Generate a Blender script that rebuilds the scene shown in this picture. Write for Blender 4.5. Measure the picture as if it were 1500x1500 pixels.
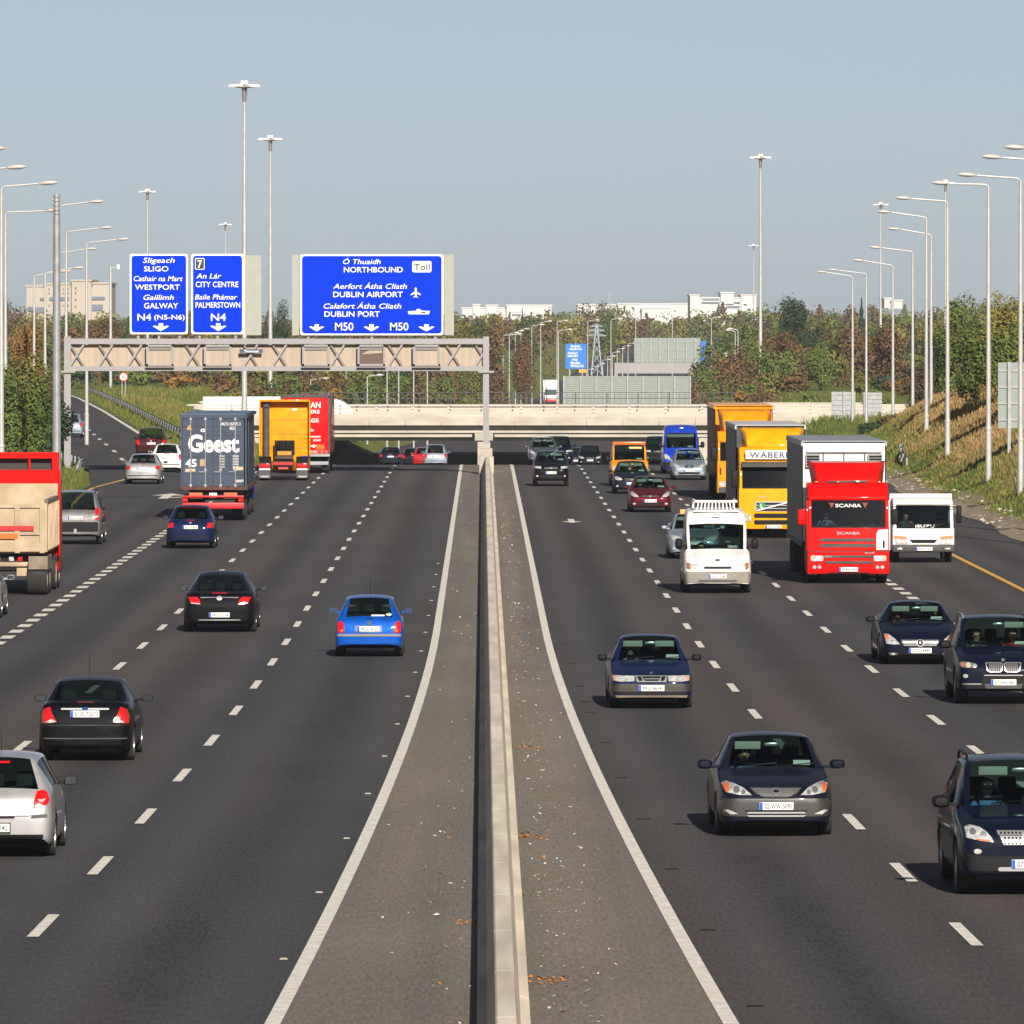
import bpy, bmesh, math, random
from mathutils import Vector, Matrix
from mathutils.bvhtree import BVHTree
from math import radians as R, sin, cos, pi, exp

# ------------------------------------------------------------------ camera, sky, sun, exposure
S = bpy.context.scene
COL = S.collection
for o in list(bpy.data.objects):
    bpy.data.objects.remove(o)
FP, HC, VX, VY = 12200.0, 7.9, 707.0, 470.0       # focal length in picture units, eye height, vanishing point
cd = bpy.data.cameras.new('camera')
cd.sensor_width = 36.0
cd.lens = 36.0 * FP / 1500
cd.shift_x = (750 - VX) / 1500
cd.shift_y = -(750 - VY) / 1500
cd.clip_start = 1.0
cd.clip_end = 20000.0
cam = bpy.data.objects.new('camera', cd)
COL.objects.link(cam)
cam.location = (0, 0, HC)
cam.rotation_euler = (R(90), 0, 0)
S.camera = cam

SUN_EL, SUN_AZ = R(28), R(10)                      # behind the camera, a little to the right
world = bpy.data.worlds.new('World')
S.world = world
world.use_nodes = True
wn = world.node_tree
bg = wn.nodes['Background']
sky = wn.nodes.new('ShaderNodeTexSky')
sky.sky_type = 'NISHITA'
sky.sun_disc = False
sky.sun_elevation = SUN_EL
sky.sun_rotation = pi - SUN_AZ
sky.altitude = 50
sky.air_density = 0.45
sky.dust_density = 0.35
sky.ozone_density = 1.5
skh = wn.nodes.new('ShaderNodeHueSaturation')
skh.inputs['Saturation'].default_value = 0.62
wn.links.new(sky.outputs[0], skh.inputs['Color'])
wn.links.new(skh.outputs[0], bg.inputs[0])
bg.inputs[1].default_value = 0.05
sd = bpy.data.lights.new('sun', 'SUN')
sd.energy = 5.0
sd.angle = R(0.53)
sd.color = (1.0, 0.925, 0.82)
sun = bpy.data.objects.new('sun', sd)
COL.objects.link(sun)
sv = Vector((sin(SUN_AZ) * cos(SUN_EL), -cos(SUN_AZ) * cos(SUN_EL), sin(SUN_EL)))
sun.rotation_euler = sv.to_track_quat('Z', 'Y').to_euler()
sun.location = (60, -200, 120)
S.view_settings.view_transform = 'Standard'
S.view_settings.look = 'None'
S.view_settings.exposure = 0.40
S.view_settings.gamma = 1.0
S.cycles.max_bounces = 6
S.cycles.transparent_max_bounces = 12

# ------------------------------------------------------------------ materials
MATS = {}
def srgb(r, g, b):
    f = lambda c: (c / 255 / 12.92) if c / 255 < 0.04045 else ((c / 255 + 0.055) / 1.055) ** 2.4
    return (f(r), f(g), f(b))
def mat(name, col, rough=0.6, metal=0.0, coat=0.0, var=0.0, vs=2.0, emit=0.0, bump=0.0, bs=20.0, col2=None, stretch=None, spec=0.5):
    if name in MATS:
        return MATS[name]
    m = bpy.data.materials.new(name)
    m.use_nodes = True
    nt = m.node_tree
    p = nt.nodes['Principled BSDF']
    p.inputs['Base Color'].default_value = (*col, 1)
    p.inputs['Roughness'].default_value = rough
    p.inputs['Metallic'].default_value = metal
    p.inputs['Coat Weight'].default_value = coat
    p.inputs['Coat Roughness'].default_value = 0.06
    p.inputs['Specular IOR Level'].default_value = spec
    if emit:
        p.inputs['Emission Color'].default_value = (*col, 1)
        p.inputs['Emission Strength'].default_value = emit
    if var or col2:
        tc = nt.nodes.new('ShaderNodeTexCoord')
        mp = nt.nodes.new('ShaderNodeMapping')
        if stretch:
            mp.inputs['Scale'].default_value = stretch
        nz = nt.nodes.new('ShaderNodeTexNoise')
        nz.inputs['Scale'].default_value = vs
        nz.inputs['Detail'].default_value = 6
        rp = nt.nodes.new('ShaderNodeValToRGB')
        rp.color_ramp.elements[0].position = 0.32
        rp.color_ramp.elements[1].position = 0.68
        if col2:
            a, b = col, col2
        else:
            a = tuple(c * (1 - var) for c in col)
            b = tuple(min(1, c * (1 + var)) for c in col)
        rp.color_ramp.elements[0].color = (*a, 1)
        rp.color_ramp.elements[1].color = (*b, 1)
        nt.links.new(tc.outputs['Object'], mp.inputs[0])
        nt.links.new(mp.outputs[0], nz.inputs['Vector'])
        nt.links.new(nz.outputs['Fac'], rp.inputs[0])
        nt.links.new(rp.outputs[0], p.inputs['Base Color'])
    if bump:
        tc2 = nt.nodes.new('ShaderNodeTexCoord')
        n2 = nt.nodes.new('ShaderNodeTexNoise')
        n2.inputs['Scale'].default_value = bs
        n2.inputs['Detail'].default_value = 4
        bm_ = nt.nodes.new('ShaderNodeBump')
        bm_.inputs['Strength'].default_value = bump
        nt.links.new(tc2.outputs['Object'], n2.inputs['Vector'])
        nt.links.new(n2.outputs['Fac'], bm_.inputs['Height'])
        nt.links.new(bm_.outputs[0], p.inputs['Normal'])
    MATS[name] = m
    return m
def paint(name, col, metal=0.0, rough=0.5, coat=None):
    coat = coat if coat is not None else (.42 if max(col) < .12 else .8)
    return mat('paint_' + name, col, rough, metal, coat, var=0.16, vs=2.2, spec=0.06)
def glass(name, tint, gloss=0.10):
    if name in MATS:
        return MATS[name]
    m = bpy.data.materials.new(name)
    m.use_nodes = True
    nt = m.node_tree
    nt.nodes.remove(nt.nodes['Principled BSDF'])
    out = nt.nodes['Material Output']
    t = nt.nodes.new('ShaderNodeBsdfTransparent')
    t.inputs[0].default_value = (*tint, 1)
    g = nt.nodes.new('ShaderNodeBsdfGlossy')
    g.inputs['Roughness'].default_value = 0.03
    lw = nt.nodes.new('ShaderNodeLayerWeight')
    lw.inputs[0].default_value = 0.18
    mr = nt.nodes.new('ShaderNodeMath')
    mr.operation = 'MULTIPLY_ADD'
    mr.inputs[1].default_value = 0.55
    mr.inputs[2].default_value = gloss * 0.3
    mx = nt.nodes.new('ShaderNodeMixShader')
    nt.links.new(lw.outputs['Fresnel'], mr.inputs[0])
    nt.links.new(mr.outputs[0], mx.inputs[0])
    nt.links.new(t.outputs[0], mx.inputs[1])
    nt.links.new(g.outputs[0], mx.inputs[2])
    nt.links.new(mx.outputs[0], out.inputs[0])
    MATS[name] = m
    return m

M_GLASS = glass('window_glass', (0.42, 0.55, 0.52))
M_DGLASS = glass('tinted_glass', (0.25, 0.32, 0.32))
M_TRIM = mat('black_plastic', (0.009, 0.009, 0.010), 0.6, spec=.2)
M_GTRIM = mat('grey_plastic', (0.075, 0.073, 0.070), 0.6, var=0.25, spec=.25)
M_TYRE = mat('tyre_rubber', (0.022, 0.021, 0.020), 0.85, var=0.3, vs=6)
M_RIM = mat('alloy_rim', (0.42, 0.42, 0.43), 0.35, 0.8)
M_CHROME = mat('chrome', (0.75, 0.75, 0.74), 0.38, 0.9)
M_SILVER = mat('silver_trim', (0.55, 0.55, 0.55), 0.3, 0.7)
M_LENS = mat('clear_lens', (0.62, 0.62, 0.60), 0.12, 0.35, 1.0, var=0.35, vs=14)
M_AMBER = mat('amber_lens', (0.75, 0.16, 0.03), 0.15, 0.0, 1.0)
M_RED = mat('red_lens', (0.55, 0.008, 0.008), 0.15, 0.0, 1.0, var=0.2, vs=9)
M_PLATE = mat('plate_white', (0.80, 0.80, 0.78), 0.4)
M_PBLUE = mat('plate_blue', (0.01, 0.08, 0.55), 0.4)
M_INK = mat('ink_black', (0.02, 0.02, 0.02), 0.6)
M_SEAT = mat('seat_cloth', (0.018, 0.019, 0.022), 0.9)
M_CABIN = mat('cabin_dark', (0.012, 0.012, 0.013), 0.8)
M_VISOR = mat('visor_cloth', (0.40, 0.41, 0.36), 0.8)
M_WHITE = mat('white_paint', (0.78, 0.77, 0.74), 0.45, var=0.05)
M_PAPER = mat('white_paper', (0.8, 0.8, 0.78), 0.7)
M_STEEL = mat('galvanised_steel', (0.32, 0.33, 0.335), 0.45, 0.35, var=0.14, vs=3)
M_STEELD = mat('weathered_steel', (0.33, 0.32, 0.33), 0.5, 0.3, var=0.12, vs=2)
M_CONC = mat('concrete', (0.40, 0.36, 0.305), 0.85, var=0.16, vs=1.5, bump=0.15, bs=30)
M_CONCL = mat('pale_concrete', (0.60, 0.56, 0.50), 0.8, var=0.10, vs=0.6)

# ------------------------------------------------------------------ mesh helpers
def link(o, parent=None):
    COL.objects.link(o)
    if parent is not None:
        o.parent = parent
    return o
def tag(o, label=None, cat=None, group=None, kind=None):
    if label: o['label'] = label
    if cat: o['category'] = cat
    if group: o['group'] = group
    if kind: o['kind'] = kind
    return o
def root(name, loc, rz=0.0, label=None, cat=None, group=None):
    o = bpy.data.objects.new(name, None)
    o.empty_display_size = 0.3
    o.location = loc
    o.rotation_euler = (0, 0, rz)
    link(o)
    return tag(o, label, cat, group)
def part(name, me, m, parent=None, loc=None):
    """An object on a (possibly shared) one-slot mesh, coloured at object level."""
    if len(me.materials) == 0:
        me.materials.append(None)
    o = bpy.data.objects.new(name, me)
    link(o, parent)
    if m is not None:
        o.material_slots[0].link = 'OBJECT'
        o.material_slots[0].material = m
    if loc is not None:
        o.location = loc
    return o
class MB:
    def __init__(s):
        s.v = []; s.f = []; s.m = []
    def add(s, vs, fs, m=0):
        b = len(s.v)
        s.v += [tuple(v) for v in vs]
        s.f += [tuple(b + i for i in f) for f in fs]
        s.m += [m] * len(fs)
        return s
    def box(s, x0, x1, y0, y1, z0, z1, m=0):
        vs = [(x, y, z) for x in (x0, x1) for y in (y0, y1) for z in (z0, z1)]
        return s.add(vs, [(0, 1, 3, 2), (4, 6, 7, 5), (0, 4, 5, 1), (2, 3, 7, 6), (0, 2, 6, 4), (1, 5, 7, 3)], m)
    def cbox(s, c, d, m=0):
        return s.box(c[0] - d[0] / 2, c[0] + d[0] / 2, c[1] - d[1] / 2, c[1] + d[1] / 2, c[2] - d[2] / 2, c[2] + d[2] / 2, m)
    def tube(s, p0, p1, r0, r1=None, n=10, m=0, cap=True):
        r1 = r0 if r1 is None else r1
        p0, p1 = Vector(p0), Vector(p1)
        q = (p1 - p0).to_track_quat('Z', 'X')
        vs = []
        for p, r in ((p0, r0), (p1, r1)):
            for i in range(n):
                a = 2 * pi * i / n
                vs.append(p + q @ Vector((r * cos(a), r * sin(a), 0)))
        fs = [(i, (i + 1) % n, n + (i + 1) % n, n + i) for i in range(n)]
        if cap:
            fs += [tuple(range(n - 1, -1, -1)), tuple(range(n, 2 * n))]
        return s.add(vs, fs, m)
    def path(s, pts, r, n=8, m=0):
        for a, b in zip(pts[:-1], pts[1:]):
            s.tube(a, b, r, r, n, m)
        return s
    def bar(s, p0, p1, w, d, m=0):
        """rectangular bar from p0 to p1 in an xz plane, w across, d in y"""
        p0, p1 = Vector(p0), Vector(p1)
        t = (p1 - p0).normalized()
        n = Vector((-t.z, 0, t.x)) * w / 2
        y = Vector((0, d / 2, 0))
        vs = [p0 - n - y, p0 + n - y, p0 + n + y, p0 - n + y, p1 - n - y, p1 + n - y, p1 + n + y, p1 - n + y]
        return s.add(vs, [(3, 2, 1, 0), (4, 5, 6, 7), (0, 1, 5, 4), (1, 2, 6, 5), (2, 3, 7, 6), (3, 0, 4, 7)], m)
    def lathe(s, prof, n=24, c=(0, 0, 0), axis='z', m=0):
        vs = []
        for r, h in prof:
            for i in range(n):
                a = 2 * pi * i / n
                if axis == 'z': vs.append((c[0] + r * cos(a), c[1] + r * sin(a), c[2] + h))
                elif axis == 'x': vs.append((c[0] + h, c[1] + r * cos(a), c[2] + r * sin(a)))
                else: vs.append((c[0] + r * cos(a), c[1] + h, c[2] + r * sin(a)))
        fs = []
        k = len(prof)
        for j in range(k - 1):
            for i in range(n):
                fs.append((j * n + i, j * n + (i + 1) % n, (j + 1) * n + (i + 1) % n, (j + 1) * n + i))
        fs += [tuple(range(n - 1, -1, -1)), tuple(range((k - 1) * n, k * n))]
        return s.add(vs, fs, m)
    def prism_x(s, yz, x0, x1, m=0):
        n = len(yz)
        vs = [(x0, y, z) for y, z in yz] + [(x1, y, z) for y, z in yz]
        fs = [tuple(range(n - 1, -1, -1)), tuple(range(n, 2 * n))]
        fs += [(i, (i + 1) % n, n + (i + 1) % n, n + i) for i in range(n)]
        return s.add(vs, fs, m)
    def prism_y(s, xz, y0, y1, m=0):
        n = len(xz)
        vs = [(x, y0, z) for x, z in xz] + [(x, y1, z) for x, z in xz]
        fs = [tuple(range(n - 1, -1, -1)), tuple(range(n, 2 * n))]
        fs += [(i, (i + 1) % n, n + (i + 1) % n, n + i) for i in range(n)]
        return s.add(vs, fs, m)
    def mesh(s, name, bevel=0.0, seg=2, smooth=False, recalc=True):
        me = bpy.data.meshes.new(name)
        me.from_pydata(s.v, [], s.f)
        me.polygons.foreach_set('material_index', s.m)
        if recalc or bevel:
            bm = bmesh.new()
            bm.from_mesh(me)
            if recalc:
                bmesh.ops.recalc_face_normals(bm, faces=bm.faces[:])
            if bevel:
                es = [e for e in bm.edges if len(e.link_faces) == 2 and e.calc_face_angle(0) > R(25)]
                bmesh.ops.bevel(bm, geom=es, offset=bevel, segments=seg, affect='EDGES', profile=0.5, clamp_overlap=True)
            bm.to_mesh(me)
            bm.free()
        if smooth or bevel:
            me.shade_smooth()
            me.set_sharp_from_angle(angle=R(38))
        return me
    def build(s, name, m, parent=None, **k):
        me = s.mesh(name, **k)
        if isinstance(m, (list, tuple)):
            for q in m: me.materials.append(q)
            o = bpy.data.objects.new(name, me)
            return link(o, parent)
        return part(name, me, m, parent)
def struct(o):
    o['kind'] = 'structure'
    return o
def evaluated_mesh(o):
    dg = bpy.context.evaluated_depsgraph_get()
    dg.update()
    return bpy.data.meshes.new_from_object(o.evaluated_get(dg))
TEXTC = {}
def text_mesh(body, w=None, h=None, bold=0.0, shear=0.0, depth=0.004, spacing=1.0):
    """lettering in the xz plane facing -y, centred, fitted to width w and / or capital height h"""
    key = (body, w, h, bold, shear, depth, spacing)
    if key in TEXTC: return TEXTC[key]
    cu = bpy.data.curves.new('lettering', 'FONT')
    cu.body = body
    cu.size = 1.0
    cu.offset = bold
    cu.shear = shear
    cu.space_character = spacing
    cu.extrude = 0.01
    cu.resolution_u = 3
    cu.align_x = 'CENTER'
    o = bpy.data.objects.new('lettering', cu)
    COL.objects.link(o)
    me = evaluated_mesh(o)
    bpy.data.objects.remove(o)
    xs = [v.co.x for v in me.vertices]; ys = [v.co.y for v in me.vertices]
    x0, x1, y0, y1 = min(xs), max(xs), min(ys), max(ys)
    cap = 0.70
    sy = (h / cap) if h else None
    sx = (w / (x1 - x0)) if w else sy
    sy = sy or sx
    for v in me.vertices:
        x, y, z = v.co
        v.co = ((x - (x0 + x1) / 2) * sx, -z / 0.01 * depth, (y - cap / 2) * sy)
    me.update()
    TEXTC[key] = me
    return me
def lettering(body, m, parent, loc, rear=False, **k):
    o = part('lettering', text_mesh(body, **k), m, parent, loc)
    if rear:
        o.rotation_euler = (0, 0, pi)
    return o
def gp(px, py, z=0.0):
    """ground point seen at picture position px, py"""
    D = FP * (HC - z) / (py - VY)
    return ((px - VX) * D / FP, D, z)
def at(px, py, D):
    return ((px - VX) * D / FP, D, HC - (py - VY) * D / FP)
def smooth(a, b, x):
    t = max(0.0, min(1.0, (x - a) / (b - a)))
    return t * t * (3 - 2 * t)
def lerp_tab(tab, y):
    if y <= tab[0][0]: return tab[0][1]
    for (a, va), (b, vb) in zip(tab[:-1], tab[1:]):
        if y <= b: return va + (vb - va) * (y - a) / (b - a)
    return tab[-1][1]
# ------------------------------------------------------------------ lie of the land
def shift(D):
    return 1.18 * (max(0.0, 215 - D) / 121) ** 2
def road_z(D):
    if D < 445: z = 0.0
    elif D < 470: z = -0.018 * (D - 445) ** 2 / 50
    else: z = -0.225 - 0.018 * (D - 470)
    if D > 690: z = lerp_tab([(690, -4.185), (760, -6.3), (1000, -6.5), (1350, -5.4), (2000, -2.8), (2600, 1.5), (6000, 9)], D)
    return z
def center(D):
    return lerp_tab([(0, .25), (760, .25), (900, 4), (1000, 8), (1350, 23), (1700, 32), (2000, 40), (2600, 60), (6000, 200)], D)
RAMP_L = [(0, -18.8), (400, -18.8), (440, -20.8), (465, -23.6), (500, -26.2), (535, -28.4), (577, -31), (700, -39.5), (820, -47.5), (1200, -80)]
RAMP_R = [(0, -15.4), (400, -15.8), (450, -16.9), (475, -17.7), (530, -21.3), (600, -25.7), (700, -32), (820, -40), (1200, -70)]
MAIN_L = [(0, -18.8), (430, -18.8), (470, -17.2), (500, -15.8), (800, -15.8), (1000, -16.5), (6000, -16.5)]
def ramp_z(D): return 0.32 * smooth(420, 520, D)
def main_l(D): return lerp_tab(MAIN_L, D) - shift(D) * 0.6 + center(D) - .25
def main_r(D): return (19.7 if D < 800 else 16.5) + shift(D) * 0.6 + center(D) - .25
HILL = [(0, 7.8), (380, 7.6), (450, 7.1), (480, 5.5), (510, 4.0), (532, 2.5), (565, 0.3), (6000, 0.2)]
TOE = [(0, 20.5), (430, 20.6), (500, 22.0), (560, 24), (6000, 24)]
def far_base(D):
    return lerp_tab([(0, .2), (800, .2), (1500, .4), (2500, 1.6), (4000, 3), (9000, 6)], D)
def terrain(x, y):
    rz = road_z(y) - 0.08
    le, re = lerp_tab(RAMP_L, y), lerp_tab(RAMP_R, y)
    ml, mr = main_l(y), main_r(y)
    fb = far_base(y)
    if x < 0 and y < 1000:
        if x < le:
            b = ramp_z(y) - .08 + min(3.4, 0.30 * max(0, le - x - .3)) * (1 - smooth(560, 640, y))
        elif x < re and y > 380: b = ramp_z(y) - .08
        else: b = ramp_z(y) + 0.55 * smooth(0.6, 3.2, x - re) if y > 400 else 0.0
        b = b * (1 - smooth(850, 1000, y)) + fb * smooth(850, 1000, y)
    elif x >= 0 and y < 1000:
        t = lerp_tab(TOE, y)
        b = lerp_tab(HILL, y) * smooth(t - .6, t + 8.0, x) + 0.10 * smooth(19.8, 20.8, x)
        b += 0.35 * sin(x * .9 + y * .045) * smooth(t, t + 4, x) * (1 - smooth(560, 640, y))
        b = max(b, fb * smooth(640, 800, y) - .1)
        b -= 1.9 * smooth(650, 710, y) * (1 - smooth(790, 830, y)) * (1 - smooth(40, 50, x))
    else:
        b = fb
    d = max(ml - x, x - mr, 0)
    if b > rz:
        b = min(b, rz + d * 0.55)
    return b
def grass_mat(name, lo, hi, dry, z0, z1):
    m = bpy.data.materials.new(name)
    m.use_nodes = True
    nt = m.node_tree
    p = nt.nodes['Principled BSDF']
    p.inputs['Roughness'].default_value = 0.9
    p.inputs['Specular IOR Level'].default_value = 0.15
    g = nt.nodes.new('ShaderNodeNewGeometry')
    def noise(sc, d=5):
        n = nt.nodes.new('ShaderNodeTexNoise'); n.inputs['Scale'].default_value = sc; n.inputs['Detail'].default_value = d
        nt.links.new(g.outputs['Position'], n.inputs['Vector']); return n
    n1, n2, n3 = noise(.55), noise(.11, 4), noise(3.0, 3)
    mx = nt.nodes.new('ShaderNodeMix'); mx.data_type = 'RGBA'
    mx.inputs[6].default_value = (*lo, 1); mx.inputs[7].default_value = (*hi, 1)
    nt.links.new(n1.outputs['Fac'], mx.inputs[0])
    sp = nt.nodes.new('ShaderNodeSeparateXYZ'); nt.links.new(g.outputs['Position'], sp.inputs[0])
    mr = nt.nodes.new('ShaderNodeMapRange'); mr.inputs[1].default_value = z0; mr.inputs[2].default_value = z1
    nt.links.new(sp.outputs['Z'], mr.inputs[0])
    ad = nt.nodes.new('ShaderNodeMath'); ad.operation = 'MULTIPLY_ADD'; ad.inputs[1].default_value = 2.6; ad.inputs[2].default_value = -1.35
    nt.links.new(n2.outputs['Fac'], ad.inputs[0])
    a2 = nt.nodes.new('ShaderNodeMath'); a2.operation = 'ADD'; a2.use_clamp = True
    nt.links.new(mr.outputs[0], a2.inputs[0]); nt.links.new(ad.outputs[0], a2.inputs[1])
    m2 = nt.nodes.new('ShaderNodeMix'); m2.data_type = 'RGBA'; m2.inputs[7].default_value = (*dry, 1)
    nt.links.new(mx.outputs[2], m2.inputs[6]); nt.links.new(a2.outputs[0], m2.inputs[0])
    hs = nt.nodes.new('ShaderNodeHueSaturation')
    vr = nt.nodes.new('ShaderNodeMapRange'); vr.inputs[3].default_value = .55; vr.inputs[4].default_value = 1.5
    nt.links.new(n3.outputs['Fac'], vr.inputs[0]); nt.links.new(vr.outputs[0], hs.inputs['Value'])
    nt.links.new(m2.outputs[2], hs.inputs['Color']); nt.links.new(hs.outputs[0], p.inputs['Base Color'])
    MATS[name] = m
    return m
M_GRASS = grass_mat('grass_green', (0.070, 0.110, 0.020), (0.165, 0.180, 0.036), (0.34, 0.215, 0.095), 0.5, 3.6)
xs = sorted(set([round(-66 + 1.1 * i, 2) for i in range(121)] + [-3000, -1800, -1000, -600, -400, -280, -200, -150, -115, -95, -80, 72, 82, 95, 115, 150, 200, 280, 400, 600, 1000, 1800, 3000]))
ys = [-400, -100, 0] + [40 + 6 * i for i in range(135)] + [860 + 22 * i for i in range(60)] + [2250 + 120 * i for i in range(20)] + [5000, 6500, 9000]
me = bpy.data.meshes.new('ground')
nx = len(xs)
me.from_pydata([(x, y, terrain(x, y)) for y in ys for x in xs], [], [(j * nx + i, j * nx + i + 1, (j + 1) * nx + i + 1, (j + 1) * nx + i) for j in range(len(ys) - 1) for i in range(nx - 1)])
me.shade_smooth()
struct(part('ground', me, M_GRASS))

# ------------------------------------------------------------------ roads
def asphalt_mat(name, ca, cb, lanes, speck, tracks=False):
    m = bpy.data.materials.new(name); m.use_nodes = True
    nt = m.node_tree; p = nt.nodes['Principled BSDF']
    p.inputs['Roughness'].default_value = 0.82
    p.inputs['Specular IOR Level'].default_value = 0.25
    g = nt.nodes.new('ShaderNodeNewGeometry')
    def noise(sc, st, d=4):
        mp = nt.nodes.new('ShaderNodeMapping'); mp.inputs['Scale'].default_value = st
        n = nt.nodes.new('ShaderNodeTexNoise'); n.inputs['Scale'].default_value = sc; n.inputs['Detail'].default_value = d
        nt.links.new(g.outputs['Position'], mp.inputs[0]); nt.links.new(mp.outputs[0], n.inputs['Vector']); return n
    n1 = noise(lanes, (1, .012, 1), 3)       # streaks along the lanes
    n2 = noise(.35, (1, .25, 1), 5)
    n3 = noise(22, (1, .10, 1), 3)
    mx = nt.nodes.new('ShaderNodeMix'); mx.data_type = 'RGBA'
    mx.inputs[6].default_value = (*ca, 1); mx.inputs[7].default_value = (*cb, 1)
    c = nt.nodes.new('ShaderNodeMapRange'); c.inputs[1].default_value = .38; c.inputs[2].default_value = .62
    nt.links.new(n1.outputs['Fac'], c.inputs[0]); nt.links.new(c.outputs[0], mx.inputs[0])
    m1 = nt.nodes.new('ShaderNodeMath'); m1.operation = 'MULTIPLY'
    nt.links.new(n2.outputs['Fac'], m1.inputs[0]); m1.inputs[1].default_value = .5
    m2 = nt.nodes.new('ShaderNodeMath'); m2.operation = 'MULTIPLY_ADD'; m2.inputs[1].default_value = speck
    nt.links.new(n3.outputs['Fac'], m2.inputs[0]); nt.links.new(m1.outputs[0], m2.inputs[2])
    m3 = nt.nodes.new('ShaderNodeMath'); m3.operation = 'ADD'; m3.inputs[1].default_value = .75 - speck / 2
    nt.links.new(m2.outputs[0], m3.inputs[0])
    if tracks:
        # wheel paths polished paler, oil drips darker along the middle of each lane (u is the position across the lane)
        uv = nt.nodes.new('ShaderNodeUVMap'); sx = nt.nodes.new('ShaderNodeSeparateXYZ'); nt.links.new(uv.outputs[0], sx.inputs[0])
        def cosn(k, amp):
            a = nt.nodes.new('ShaderNodeMath'); a.operation = 'MULTIPLY'; a.inputs[1].default_value = 2 * pi * k; nt.links.new(sx.outputs['X'], a.inputs[0])
            c_ = nt.nodes.new('ShaderNodeMath'); c_.operation = 'COSINE'; nt.links.new(a.outputs[0], c_.inputs[0])
            q = nt.nodes.new('ShaderNodeMath'); q.operation = 'MULTIPLY'; q.inputs[1].default_value = amp; nt.links.new(c_.outputs[0], q.inputs[0]); return q
        q1, q2 = cosn(1, .10), cosn(2, -.13)
        ng = noise(.5, (1, .03, 1), 4)
        sm_ = nt.nodes.new('ShaderNodeMath'); sm_.operation = 'ADD'; nt.links.new(q1.outputs[0], sm_.inputs[0]); nt.links.new(q2.outputs[0], sm_.inputs[1])
        mu = nt.nodes.new('ShaderNodeMath'); mu.operation = 'MULTIPLY'; nt.links.new(sm_.outputs[0], mu.inputs[0]); nt.links.new(ng.outputs['Fac'], mu.inputs[1])
        m4 = nt.nodes.new('ShaderNodeMath'); m4.operation = 'MULTIPLY_ADD'; m4.inputs[1].default_value = 2.0
        nt.links.new(mu.outputs[0], m4.inputs[0]); nt.links.new(m3.outputs[0], m4.inputs[2]); m3 = m4
    hs = nt.nodes.new('ShaderNodeHueSaturation')
    nt.links.new(m3.outputs[0], hs.inputs['Value']); nt.links.new(mx.outputs[2], hs.inputs['Color'])
    nt.links.new(hs.outputs[0], p.inputs['Base Color'])
    bp = nt.nodes.new('ShaderNodeBump'); bp.inputs['Strength'].default_value = .35
    nt.links.new(n3.outputs['Fac'], bp.inputs['Height']); nt.links.new(bp.outputs[0], p.inputs['Normal'])
    MATS[name] = m; return m
M_ASPH = asphalt_mat('asphalt', (0.071, 0.060, 0.056), (0.050, 0.051, 0.055), .33, 1.3, True)
M_SHLD = asphalt_mat('worn_asphalt', (0.190, 0.165, 0.136), (0.148, 0.134, 0.117), .9, 1.1)
def strip(name, ds, left, right, z, m, nseg=1):
    vs, fs = [], []
    for D in ds:
        a, b = left(D), right(D)
        for k in range(nseg + 1):
            x = a + (b - a) * k / nseg
            vs.append((x, D, z(D)))
    w = nseg + 1
    for j in range(len(ds) - 1):
        for k in range(nseg):
            fs.append((j * w + k, j * w + k + 1, (j + 1) * w + k + 1, (j + 1) * w + k))
    me = bpy.data.meshes.new(name)
    me.from_pydata(vs, [], fs)
    return part(name, me, m)
DS = [30 + 5 * i for i in range(32)] + [190 + 10 * i for i in range(20)] + [390 + 5 * i for i in range(80)]
rd = strip('road', DS, main_l, main_r, lambda D: road_z(D), M_ASPH, 8)
uvl = rd.data.uv_layers.new(name='lane')
for lp in rd.data.loops:
    v = rd.data.vertices[lp.vertex_index].co
    u = (v.x - shift(v.y) - 1.6) / 3.56 if v.x > .25 else (-v.x - shift(v.y) - 1.17) / 3.58
    uvl.data[lp.index].uv = (u, v.y / 100)
struct(rd)
struct(strip('distant_road', [790 + 25 * i for i in range(90)], lambda D: center(D) - 15.5, lambda D: center(D) + 15.5, lambda D: road_z(D) + .02, M_ASPH, 3))
struct(strip('exit_ramp', [372 + 6 * i for i in range(100)], lambda D: lerp_tab(RAMP_L, D), lambda D: lerp_tab(RAMP_R, D) + .5, lambda D: ramp_z(D) + .008, M_ASPH, 3))
EL = lambda D: -1.17 - shift(D)
ER = lambda D: 1.60 + shift(D)
DM = [d for d in DS if d <= 700]
struct(strip('median_shoulder', DM, EL, ER, lambda D: road_z(D) + .004, M_SHLD, 4))
M_LINE = mat('road_marking', (0.58, 0.545, 0.48), 0.75, vs=5, col2=(0.80, 0.765, 0.69))
M_YEL = mat('yellow_marking', (0.62, 0.36, 0.06), 0.7, var=0.12, vs=5)
ml = MB()
def line_strip(mb, ds, xf, w, zf, m=0):
    pts = []
    for D in ds:
        pts += [(xf(D) - w / 2, D, zf(D)), (xf(D) + w / 2, D, zf(D))]
    mb.add(pts, [(2 * i, 2 * i + 1, 2 * i + 3, 2 * i + 2) for i in range(len(ds) - 1)], m)
ZL = lambda D: road_z(D) + .012
line_strip(ml, DM, EL, .18, ZL)
line_strip(ml, DM, ER, .18, ZL)
def dashes(x0, sgn, first, step, ln, w, d0, d1):
    D = first - step * math.floor((first - d0) / step)
    while D < d1:
        a, b = D - ln / 2, D + ln / 2
        line_strip(ml, [a, (a + b) / 2, b], lambda q: x0 + sgn * shift(q), w, ZL)
        D += step
dashes(-4.82, -1, 108.7, 12, 4, .155, 60, 640)
dashes(-8.25, -1, 154.4, 12, 4, .155, 60, 640)
dashes(-11.85, -1, 200, 3.9, 2.0, .32, 60, 330)
dashes(-11.85, -1, 338, 12, 4, .155, 331, 640)
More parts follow.
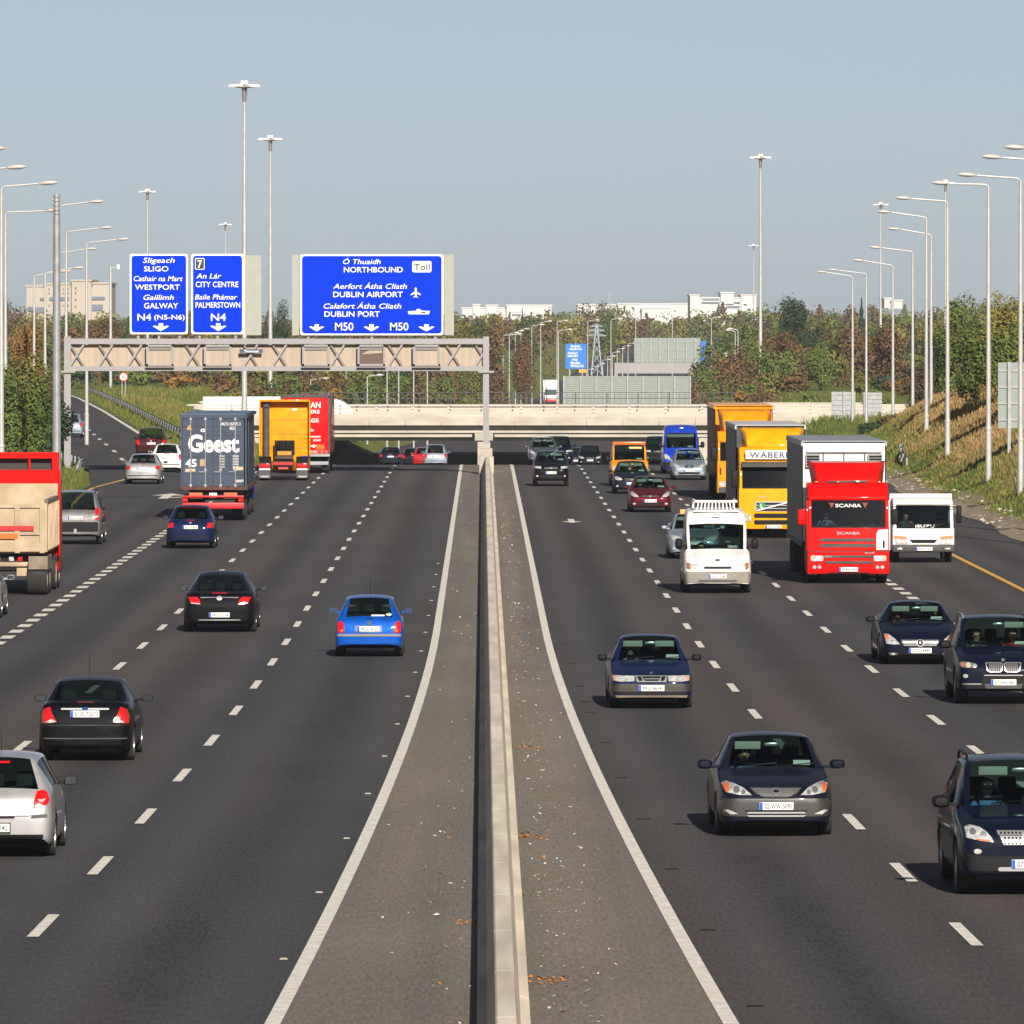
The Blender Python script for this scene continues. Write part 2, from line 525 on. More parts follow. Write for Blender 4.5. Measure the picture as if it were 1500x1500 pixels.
dashes(5.28, 1, 95.2, 12, 4, .155, 60, 640)
dashes(8.76, 1, 152.7, 12, 4, .155, 60, 640)
dashes(12.25, 1, 233, 4.1, 2.0, .30, 60, 330)
dashes(12.25, 1, 341, 12, 4, .155, 331, 640)
line_strip(ml, [d for d in DS if d < 420], lambda D: 15.85 + .6 * shift(D), .18, ZL, 1)
line_strip(ml, [d for d in DS if d < 400], lambda D: -16.0 - 2.4 * smooth(300, 395, D) - .6 * shift(D), .18, ZL, 1)
line_strip(ml, [394 + 3 * i for i in range(8)], lambda D: lerp_tab([(394, -18.4), (415, -17.8)], D), .18, ZL, 1)
ZR = lambda D: ramp_z(D) + .022
line_strip(ml, [470 + 10 * i for i in range(45)], lambda D: lerp_tab(RAMP_R, D) + .1, .3, ZR)
D = 466
while D < 640:
    line_strip(ml, [D - 3, D, D + 3], lambda q: (lerp_tab(RAMP_R, q) + lerp_tab(RAMP_L, q)) / 2 + .35, .22, ZR)
    D += 22
def arrow(mb, x, D, sc, turn, away):
    """straight-ahead arrow with a side branch, painted flat on the lane"""
    s = 1 if away else -1
    P = lambda u, v: (x + u * sc, D + s * v * sc, road_z(D) + .013)
    mb.add([P(-.1, -2), P(.1, -2), P(.1, 1), P(-.1, 1)], [(0, 1, 2, 3)])
    mb.add([P(-.34, 1), P(.34, 1), P(0, 3)], [(0, 1, 2)])
    if turn:
        mb.add([P(.1, -1.3), P(.1 + .5 * turn, -.5), P(.1 + .5 * turn, .1), P(.1, -.7)], [(0, 1, 2, 3)])
        mb.add([P(.1 + .5 * turn, -.9), P(.1 + .5 * turn, .5), P(.1 + 1.0 * turn, -.1)], [(0, 1, 2)])
arrow(ml, 3.5, 329, 1.25, 0, False)
arrow(ml, 7.35, 322, 1.25, 0, False)
arrow(ml, -14.2, 374, 2.2, 1.0, True)
for k in range(28):      # dark patches at stud spacing beside the right line, short tyre scuffs
    D = 96 + 12 * k
    line_strip(ml, [D - .08, D + .08], lambda q: ER(q) + .40, .20, ZL, 2)
rs = random.Random(8)
for k in range(0):
    D = rs.uniform(90, 330); x0 = rs.choice((-6.6, -3.1, -10, 3.4, 7, 10.5)) + rs.uniform(-1, 1); w = rs.uniform(.15, .6)
    line_strip(ml, [D, D + rs.uniform(.05, .18)], lambda q: x0, w, ZL, 2)
o = ml.build('lane_markings', [M_LINE, M_YEL, mat('dark_patch', (.022, .020, .019), .7)], recalc=False)
struct(o)
# gravel verge at the foot of the right hand embankment
M_DIRT = mat('stony_verge', (0.25, 0.19, 0.13), 0.95, var=0.35, vs=2.2, bump=.5, bs=4)
vm = []; vf = []
rnd = random.Random(3)
ds = [150 + 2.2 * i for i in range(130)]
for D in ds:
    a = 19.35 + .15 * rnd.random() + .25 * sin(D * .16); b = 20.85 + .25 * rnd.random() + .3 * sin(D * .11)
    for k in range(5):
        x = a + (b - a) * k / 4
        vm.append((x, D, max(terrain(x, D), 0.0) + .02 + (.04 + .10 * rnd.random() if 0 < k < 4 else 0)))
for j in range(len(ds) - 1):
    for k in range(4):
        vf.append((j * 5 + k, j * 5 + k + 1, j * 5 + k + 6, j * 5 + k + 5))
me = bpy.data.meshes.new('stony_verge'); me.from_pydata(vm, [], vf)
struct(part('stony_verge', me, M_DIRT))
# concrete strip, stones along it
st = MB()
for i in range(420):
    D = rnd.uniform(225, 430); x = rnd.uniform(19.5, 20.9); r = rnd.uniform(.03, .12)
    st.lathe([(r * .5, 0), (r, r * .4), (r * .6, r * .9), (0.01, r)], 5, (x, D, max(terrain(x, D), 0) + .03))
o = st.build('verge_stones', mat('verge_stone', (.42, .36, .30), .9, var=.3, vs=1)); o['kind'] = 'stuff'

# ------------------------------------------------------------------ concrete median barrier
bmb = MB()
D = 60.0
cx = .235
while D < 700:
    e = D + 5.96
    prof = [(-.30, 0), (-.30, .11), (-.19, .14), (-.105, .88), (-.085, .90), (.085, .90), (.105, .88), (.19, .14), (.30, .11), (.30, 0)]
    n = len(prof)
    a = [(cx + x, D, road_z(D) + z - .02) for x, z in prof]; b = [(cx + x, e, road_z(e) + z - .02) for x, z in prof]
    bmb.add(a + b, [tuple(range(n)), tuple(range(2 * n - 1, n - 1, -1))] + [(i, n + i, n + (i + 1) % n, (i + 1) % n) for i in range(n)])
    D += 6.0
M_BARR = mat('barrier_concrete', (0.60, 0.53, 0.43), 0.85, var=0.2, vs=.8, bump=.12, bs=40, stretch=(3, .25, 1.5))
tag(bmb.build('median_barrier', M_BARR), 'long beige concrete barrier dividing the two carriageways, one side in shade', 'barrier')
# leaf litter and grit blown against the barrier
M_LEAF = mat('dry_leaf', (0.42, 0.17, 0.04), 0.9, var=.4, vs=5)
lt = MB(); lt2 = MB()
def flake(mb, x, y, z, r):
    a = rnd.uniform(0, 6.28); t = rnd.uniform(-.5, .5)
    u = Vector((cos(a), sin(a), t)) * r; w = Vector((-sin(a), cos(a), rnd.uniform(-.3, .6))) * r * rnd.uniform(.4, .9)
    c = Vector((x, y, z + r * .35))
    mb.add([c - u, c - w * .6, c + u, c + w], [(0, 1, 2, 3)])
for (px, py, n, sx, sy) in ((770, 1227, 70, .16, .45), (792, 1438, 90, .16, .4), (775, 1096, 60, .22, .5), (683, 1353, 30, .12, .35), (762, 990, 16, .1, .5), (695, 848, 20, .12, .8), (770, 1310, 14, .1, .3), (735, 720, 20, .15, 1.5)):
    gx, gy, _ = gp(px, py)
    for i in range(n):
        flake(lt, gx + rnd.gauss(0, sx), gy + rnd.gauss(0, sy), .008, rnd.uniform(.015, .045))
for i in range(1700):
    D = 85 + 300 * rnd.random() ** 1.6
    if rnd.random() < .72: x = .6 + abs(rnd.gauss(0, .42)) + .1
    else: x = -.1 - abs(rnd.gauss(0, .6))
    if EL(D) < x < ER(D) + .3:
        flake(lt2 if rnd.random() < .8 else lt, x, D, road_z(D) + .006, rnd.uniform(.010, .034) * (1.8 if rnd.random() < .06 else 1))
o = lt.build('leaf_litter', M_LEAF, recalc=False); o['kind'] = 'stuff'
o = lt2.build('road_grit', mat('grit', (.62, .56, .5), .9, var=.3, vs=8), recalc=False); o['kind'] = 'stuff'
# reflective studs beside the edge lines
sm = MB(); sm.prism_y([(-.055, 0), (.055, 0), (.035, .018), (-.035, .018)], -.05, .05)
sme = sm.mesh('road_stud')
M_STUD = mat('road_stud', (.36, .32, .27), .6)
for k in range(16):
    for sx, ph in ((-1, 91),):
        D = ph + 12 * k
        o = part('road_stud', sme, M_STUD, None, ((EL(D) - .28) if sx < 0 else (ER(D) + .26), D, .005))
        tag(o, 'small pale reflective stud on the lane side of the %s solid white median line' % ('left' if sx < 0 else 'right'), 'road stud', 'road studs beside the %s median line' % ('left' if sx < 0 else 'right'))
# ------------------------------------------------------------------ vehicles: car shells lofted along their length
SHELLS = {}
def split_mesh(me, idx, name, side=0):
    bm = bmesh.new(); bm.from_mesh(me)
    bmesh.ops.delete(bm, geom=[f for f in bm.faces if f.material_index not in idx or (side and f.calc_center_median().x * side < 0)], context='FACES')
    if not bm.faces:
        bm.free(); return None
    for f in bm.faces: f.material_index = 0
    out = bpy.data.meshes.new(name)
    bm.to_mesh(out); bm.free()
    out.shade_smooth(); out.set_sharp_from_angle(angle=R(50))
    return out
def car_shell(k):
    """k: spec dict.  Returns split meshes and a BVH.  Nose at y=0, tail at y=L."""
    key = k['key']
    if key in SHELLS: return SHELLS[key]
    L, W, H, g = k['L'], k['W'], k['H'] + .02, k['g']
    hw = W / 2
    st = []
    belt = lambda y: k['belt'][0] + (k['belt'][1] - k['belt'][0]) * y / L
    def low(y, wf, zt, zl, crown=.03, lip=.04):
        xe = .80 * hw * wf; xb = .94 * hw * wf
        zb = zt - lip; return dict(y=y, r=[(0, zt + crown), (.5 * xe, zt + crown * .75), (xe - .07, zt + .01), (xe, zt), (xb, zb), (hw * wf, zl + (zb - zl) * .62), (hw * wf * .995, zl + (zb - zl) * .25), (hw * wf * .955, zl), (0, zl)])
    def green(y, zt, xe, crown=.03, drop=.035):
        zb = belt(y)
        return dict(y=y, r=[(0, zt + crown), (.5 * xe, zt + crown * .75), (xe - .075, zt - .005), (xe, zt - drop), (.955 * hw, zb), (hw, g + (zb - g) * .62), (hw * .995, g + (zb - g) * .25), (hw * .955, g), (0, g)])
    for y, wf, zt, zl in k['nose']: st.append(low(y, wf, zt, zl))
    y, z = k['cowl']
    s = low(y, 1, z, g); xe = k.get('cw', .84) * hw
    s['r'][1] = (.5 * xe, z + .02); s['r'][2] = (xe - .07, z + .005); s['r'][3] = (xe, z - .005); s['r'][4] = (.955 * hw, z - .05)
    iC = len(st); st.append(s)
    rw = k.get('rw', .64) * hw * 1.06
    wt = k.get('wtop')
    iRF = len(st); st.append(green(k['roofF'], (wt or H) - .05, rw * (1.05 if wt else 1.02)))
    if wt: st.append(green(k['roofF'] + .42, H - .06, rw))
    iG = len(st) - 1
    m1 = (k['roofF'] * .55 + k['roofR'] * .45)
    st.append(green(m1 - .06, H - .03, rw)); iB = len(st) - 1
    st.append(green(m1 + .06, H - .03, rw))
    iRR = len(st); st.append(green(k['roofR'], H - .07 - k.get('rdrop', 0), rw * k.get('rrw', .96)))
    y, z = k['rear']
    iRB = len(st)
    s = low(y, 1, z, g); xe = k.get('rcw', .80) * hw
    s['r'][1] = (.5 * xe, z + .02); s['r'][2] = (xe - .09, z + .005); s['r'][3] = (xe, z - .005); s['r'][4] = (.955 * hw, min(z - .04, belt(y)))
    st.append(s)
    for y, wf, zt, zl in k['tail']: st.append(low(y, wf, zt, zl, crown=.02, lip=.05))
    bm = bmesh.new()
    cl = bm.edges.layers.float.new('crease_edge')
    rows = []
    for s in st:
        rr = []
        for j, (x, z) in enumerate(s['r']):
            if j in (0, 8): v = bm.verts.new((0, s['y'], z)); rr.append((v, v))
            else: rr.append((bm.verts.new((-x, s['y'], z)), bm.verts.new((x, s['y'], z))))
        rows.append(rr)
    def face(vs, m):
        q = []
        for v in vs:
            if v not in q: q.append(v)
        f = bm.faces.new(q); f.material_index = m; f.smooth = True
    van = k.get('panel_van', False)
    for i in range(len(rows) - 1):
        for j in range(8):
            m = 0
            if i == iC and j in (0, 1): m = 1
            elif i == iRR and j in (0, 1): m = 2
            elif j == 3 and iC <= i < iRR:
                m = 3 if i != iB else 4
                if van and i > iRF: m = 0
            elif j == 7: m = 5
            for sd in (0, 1):
                face([rows[i][j][sd], rows[i + 1][j][sd], rows[i + 1][j + 1][sd], rows[i][j + 1][sd]], m)
    for i in (0, len(rows) - 1):
        for j in range(8):
            face([rows[i][j][0], rows[i][j][1], rows[i][j + 1][1], rows[i][j + 1][0]], 0)
    bmesh.ops.recalc_face_normals(bm, faces=bm.faces[:])
    def crease(a, b, c):
        for e in a.link_edges:
            if e.other_vert(a) == b: e[cl] = max(e[cl], c)
    for i in range(len(rows)):
        for sd in (0, 1):
            if i < len(rows) - 1:
                crease(rows[i][3][sd], rows[i + 1][3][sd], .35)
                crease(rows[i][4][sd], rows[i + 1][4][sd], .45)
                crease(rows[i][7][sd], rows[i + 1][7][sd], .5)
                if i in (iC, iRR): crease(rows[i][2][sd], rows[i + 1][2][sd], .5)
            if i in (iC, iRF, iRR, iRB):
                for j in range(3): crease(rows[i][j][sd], rows[i][j + 1][sd], .55 if i != iRR or not k.get('softroof') else .2)
            for c in k.get('hard', ()):
                if i == c % len(rows):
                    for j in range(6): crease(rows[i][j][sd], rows[i][j + 1][sd], .5)
    me = bpy.data.meshes.new('shell'); bm.to_mesh(me); bm.free()
    for _ in range(6): me.materials.append(M_TRIM)
    ob = bpy.data.objects.new('shell', me); COL.objects.link(ob)
    sub = ob.modifiers.new('s', 'SUBSURF'); sub.levels = 2; sub.render_levels = 2
    wr = k['wr']
    c = MB()
    for y in k['axles']:
        for s_ in (-1, 1):
            a, b = sorted((s_ * (hw - .30), s_ * (hw + .2)))
            c.lathe([(wr + .055, a), (wr + .055, b)], 20, (0, y, wr), 'x', 5)
    cme = c.mesh('cut')
    for _ in range(6): cme.materials.append(M_TRIM)
    co = bpy.data.objects.new('cut', cme); COL.objects.link(co)
    bo = ob.modifiers.new('b', 'BOOLEAN'); bo.operation = 'DIFFERENCE'; bo.object = co; bo.solver = 'EXACT'
    ev = evaluated_mesh(ob)
    bpy.data.objects.remove(ob); bpy.data.objects.remove(co)
    out = dict(body=split_mesh(ev, (0,), 'body'), windscreen=split_mesh(ev, (1,), 'windscreen'), rear_window=split_mesh(ev, (2,), 'rear_window'),
               side_glass=[split_mesh(ev, (3,), 'side_window', q) for q in (-1, 1)], pillar=[split_mesh(ev, (4,), 'pillar', q) for q in (-1, 1)], underside=split_mesh(ev, (5,), 'underside'))
    bmv = bmesh.new(); bmv.from_mesh(ev); out['bvh'] = BVHTree.FromBMesh(bmv); bmv.free()
    SHELLS[key] = out
    return out
PATCH = {}
def patch(key, bvh, outline, rear=False, L=10.0, out=.008, step=.035, mirror=False):
    """a panel with the given xz outline, laid on the front (or rear) of a shell"""
    kk = (key, tuple(outline), rear, mirror, out)
    if kk in PATCH: return PATCH[kk]
    pts = [(-x, z) for x, z in outline][::-1] if mirror else list(outline)
    bm = bmesh.new()
    f = bm.faces.new([bm.verts.new((x, 0, z)) for x, z in pts])
    xs = [p[0] for p in pts]; zs = [p[1] for p in pts]
    a = math.ceil(min(xs) / step) * step
    while a < max(xs):
        bmesh.ops.bisect_plane(bm, geom=bm.verts[:] + bm.edges[:] + bm.faces[:], plane_co=(a, 0, 0), plane_no=(1, 0, 0)); a += step
    a = math.ceil(min(zs) / step) * step
    while a < max(zs):
        bmesh.ops.bisect_plane(bm, geom=bm.verts[:] + bm.edges[:] + bm.faces[:], plane_co=(0, 0, a), plane_no=(0, 0, 1)); a += step
    d = -1 if rear else 1
    y0 = L + 5 if rear else -5
    miss = []; ysum = []
    for v in bm.verts:
        h = bvh.ray_cast(Vector((v.co.x, y0, v.co.z)), Vector((0, d, 0)))
        if h[0] is None: miss.append(v)
        else:
            v.co.y = h[0].y - d * (out + .005); ysum.append(v.co.y)
    ref = (max(ysum) if d > 0 else min(ysum)) if ysum else 0
    for v in miss: v.co.y = ref
    be = [e for e in bm.edges if len(e.link_faces) == 1]
    r = bmesh.ops.extrude_edge_only(bm, edges=be)
    for g_ in r['geom']:
        if isinstance(g_, bmesh.types.BMVert): g_.co.y += d * (out + .03)
    bmesh.ops.recalc_face_normals(bm, faces=bm.faces[:])
    # outward front
    bm.normal_update()
    tot = sum(f.normal.y * f.calc_area() for f in bm.faces)
    if tot * d > 0: bmesh.ops.reverse_faces(bm, faces=bm.faces[:])
    me = bpy.data.meshes.new('panel'); bm.to_mesh(me); bm.free()
    me.shade_smooth(); me.set_sharp_from_angle(angle=R(40))
    PATCH[kk] = me
    return me
def rect(x0, x1, z0, z1, c=0.0):
    if not c: return ((x0, z0), (x1, z0), (x1, z1), (x0, z1))
    return ((x0 + c, z0), (x1 - c, z0), (x1, z0 + c), (x1, z1 - c), (x1 - c, z1), (x0 + c, z1), (x0, z1 - c), (x0, z0 + c))
def oval(cx, cz, rx, rz, n=14):
    return tuple((cx + rx * cos(2 * pi * i / n), cz + rz * sin(2 * pi * i / n)) for i in range(n))
WHEELS = {}
def wheel_meshes(r, w):
    if (r, w) in WHEELS: return WHEELS[(r, w)]
    t = MB(); h = w / 2
    t.lathe([(r * .66, -h * .7), (r * .70, -h * .95), (r * .93, -h), (r * .99, -h * .8), (r, -h * .4), (r * .985, 0), (r, h * .4), (r * .99, h * .8), (r * .93, h), (r * .70, h * .95), (r * .66, h * .7)], 28, (0, 0, 0), 'x')
    m = MB()
    m.lathe([(r * .67, h * .72), (r * .67, h * .9), (r * .62, h * .9), (r * .60, h * .3), (.02, h * .3)], 28, (0, 0, 0), 'x')
    for i in range(5):
        a = 2 * pi * i / 5
        for q in (-.13, .13):
            m.tube((h * .55, r * .12 * cos(a), r * .12 * sin(a)), (h * .75, r * .63 * cos(a + q), r * .63 * sin(a + q)), r * .055, r * .045, 6)
    m.lathe([(r * .17, h * .3), (r * .16, h * .8), (r * .1, h * .86)], 12, (0, 0, 0), 'x')
    WHEELS[(r, w)] = (t.mesh('tyre', smooth=True), m.mesh('rim', smooth=True))
    return WHEELS[(r, w)]
def add_wheels(rt, axles, hw, r, w, rim=True, rim_m=None):
    t, m = wheel_meshes(r, w)
    for y in axles:
        for s in (-1, 1):
            o = part('wheel', t, M_TYRE, rt, (s * (hw - w / 2 - .012), y, r))
            if s < 0: o.rotation_euler = (0, 0, pi)
            if rim: part('rim', m, rim_m or M_RIM, o)
MIRR = {}
def mirror_mesh(w, h):
    if (w, h) in MIRR: return MIRR[(w, h)]
    b = MB()
    n, k = 12, 5
    prof = [(.2, -.11), (.62, -.105), (.88, -.07), (1.0, -.01), (1.0, .05), (.93, .055)]
    vs = []
    for q, yy in prof:
        for i in range(n):
            a = 2 * pi * i / n
            e = .62
            cx = math.copysign(abs(cos(a)) ** e, cos(a)); cz = math.copysign(abs(sin(a)) ** e, sin(a))
            vs.append((q * cx * w / 2, yy, q * cz * h / 2))
    fs = [tuple(range(n))] + [(j * n + i, j * n + (i + 1) % n, (j + 1) * n + (i + 1) % n, (j + 1) * n + i) for j in range(5) for i in range(n)] + [tuple(range(5 * n, 6 * n))]
    b.add(vs, fs)
    b.box(-w * .95, -w * .35, -.04, .02, -h * .42, -h * .1)
    g = MB(); g.add([(q * 1.0, .058, z) for q, z in rect(-w * .41, w * .41, -h * .38, h * .38, .02)], [tuple(range(8))])
    MIRR[(w, h)] = (b.mesh('mirror', smooth=True), g.mesh('mirror_glass', recalc=False))
    return MIRR[(w, h)]
M_MGLASS = mat('mirror_glass', (.22, .24, .26), .08, 1.0)
def add_mirrors(rt, hw, y, z, m, w=.22, h=.15, gap=.02):
    a, b = mirror_mesh(w, h)
    for s in (-1, 1):
        o = part('mirror', a, m, rt, (s * (hw + gap + w / 2), y, z))
        if s < 0: o.scale = (-1, 1, 1)
        part('mirror_glass', b, M_MGLASS, o)
# ---- people at the wheel
FIG = {}
def figure_mesh(kind=0):
    if kind in FIG: return FIG[kind]
    V = []; Ed = []; Rr = []
    def j(p, r, frm=None):
        V.append(p); Rr.append(r)
        if frm is not None: Ed.append((frm, len(V) - 1))
        return len(V) - 1
    pel = j((0, 0, .10), .155); wa = j((0, .05, .28), .14, pel); ch = j((0, .10, .45), .165, wa); nb = j((0, .10, .575), .065, ch)
    hb = j((0, .06, .645), .062, nb); hm = j((0, .035, .72), .098, hb); ht = j((0, .045, .80), .085, hm); j((0, .05, .845), .045, ht)
    j((0, -.075, .70), .014, hm)                                        # nose
    hands = []
    for s in (-1, 1):
        j((s * .098, .05, .72), .016, hm)                               # ear
        sh = j((s * .17, .10, .50), .07, ch); el = j((s * .27, -.12, .33), .048, sh)
        wr = j((s * .16, -.36, .47 if kind == 0 else .42), .032, el); pa = j((s * .135, -.43, .50 if kind == 0 else .45), .038, wr)
        hands.append(pa)
        zt = V[pa][2]
        for q, (dx, ln) in enumerate(((.030, .055), (.012, .065), (-.008, .060), (-.028, .045))):
            k1 = j((s * (.135 - .02) + dx * .8, -.47, zt + .025 - .012 * q), .0095, pa)
            j((s * .10 + dx * .8, -.475 + .03, zt + .05 - .012 * q - (.065 - ln)), .0085, k1)
        th = j((s * .10, -.41, zt + .02), .011, pa); j((s * .075, -.43, zt + .045), .009, th)
        hp = j((s * .10, -.05, .08), .095, pel); kn = j((s * .14, -.46, .16), .065, hp); an = j((s * .13, -.72, -.16), .045, kn); j((s * .13, -.88, -.20), .04, an)
    me = bpy.data.meshes.new('person'); me.from_pydata(V, Ed, [])
    o = bpy.data.objects.new('person', me); COL.objects.link(o)
    md = o.modifiers.new('k', 'SKIN')
    for i, r in enumerate(Rr):
        me.skin_vertices[0].data[i].radius = (r, r)
    me.skin_vertices[0].data[0].use_root = True
    sb = o.modifiers.new('s', 'SUBSURF'); sb.levels = 2; sb.render_levels = 2
    ev = evaluated_mesh(o)
    bpy.data.objects.remove(o)
    for _ in range(3): ev.materials.append(None)
    for p in ev.polygons:
        c = p.center
        if c.z > .60 or (c.y < -.33 and c.z > .36): p.material_index = 0
        elif c.y < -.12 and c.z < .27 or c.z < .05: p.material_index = 2
        else: p.material_index = 1
    ev.shade_smooth()
    hair = MB()
    n = 14
    prof = [(.105, .02), (.112, .06), (.10, .105), (.065, .135), (.015, .148)]
    hair.lathe(prof, n, (0, .055, .70))
    hm_ = hair.mesh('hair', smooth=True)
    FIG[kind] = (ev, hm_)
    return FIG[kind]
M_SKIN = mat('skin', (.52, .30, .20), .55)
M_TROU = mat('trousers', (.03, .03, .045), .9)
def person(loc, shirt, hair, label, kind=0, rz=0.0):
    body, hm_ = figure_mesh(kind)
    o = bpy.data.objects.new('person', body); COL.objects.link(o)
    for i, m in enumerate((M_SKIN, shirt, M_TROU)):
        o.material_slots[i].link = 'OBJECT'; o.material_slots[i].material = m
    o.location = loc; o.rotation_euler = (0, 0, rz)
    tag(o, label, 'person', 'people seen in the vehicles')
    part('hair', hm_, hair, o)
    return o
SHIRTS = [mat('shirt_blue', (.10, .20, .42), .9), mat('shirt_white', (.6, .6, .6), .9), mat('shirt_red', (.40, .03, .03), .9), mat('shirt_green', (.04, .08, .07), .9)]
HAIRS = [mat('hair_brown', (.035, .02, .012), .7), mat('hair_black', (.01, .009, .008), .7), mat('hair_grey', (.25, .24, .23), .7)]
SEATM = {}
def seat_mesh():
    if 's' not in SEATM:
        b = MB()
        b.prism_x([(-.30, 0), (-.30, .14), (.18, .12), (.26, .30), (.40, .66), (.50, .64), (.38, .22), (.30, 0)], -.24, .24)
        b.prism_x([(.37, .68), (.36, .86), (.44, .88), (.48, .68)], -.13, .13)
        SEATM['s'] = b.mesh('seat', bevel=.04, seg=2)
    return SEATM['s']
def number_plate(rt, text, x, y, z, rear, w=.52, h=.115, blue=True, frame=False):
    b = MB(); b.box(-w / 2, w / 2, -.012, .012, -h / 2, h / 2)
    o = b.build('number_plate', M_PLATE, rt, bevel=.004)
    o.location = (x, y, z)
    if rear: o.rotation_euler = (0, 0, pi)
    if blue:
        b = MB(); b.box(-w / 2 + .004, -w / 2 + .05, -.016, -.010, -h / 2 + .004, h / 2 - .004)
        b.build('country_band', M_PBLUE, o)
    if frame:
        b = MB()
        for q in ((-w / 2 - .012, w / 2 + .012, -h / 2 - .014, -h / 2), (-w / 2 - .012, w / 2 + .012, h / 2, h / 2 + .014), (-w / 2 - .014, -w / 2, -h / 2 - .014, h / 2 + .014), (w / 2, w / 2 + .014, -h / 2 - .014, h / 2 + .014)):
            b.box(q[0], q[1], -.014, .014, q[2], q[3])
        b.build('plate_frame', M_TRIM, o)
    lettering(text, M_INK, o, (.025 if blue else 0, -.0135, 0), w=w * .80, h=h * .62, bold=.012, depth=.002)
    return o
def surf_y(bvh, x, z, rear, L):
    h = bvh.ray_cast(Vector((x, L + 5 if rear else -5, z)), Vector((0, -1 if rear else 1, 0)))
    return h[0].y if h[0] is not None else (L if rear else 0)
def build_car(k, paint_m, px, contact, facing, label, cat='car', name='car', group=None, plate=None, detail=1, x=None, z=None, yaw=None, people=(), D=None):
    """facing: 'front' (coming towards the camera) or 'rear'.  contact: picture height of the nearest tyre contact."""
    sh = car_shell(k)
    L, W, H = k['L'], k['W'], k['H']; hw = W / 2
    if D is None: D = FP * HC / (contact - VY)
    ax = k['axles']
    X = (px - VX) * D / FP if x is None else x
    if z is None: z = road_z(D)
    a_ = 2 * 1.18 * max(0.0, 215 - D) / 121 ** 2
    yaw = (a_ if facing == 'front' else -a_) if yaw is None else yaw
    if facing == 'front': rt = root(name, (X, D - ax[0], z), yaw, label, cat, group)
    else: rt = root(name, (X, D + (L - ax[1]) - (L - ax[1]) + ax[1] - 0, z), pi + yaw, label, cat, group)
    key = k['key']; bvh = sh['bvh']
    part('body', sh['body'], paint_m, rt)
    part('windscreen', sh['windscreen'], k.get('glass', M_GLASS), rt)
    if sh['rear_window']: part('rear_window', sh['rear_window'], k.get('rglass', M_GLASS), rt)
    for q in (0, 1):
        if sh['side_glass'][q]: part('side_window', sh['side_glass'][q], M_DGLASS, rt)
        if sh['pillar'][q]: part('door_pillar', sh['pillar'][q], M_TRIM, rt)
    if sh['underside']: part('underside', sh['underside'], M_TRIM, rt)
    add_wheels(rt, ax, hw, k['wr'], k.get('ww', .205), rim=detail > 0)
    mm = {'paint': paint_m, 'black': M_TRIM, 'grey': M_GTRIM}[k.get('mirror_m', 'paint')]
    my = k['cowl'][0] + .22
    add_mirrors(rt, hw * .985, my, k['cowl'][1] + k.get('mz', .06), mm, *k.get('mirror', (.21, .14)))
    rear = facing == 'rear'
    for item in k['rear_parts' if rear else 'front_parts']:
        nm, outl, mt, mir = item[:4]
        off = item[4] if len(item) > 4 else .010
        kids = item[5] if len(item) > 5 else ()
        mt = paint_m if mt == 'paint' else mt
        for mi in ((False, True) if mir else (False,)):
            o = part(nm, patch(key, bvh, outl, rear, L, off, mirror=mi), mt, rt)
            for knm, kout, kmt, koff in kids:
                part(knm, patch(key, bvh, kout, rear, L, koff, mirror=mi), kmt, o)
    if plate:
        px_, pz = k['rear_plate' if rear else 'front_plate']
        yy = surf_y(bvh, px_, pz, rear, L)
        number_plate(rt, plate, px_, yy + (.03 if rear else -.03), pz, rear, h=.12, frame=k.get('pframe', False))
    if detail > 0:
        b = MB(); d = -1 if not rear else 1
        # wipers on the screen that shows
        if not rear:
            y0, z0 = k['cowl']; y1, z1 = k['roofF'], H
            for xx in (-.42, .16):
                b = MB(); b.bar((xx + .50, y0 + .07, z0 + .035 + .05), (xx, y0 + .04, z0 + .04), .018, .014)
                b.build('wiper', M_TRIM, rt)
        if k.get('rails'):
            for s in (-1, 1):
                b = MB(); xx = s * k.get('rw', .64) * hw * 1.0
                b.path([(xx, k['roofF'] + .25, H - .06), (xx, k['roofF'] + .38, H + .035), (xx, k['roofR'] - .3, H + .03), (xx, k['roofR'] - .12, H - .09)], .018)
                b.build('roof_rail', k.get('rail_m', M_TRIM), rt)
        if k.get('aerial'):
            ay, ax_ = k['aerial']
            b = MB(); b.tube((ax_, ay, H - .04), (ax_, ay + .10, H + k.get('aerial_h', .42)), .006, .004, 6); b.build('aerial', M_TRIM, rt)
    if detail > 0:
        # cabin: tub, dashboard, seats, visors, steering wheel
        b = MB(); cy, cz = k['cowl']
        zb = k['belt'][0] - .12
        b.box(-hw * .84, hw * .84, cy + .05, k['rear'][0] - .05, k['g'] + .12, k['g'] + .2)
        b.prism_x([(cy + .12, cz - .04), (cy + .12, cz - .3), (cy + .75, cz - .3), (cy + .68, cz - .07)], -hw * .80, hw * .80)
        b.build('dashboard', M_CABIN, rt)
        sy = cy + 1.25 if k['roofF'] < cy + .95 else cy + 1.32
        sz = k.get('seat_z', k['belt'][0] - .56)
        for yy, xs_ in ((sy, (-.37, .37)),) + (((sy + .86, (-.42, 0, .42)),) if k['roofR'] > sy + .6 and not k.get('panel_van') else ()):
            yy = min(yy, k['rear'][0] - .62)
            for xx in xs_:
                part('seat', seat_mesh(), M_SEAT, rt, (xx, yy, sz))
        b = MB()
        for i in range(20):
            b.tube((.175 * cos(pi * i / 10), 0, .175 * sin(pi * i / 10)), (.175 * cos(pi * (i + 1) / 10), 0, .175 * sin(pi * (i + 1) / 10)), .014, n=6, cap=False)
        b.bar((-.16, 0, 0), (.16, 0, 0), .04, .015)
        o = b.build('steering_wheel', M_TRIM, rt); o.location = (-.37, cy + .80, cz + .06); o.rotation_euler = (R(25), 0, 0)
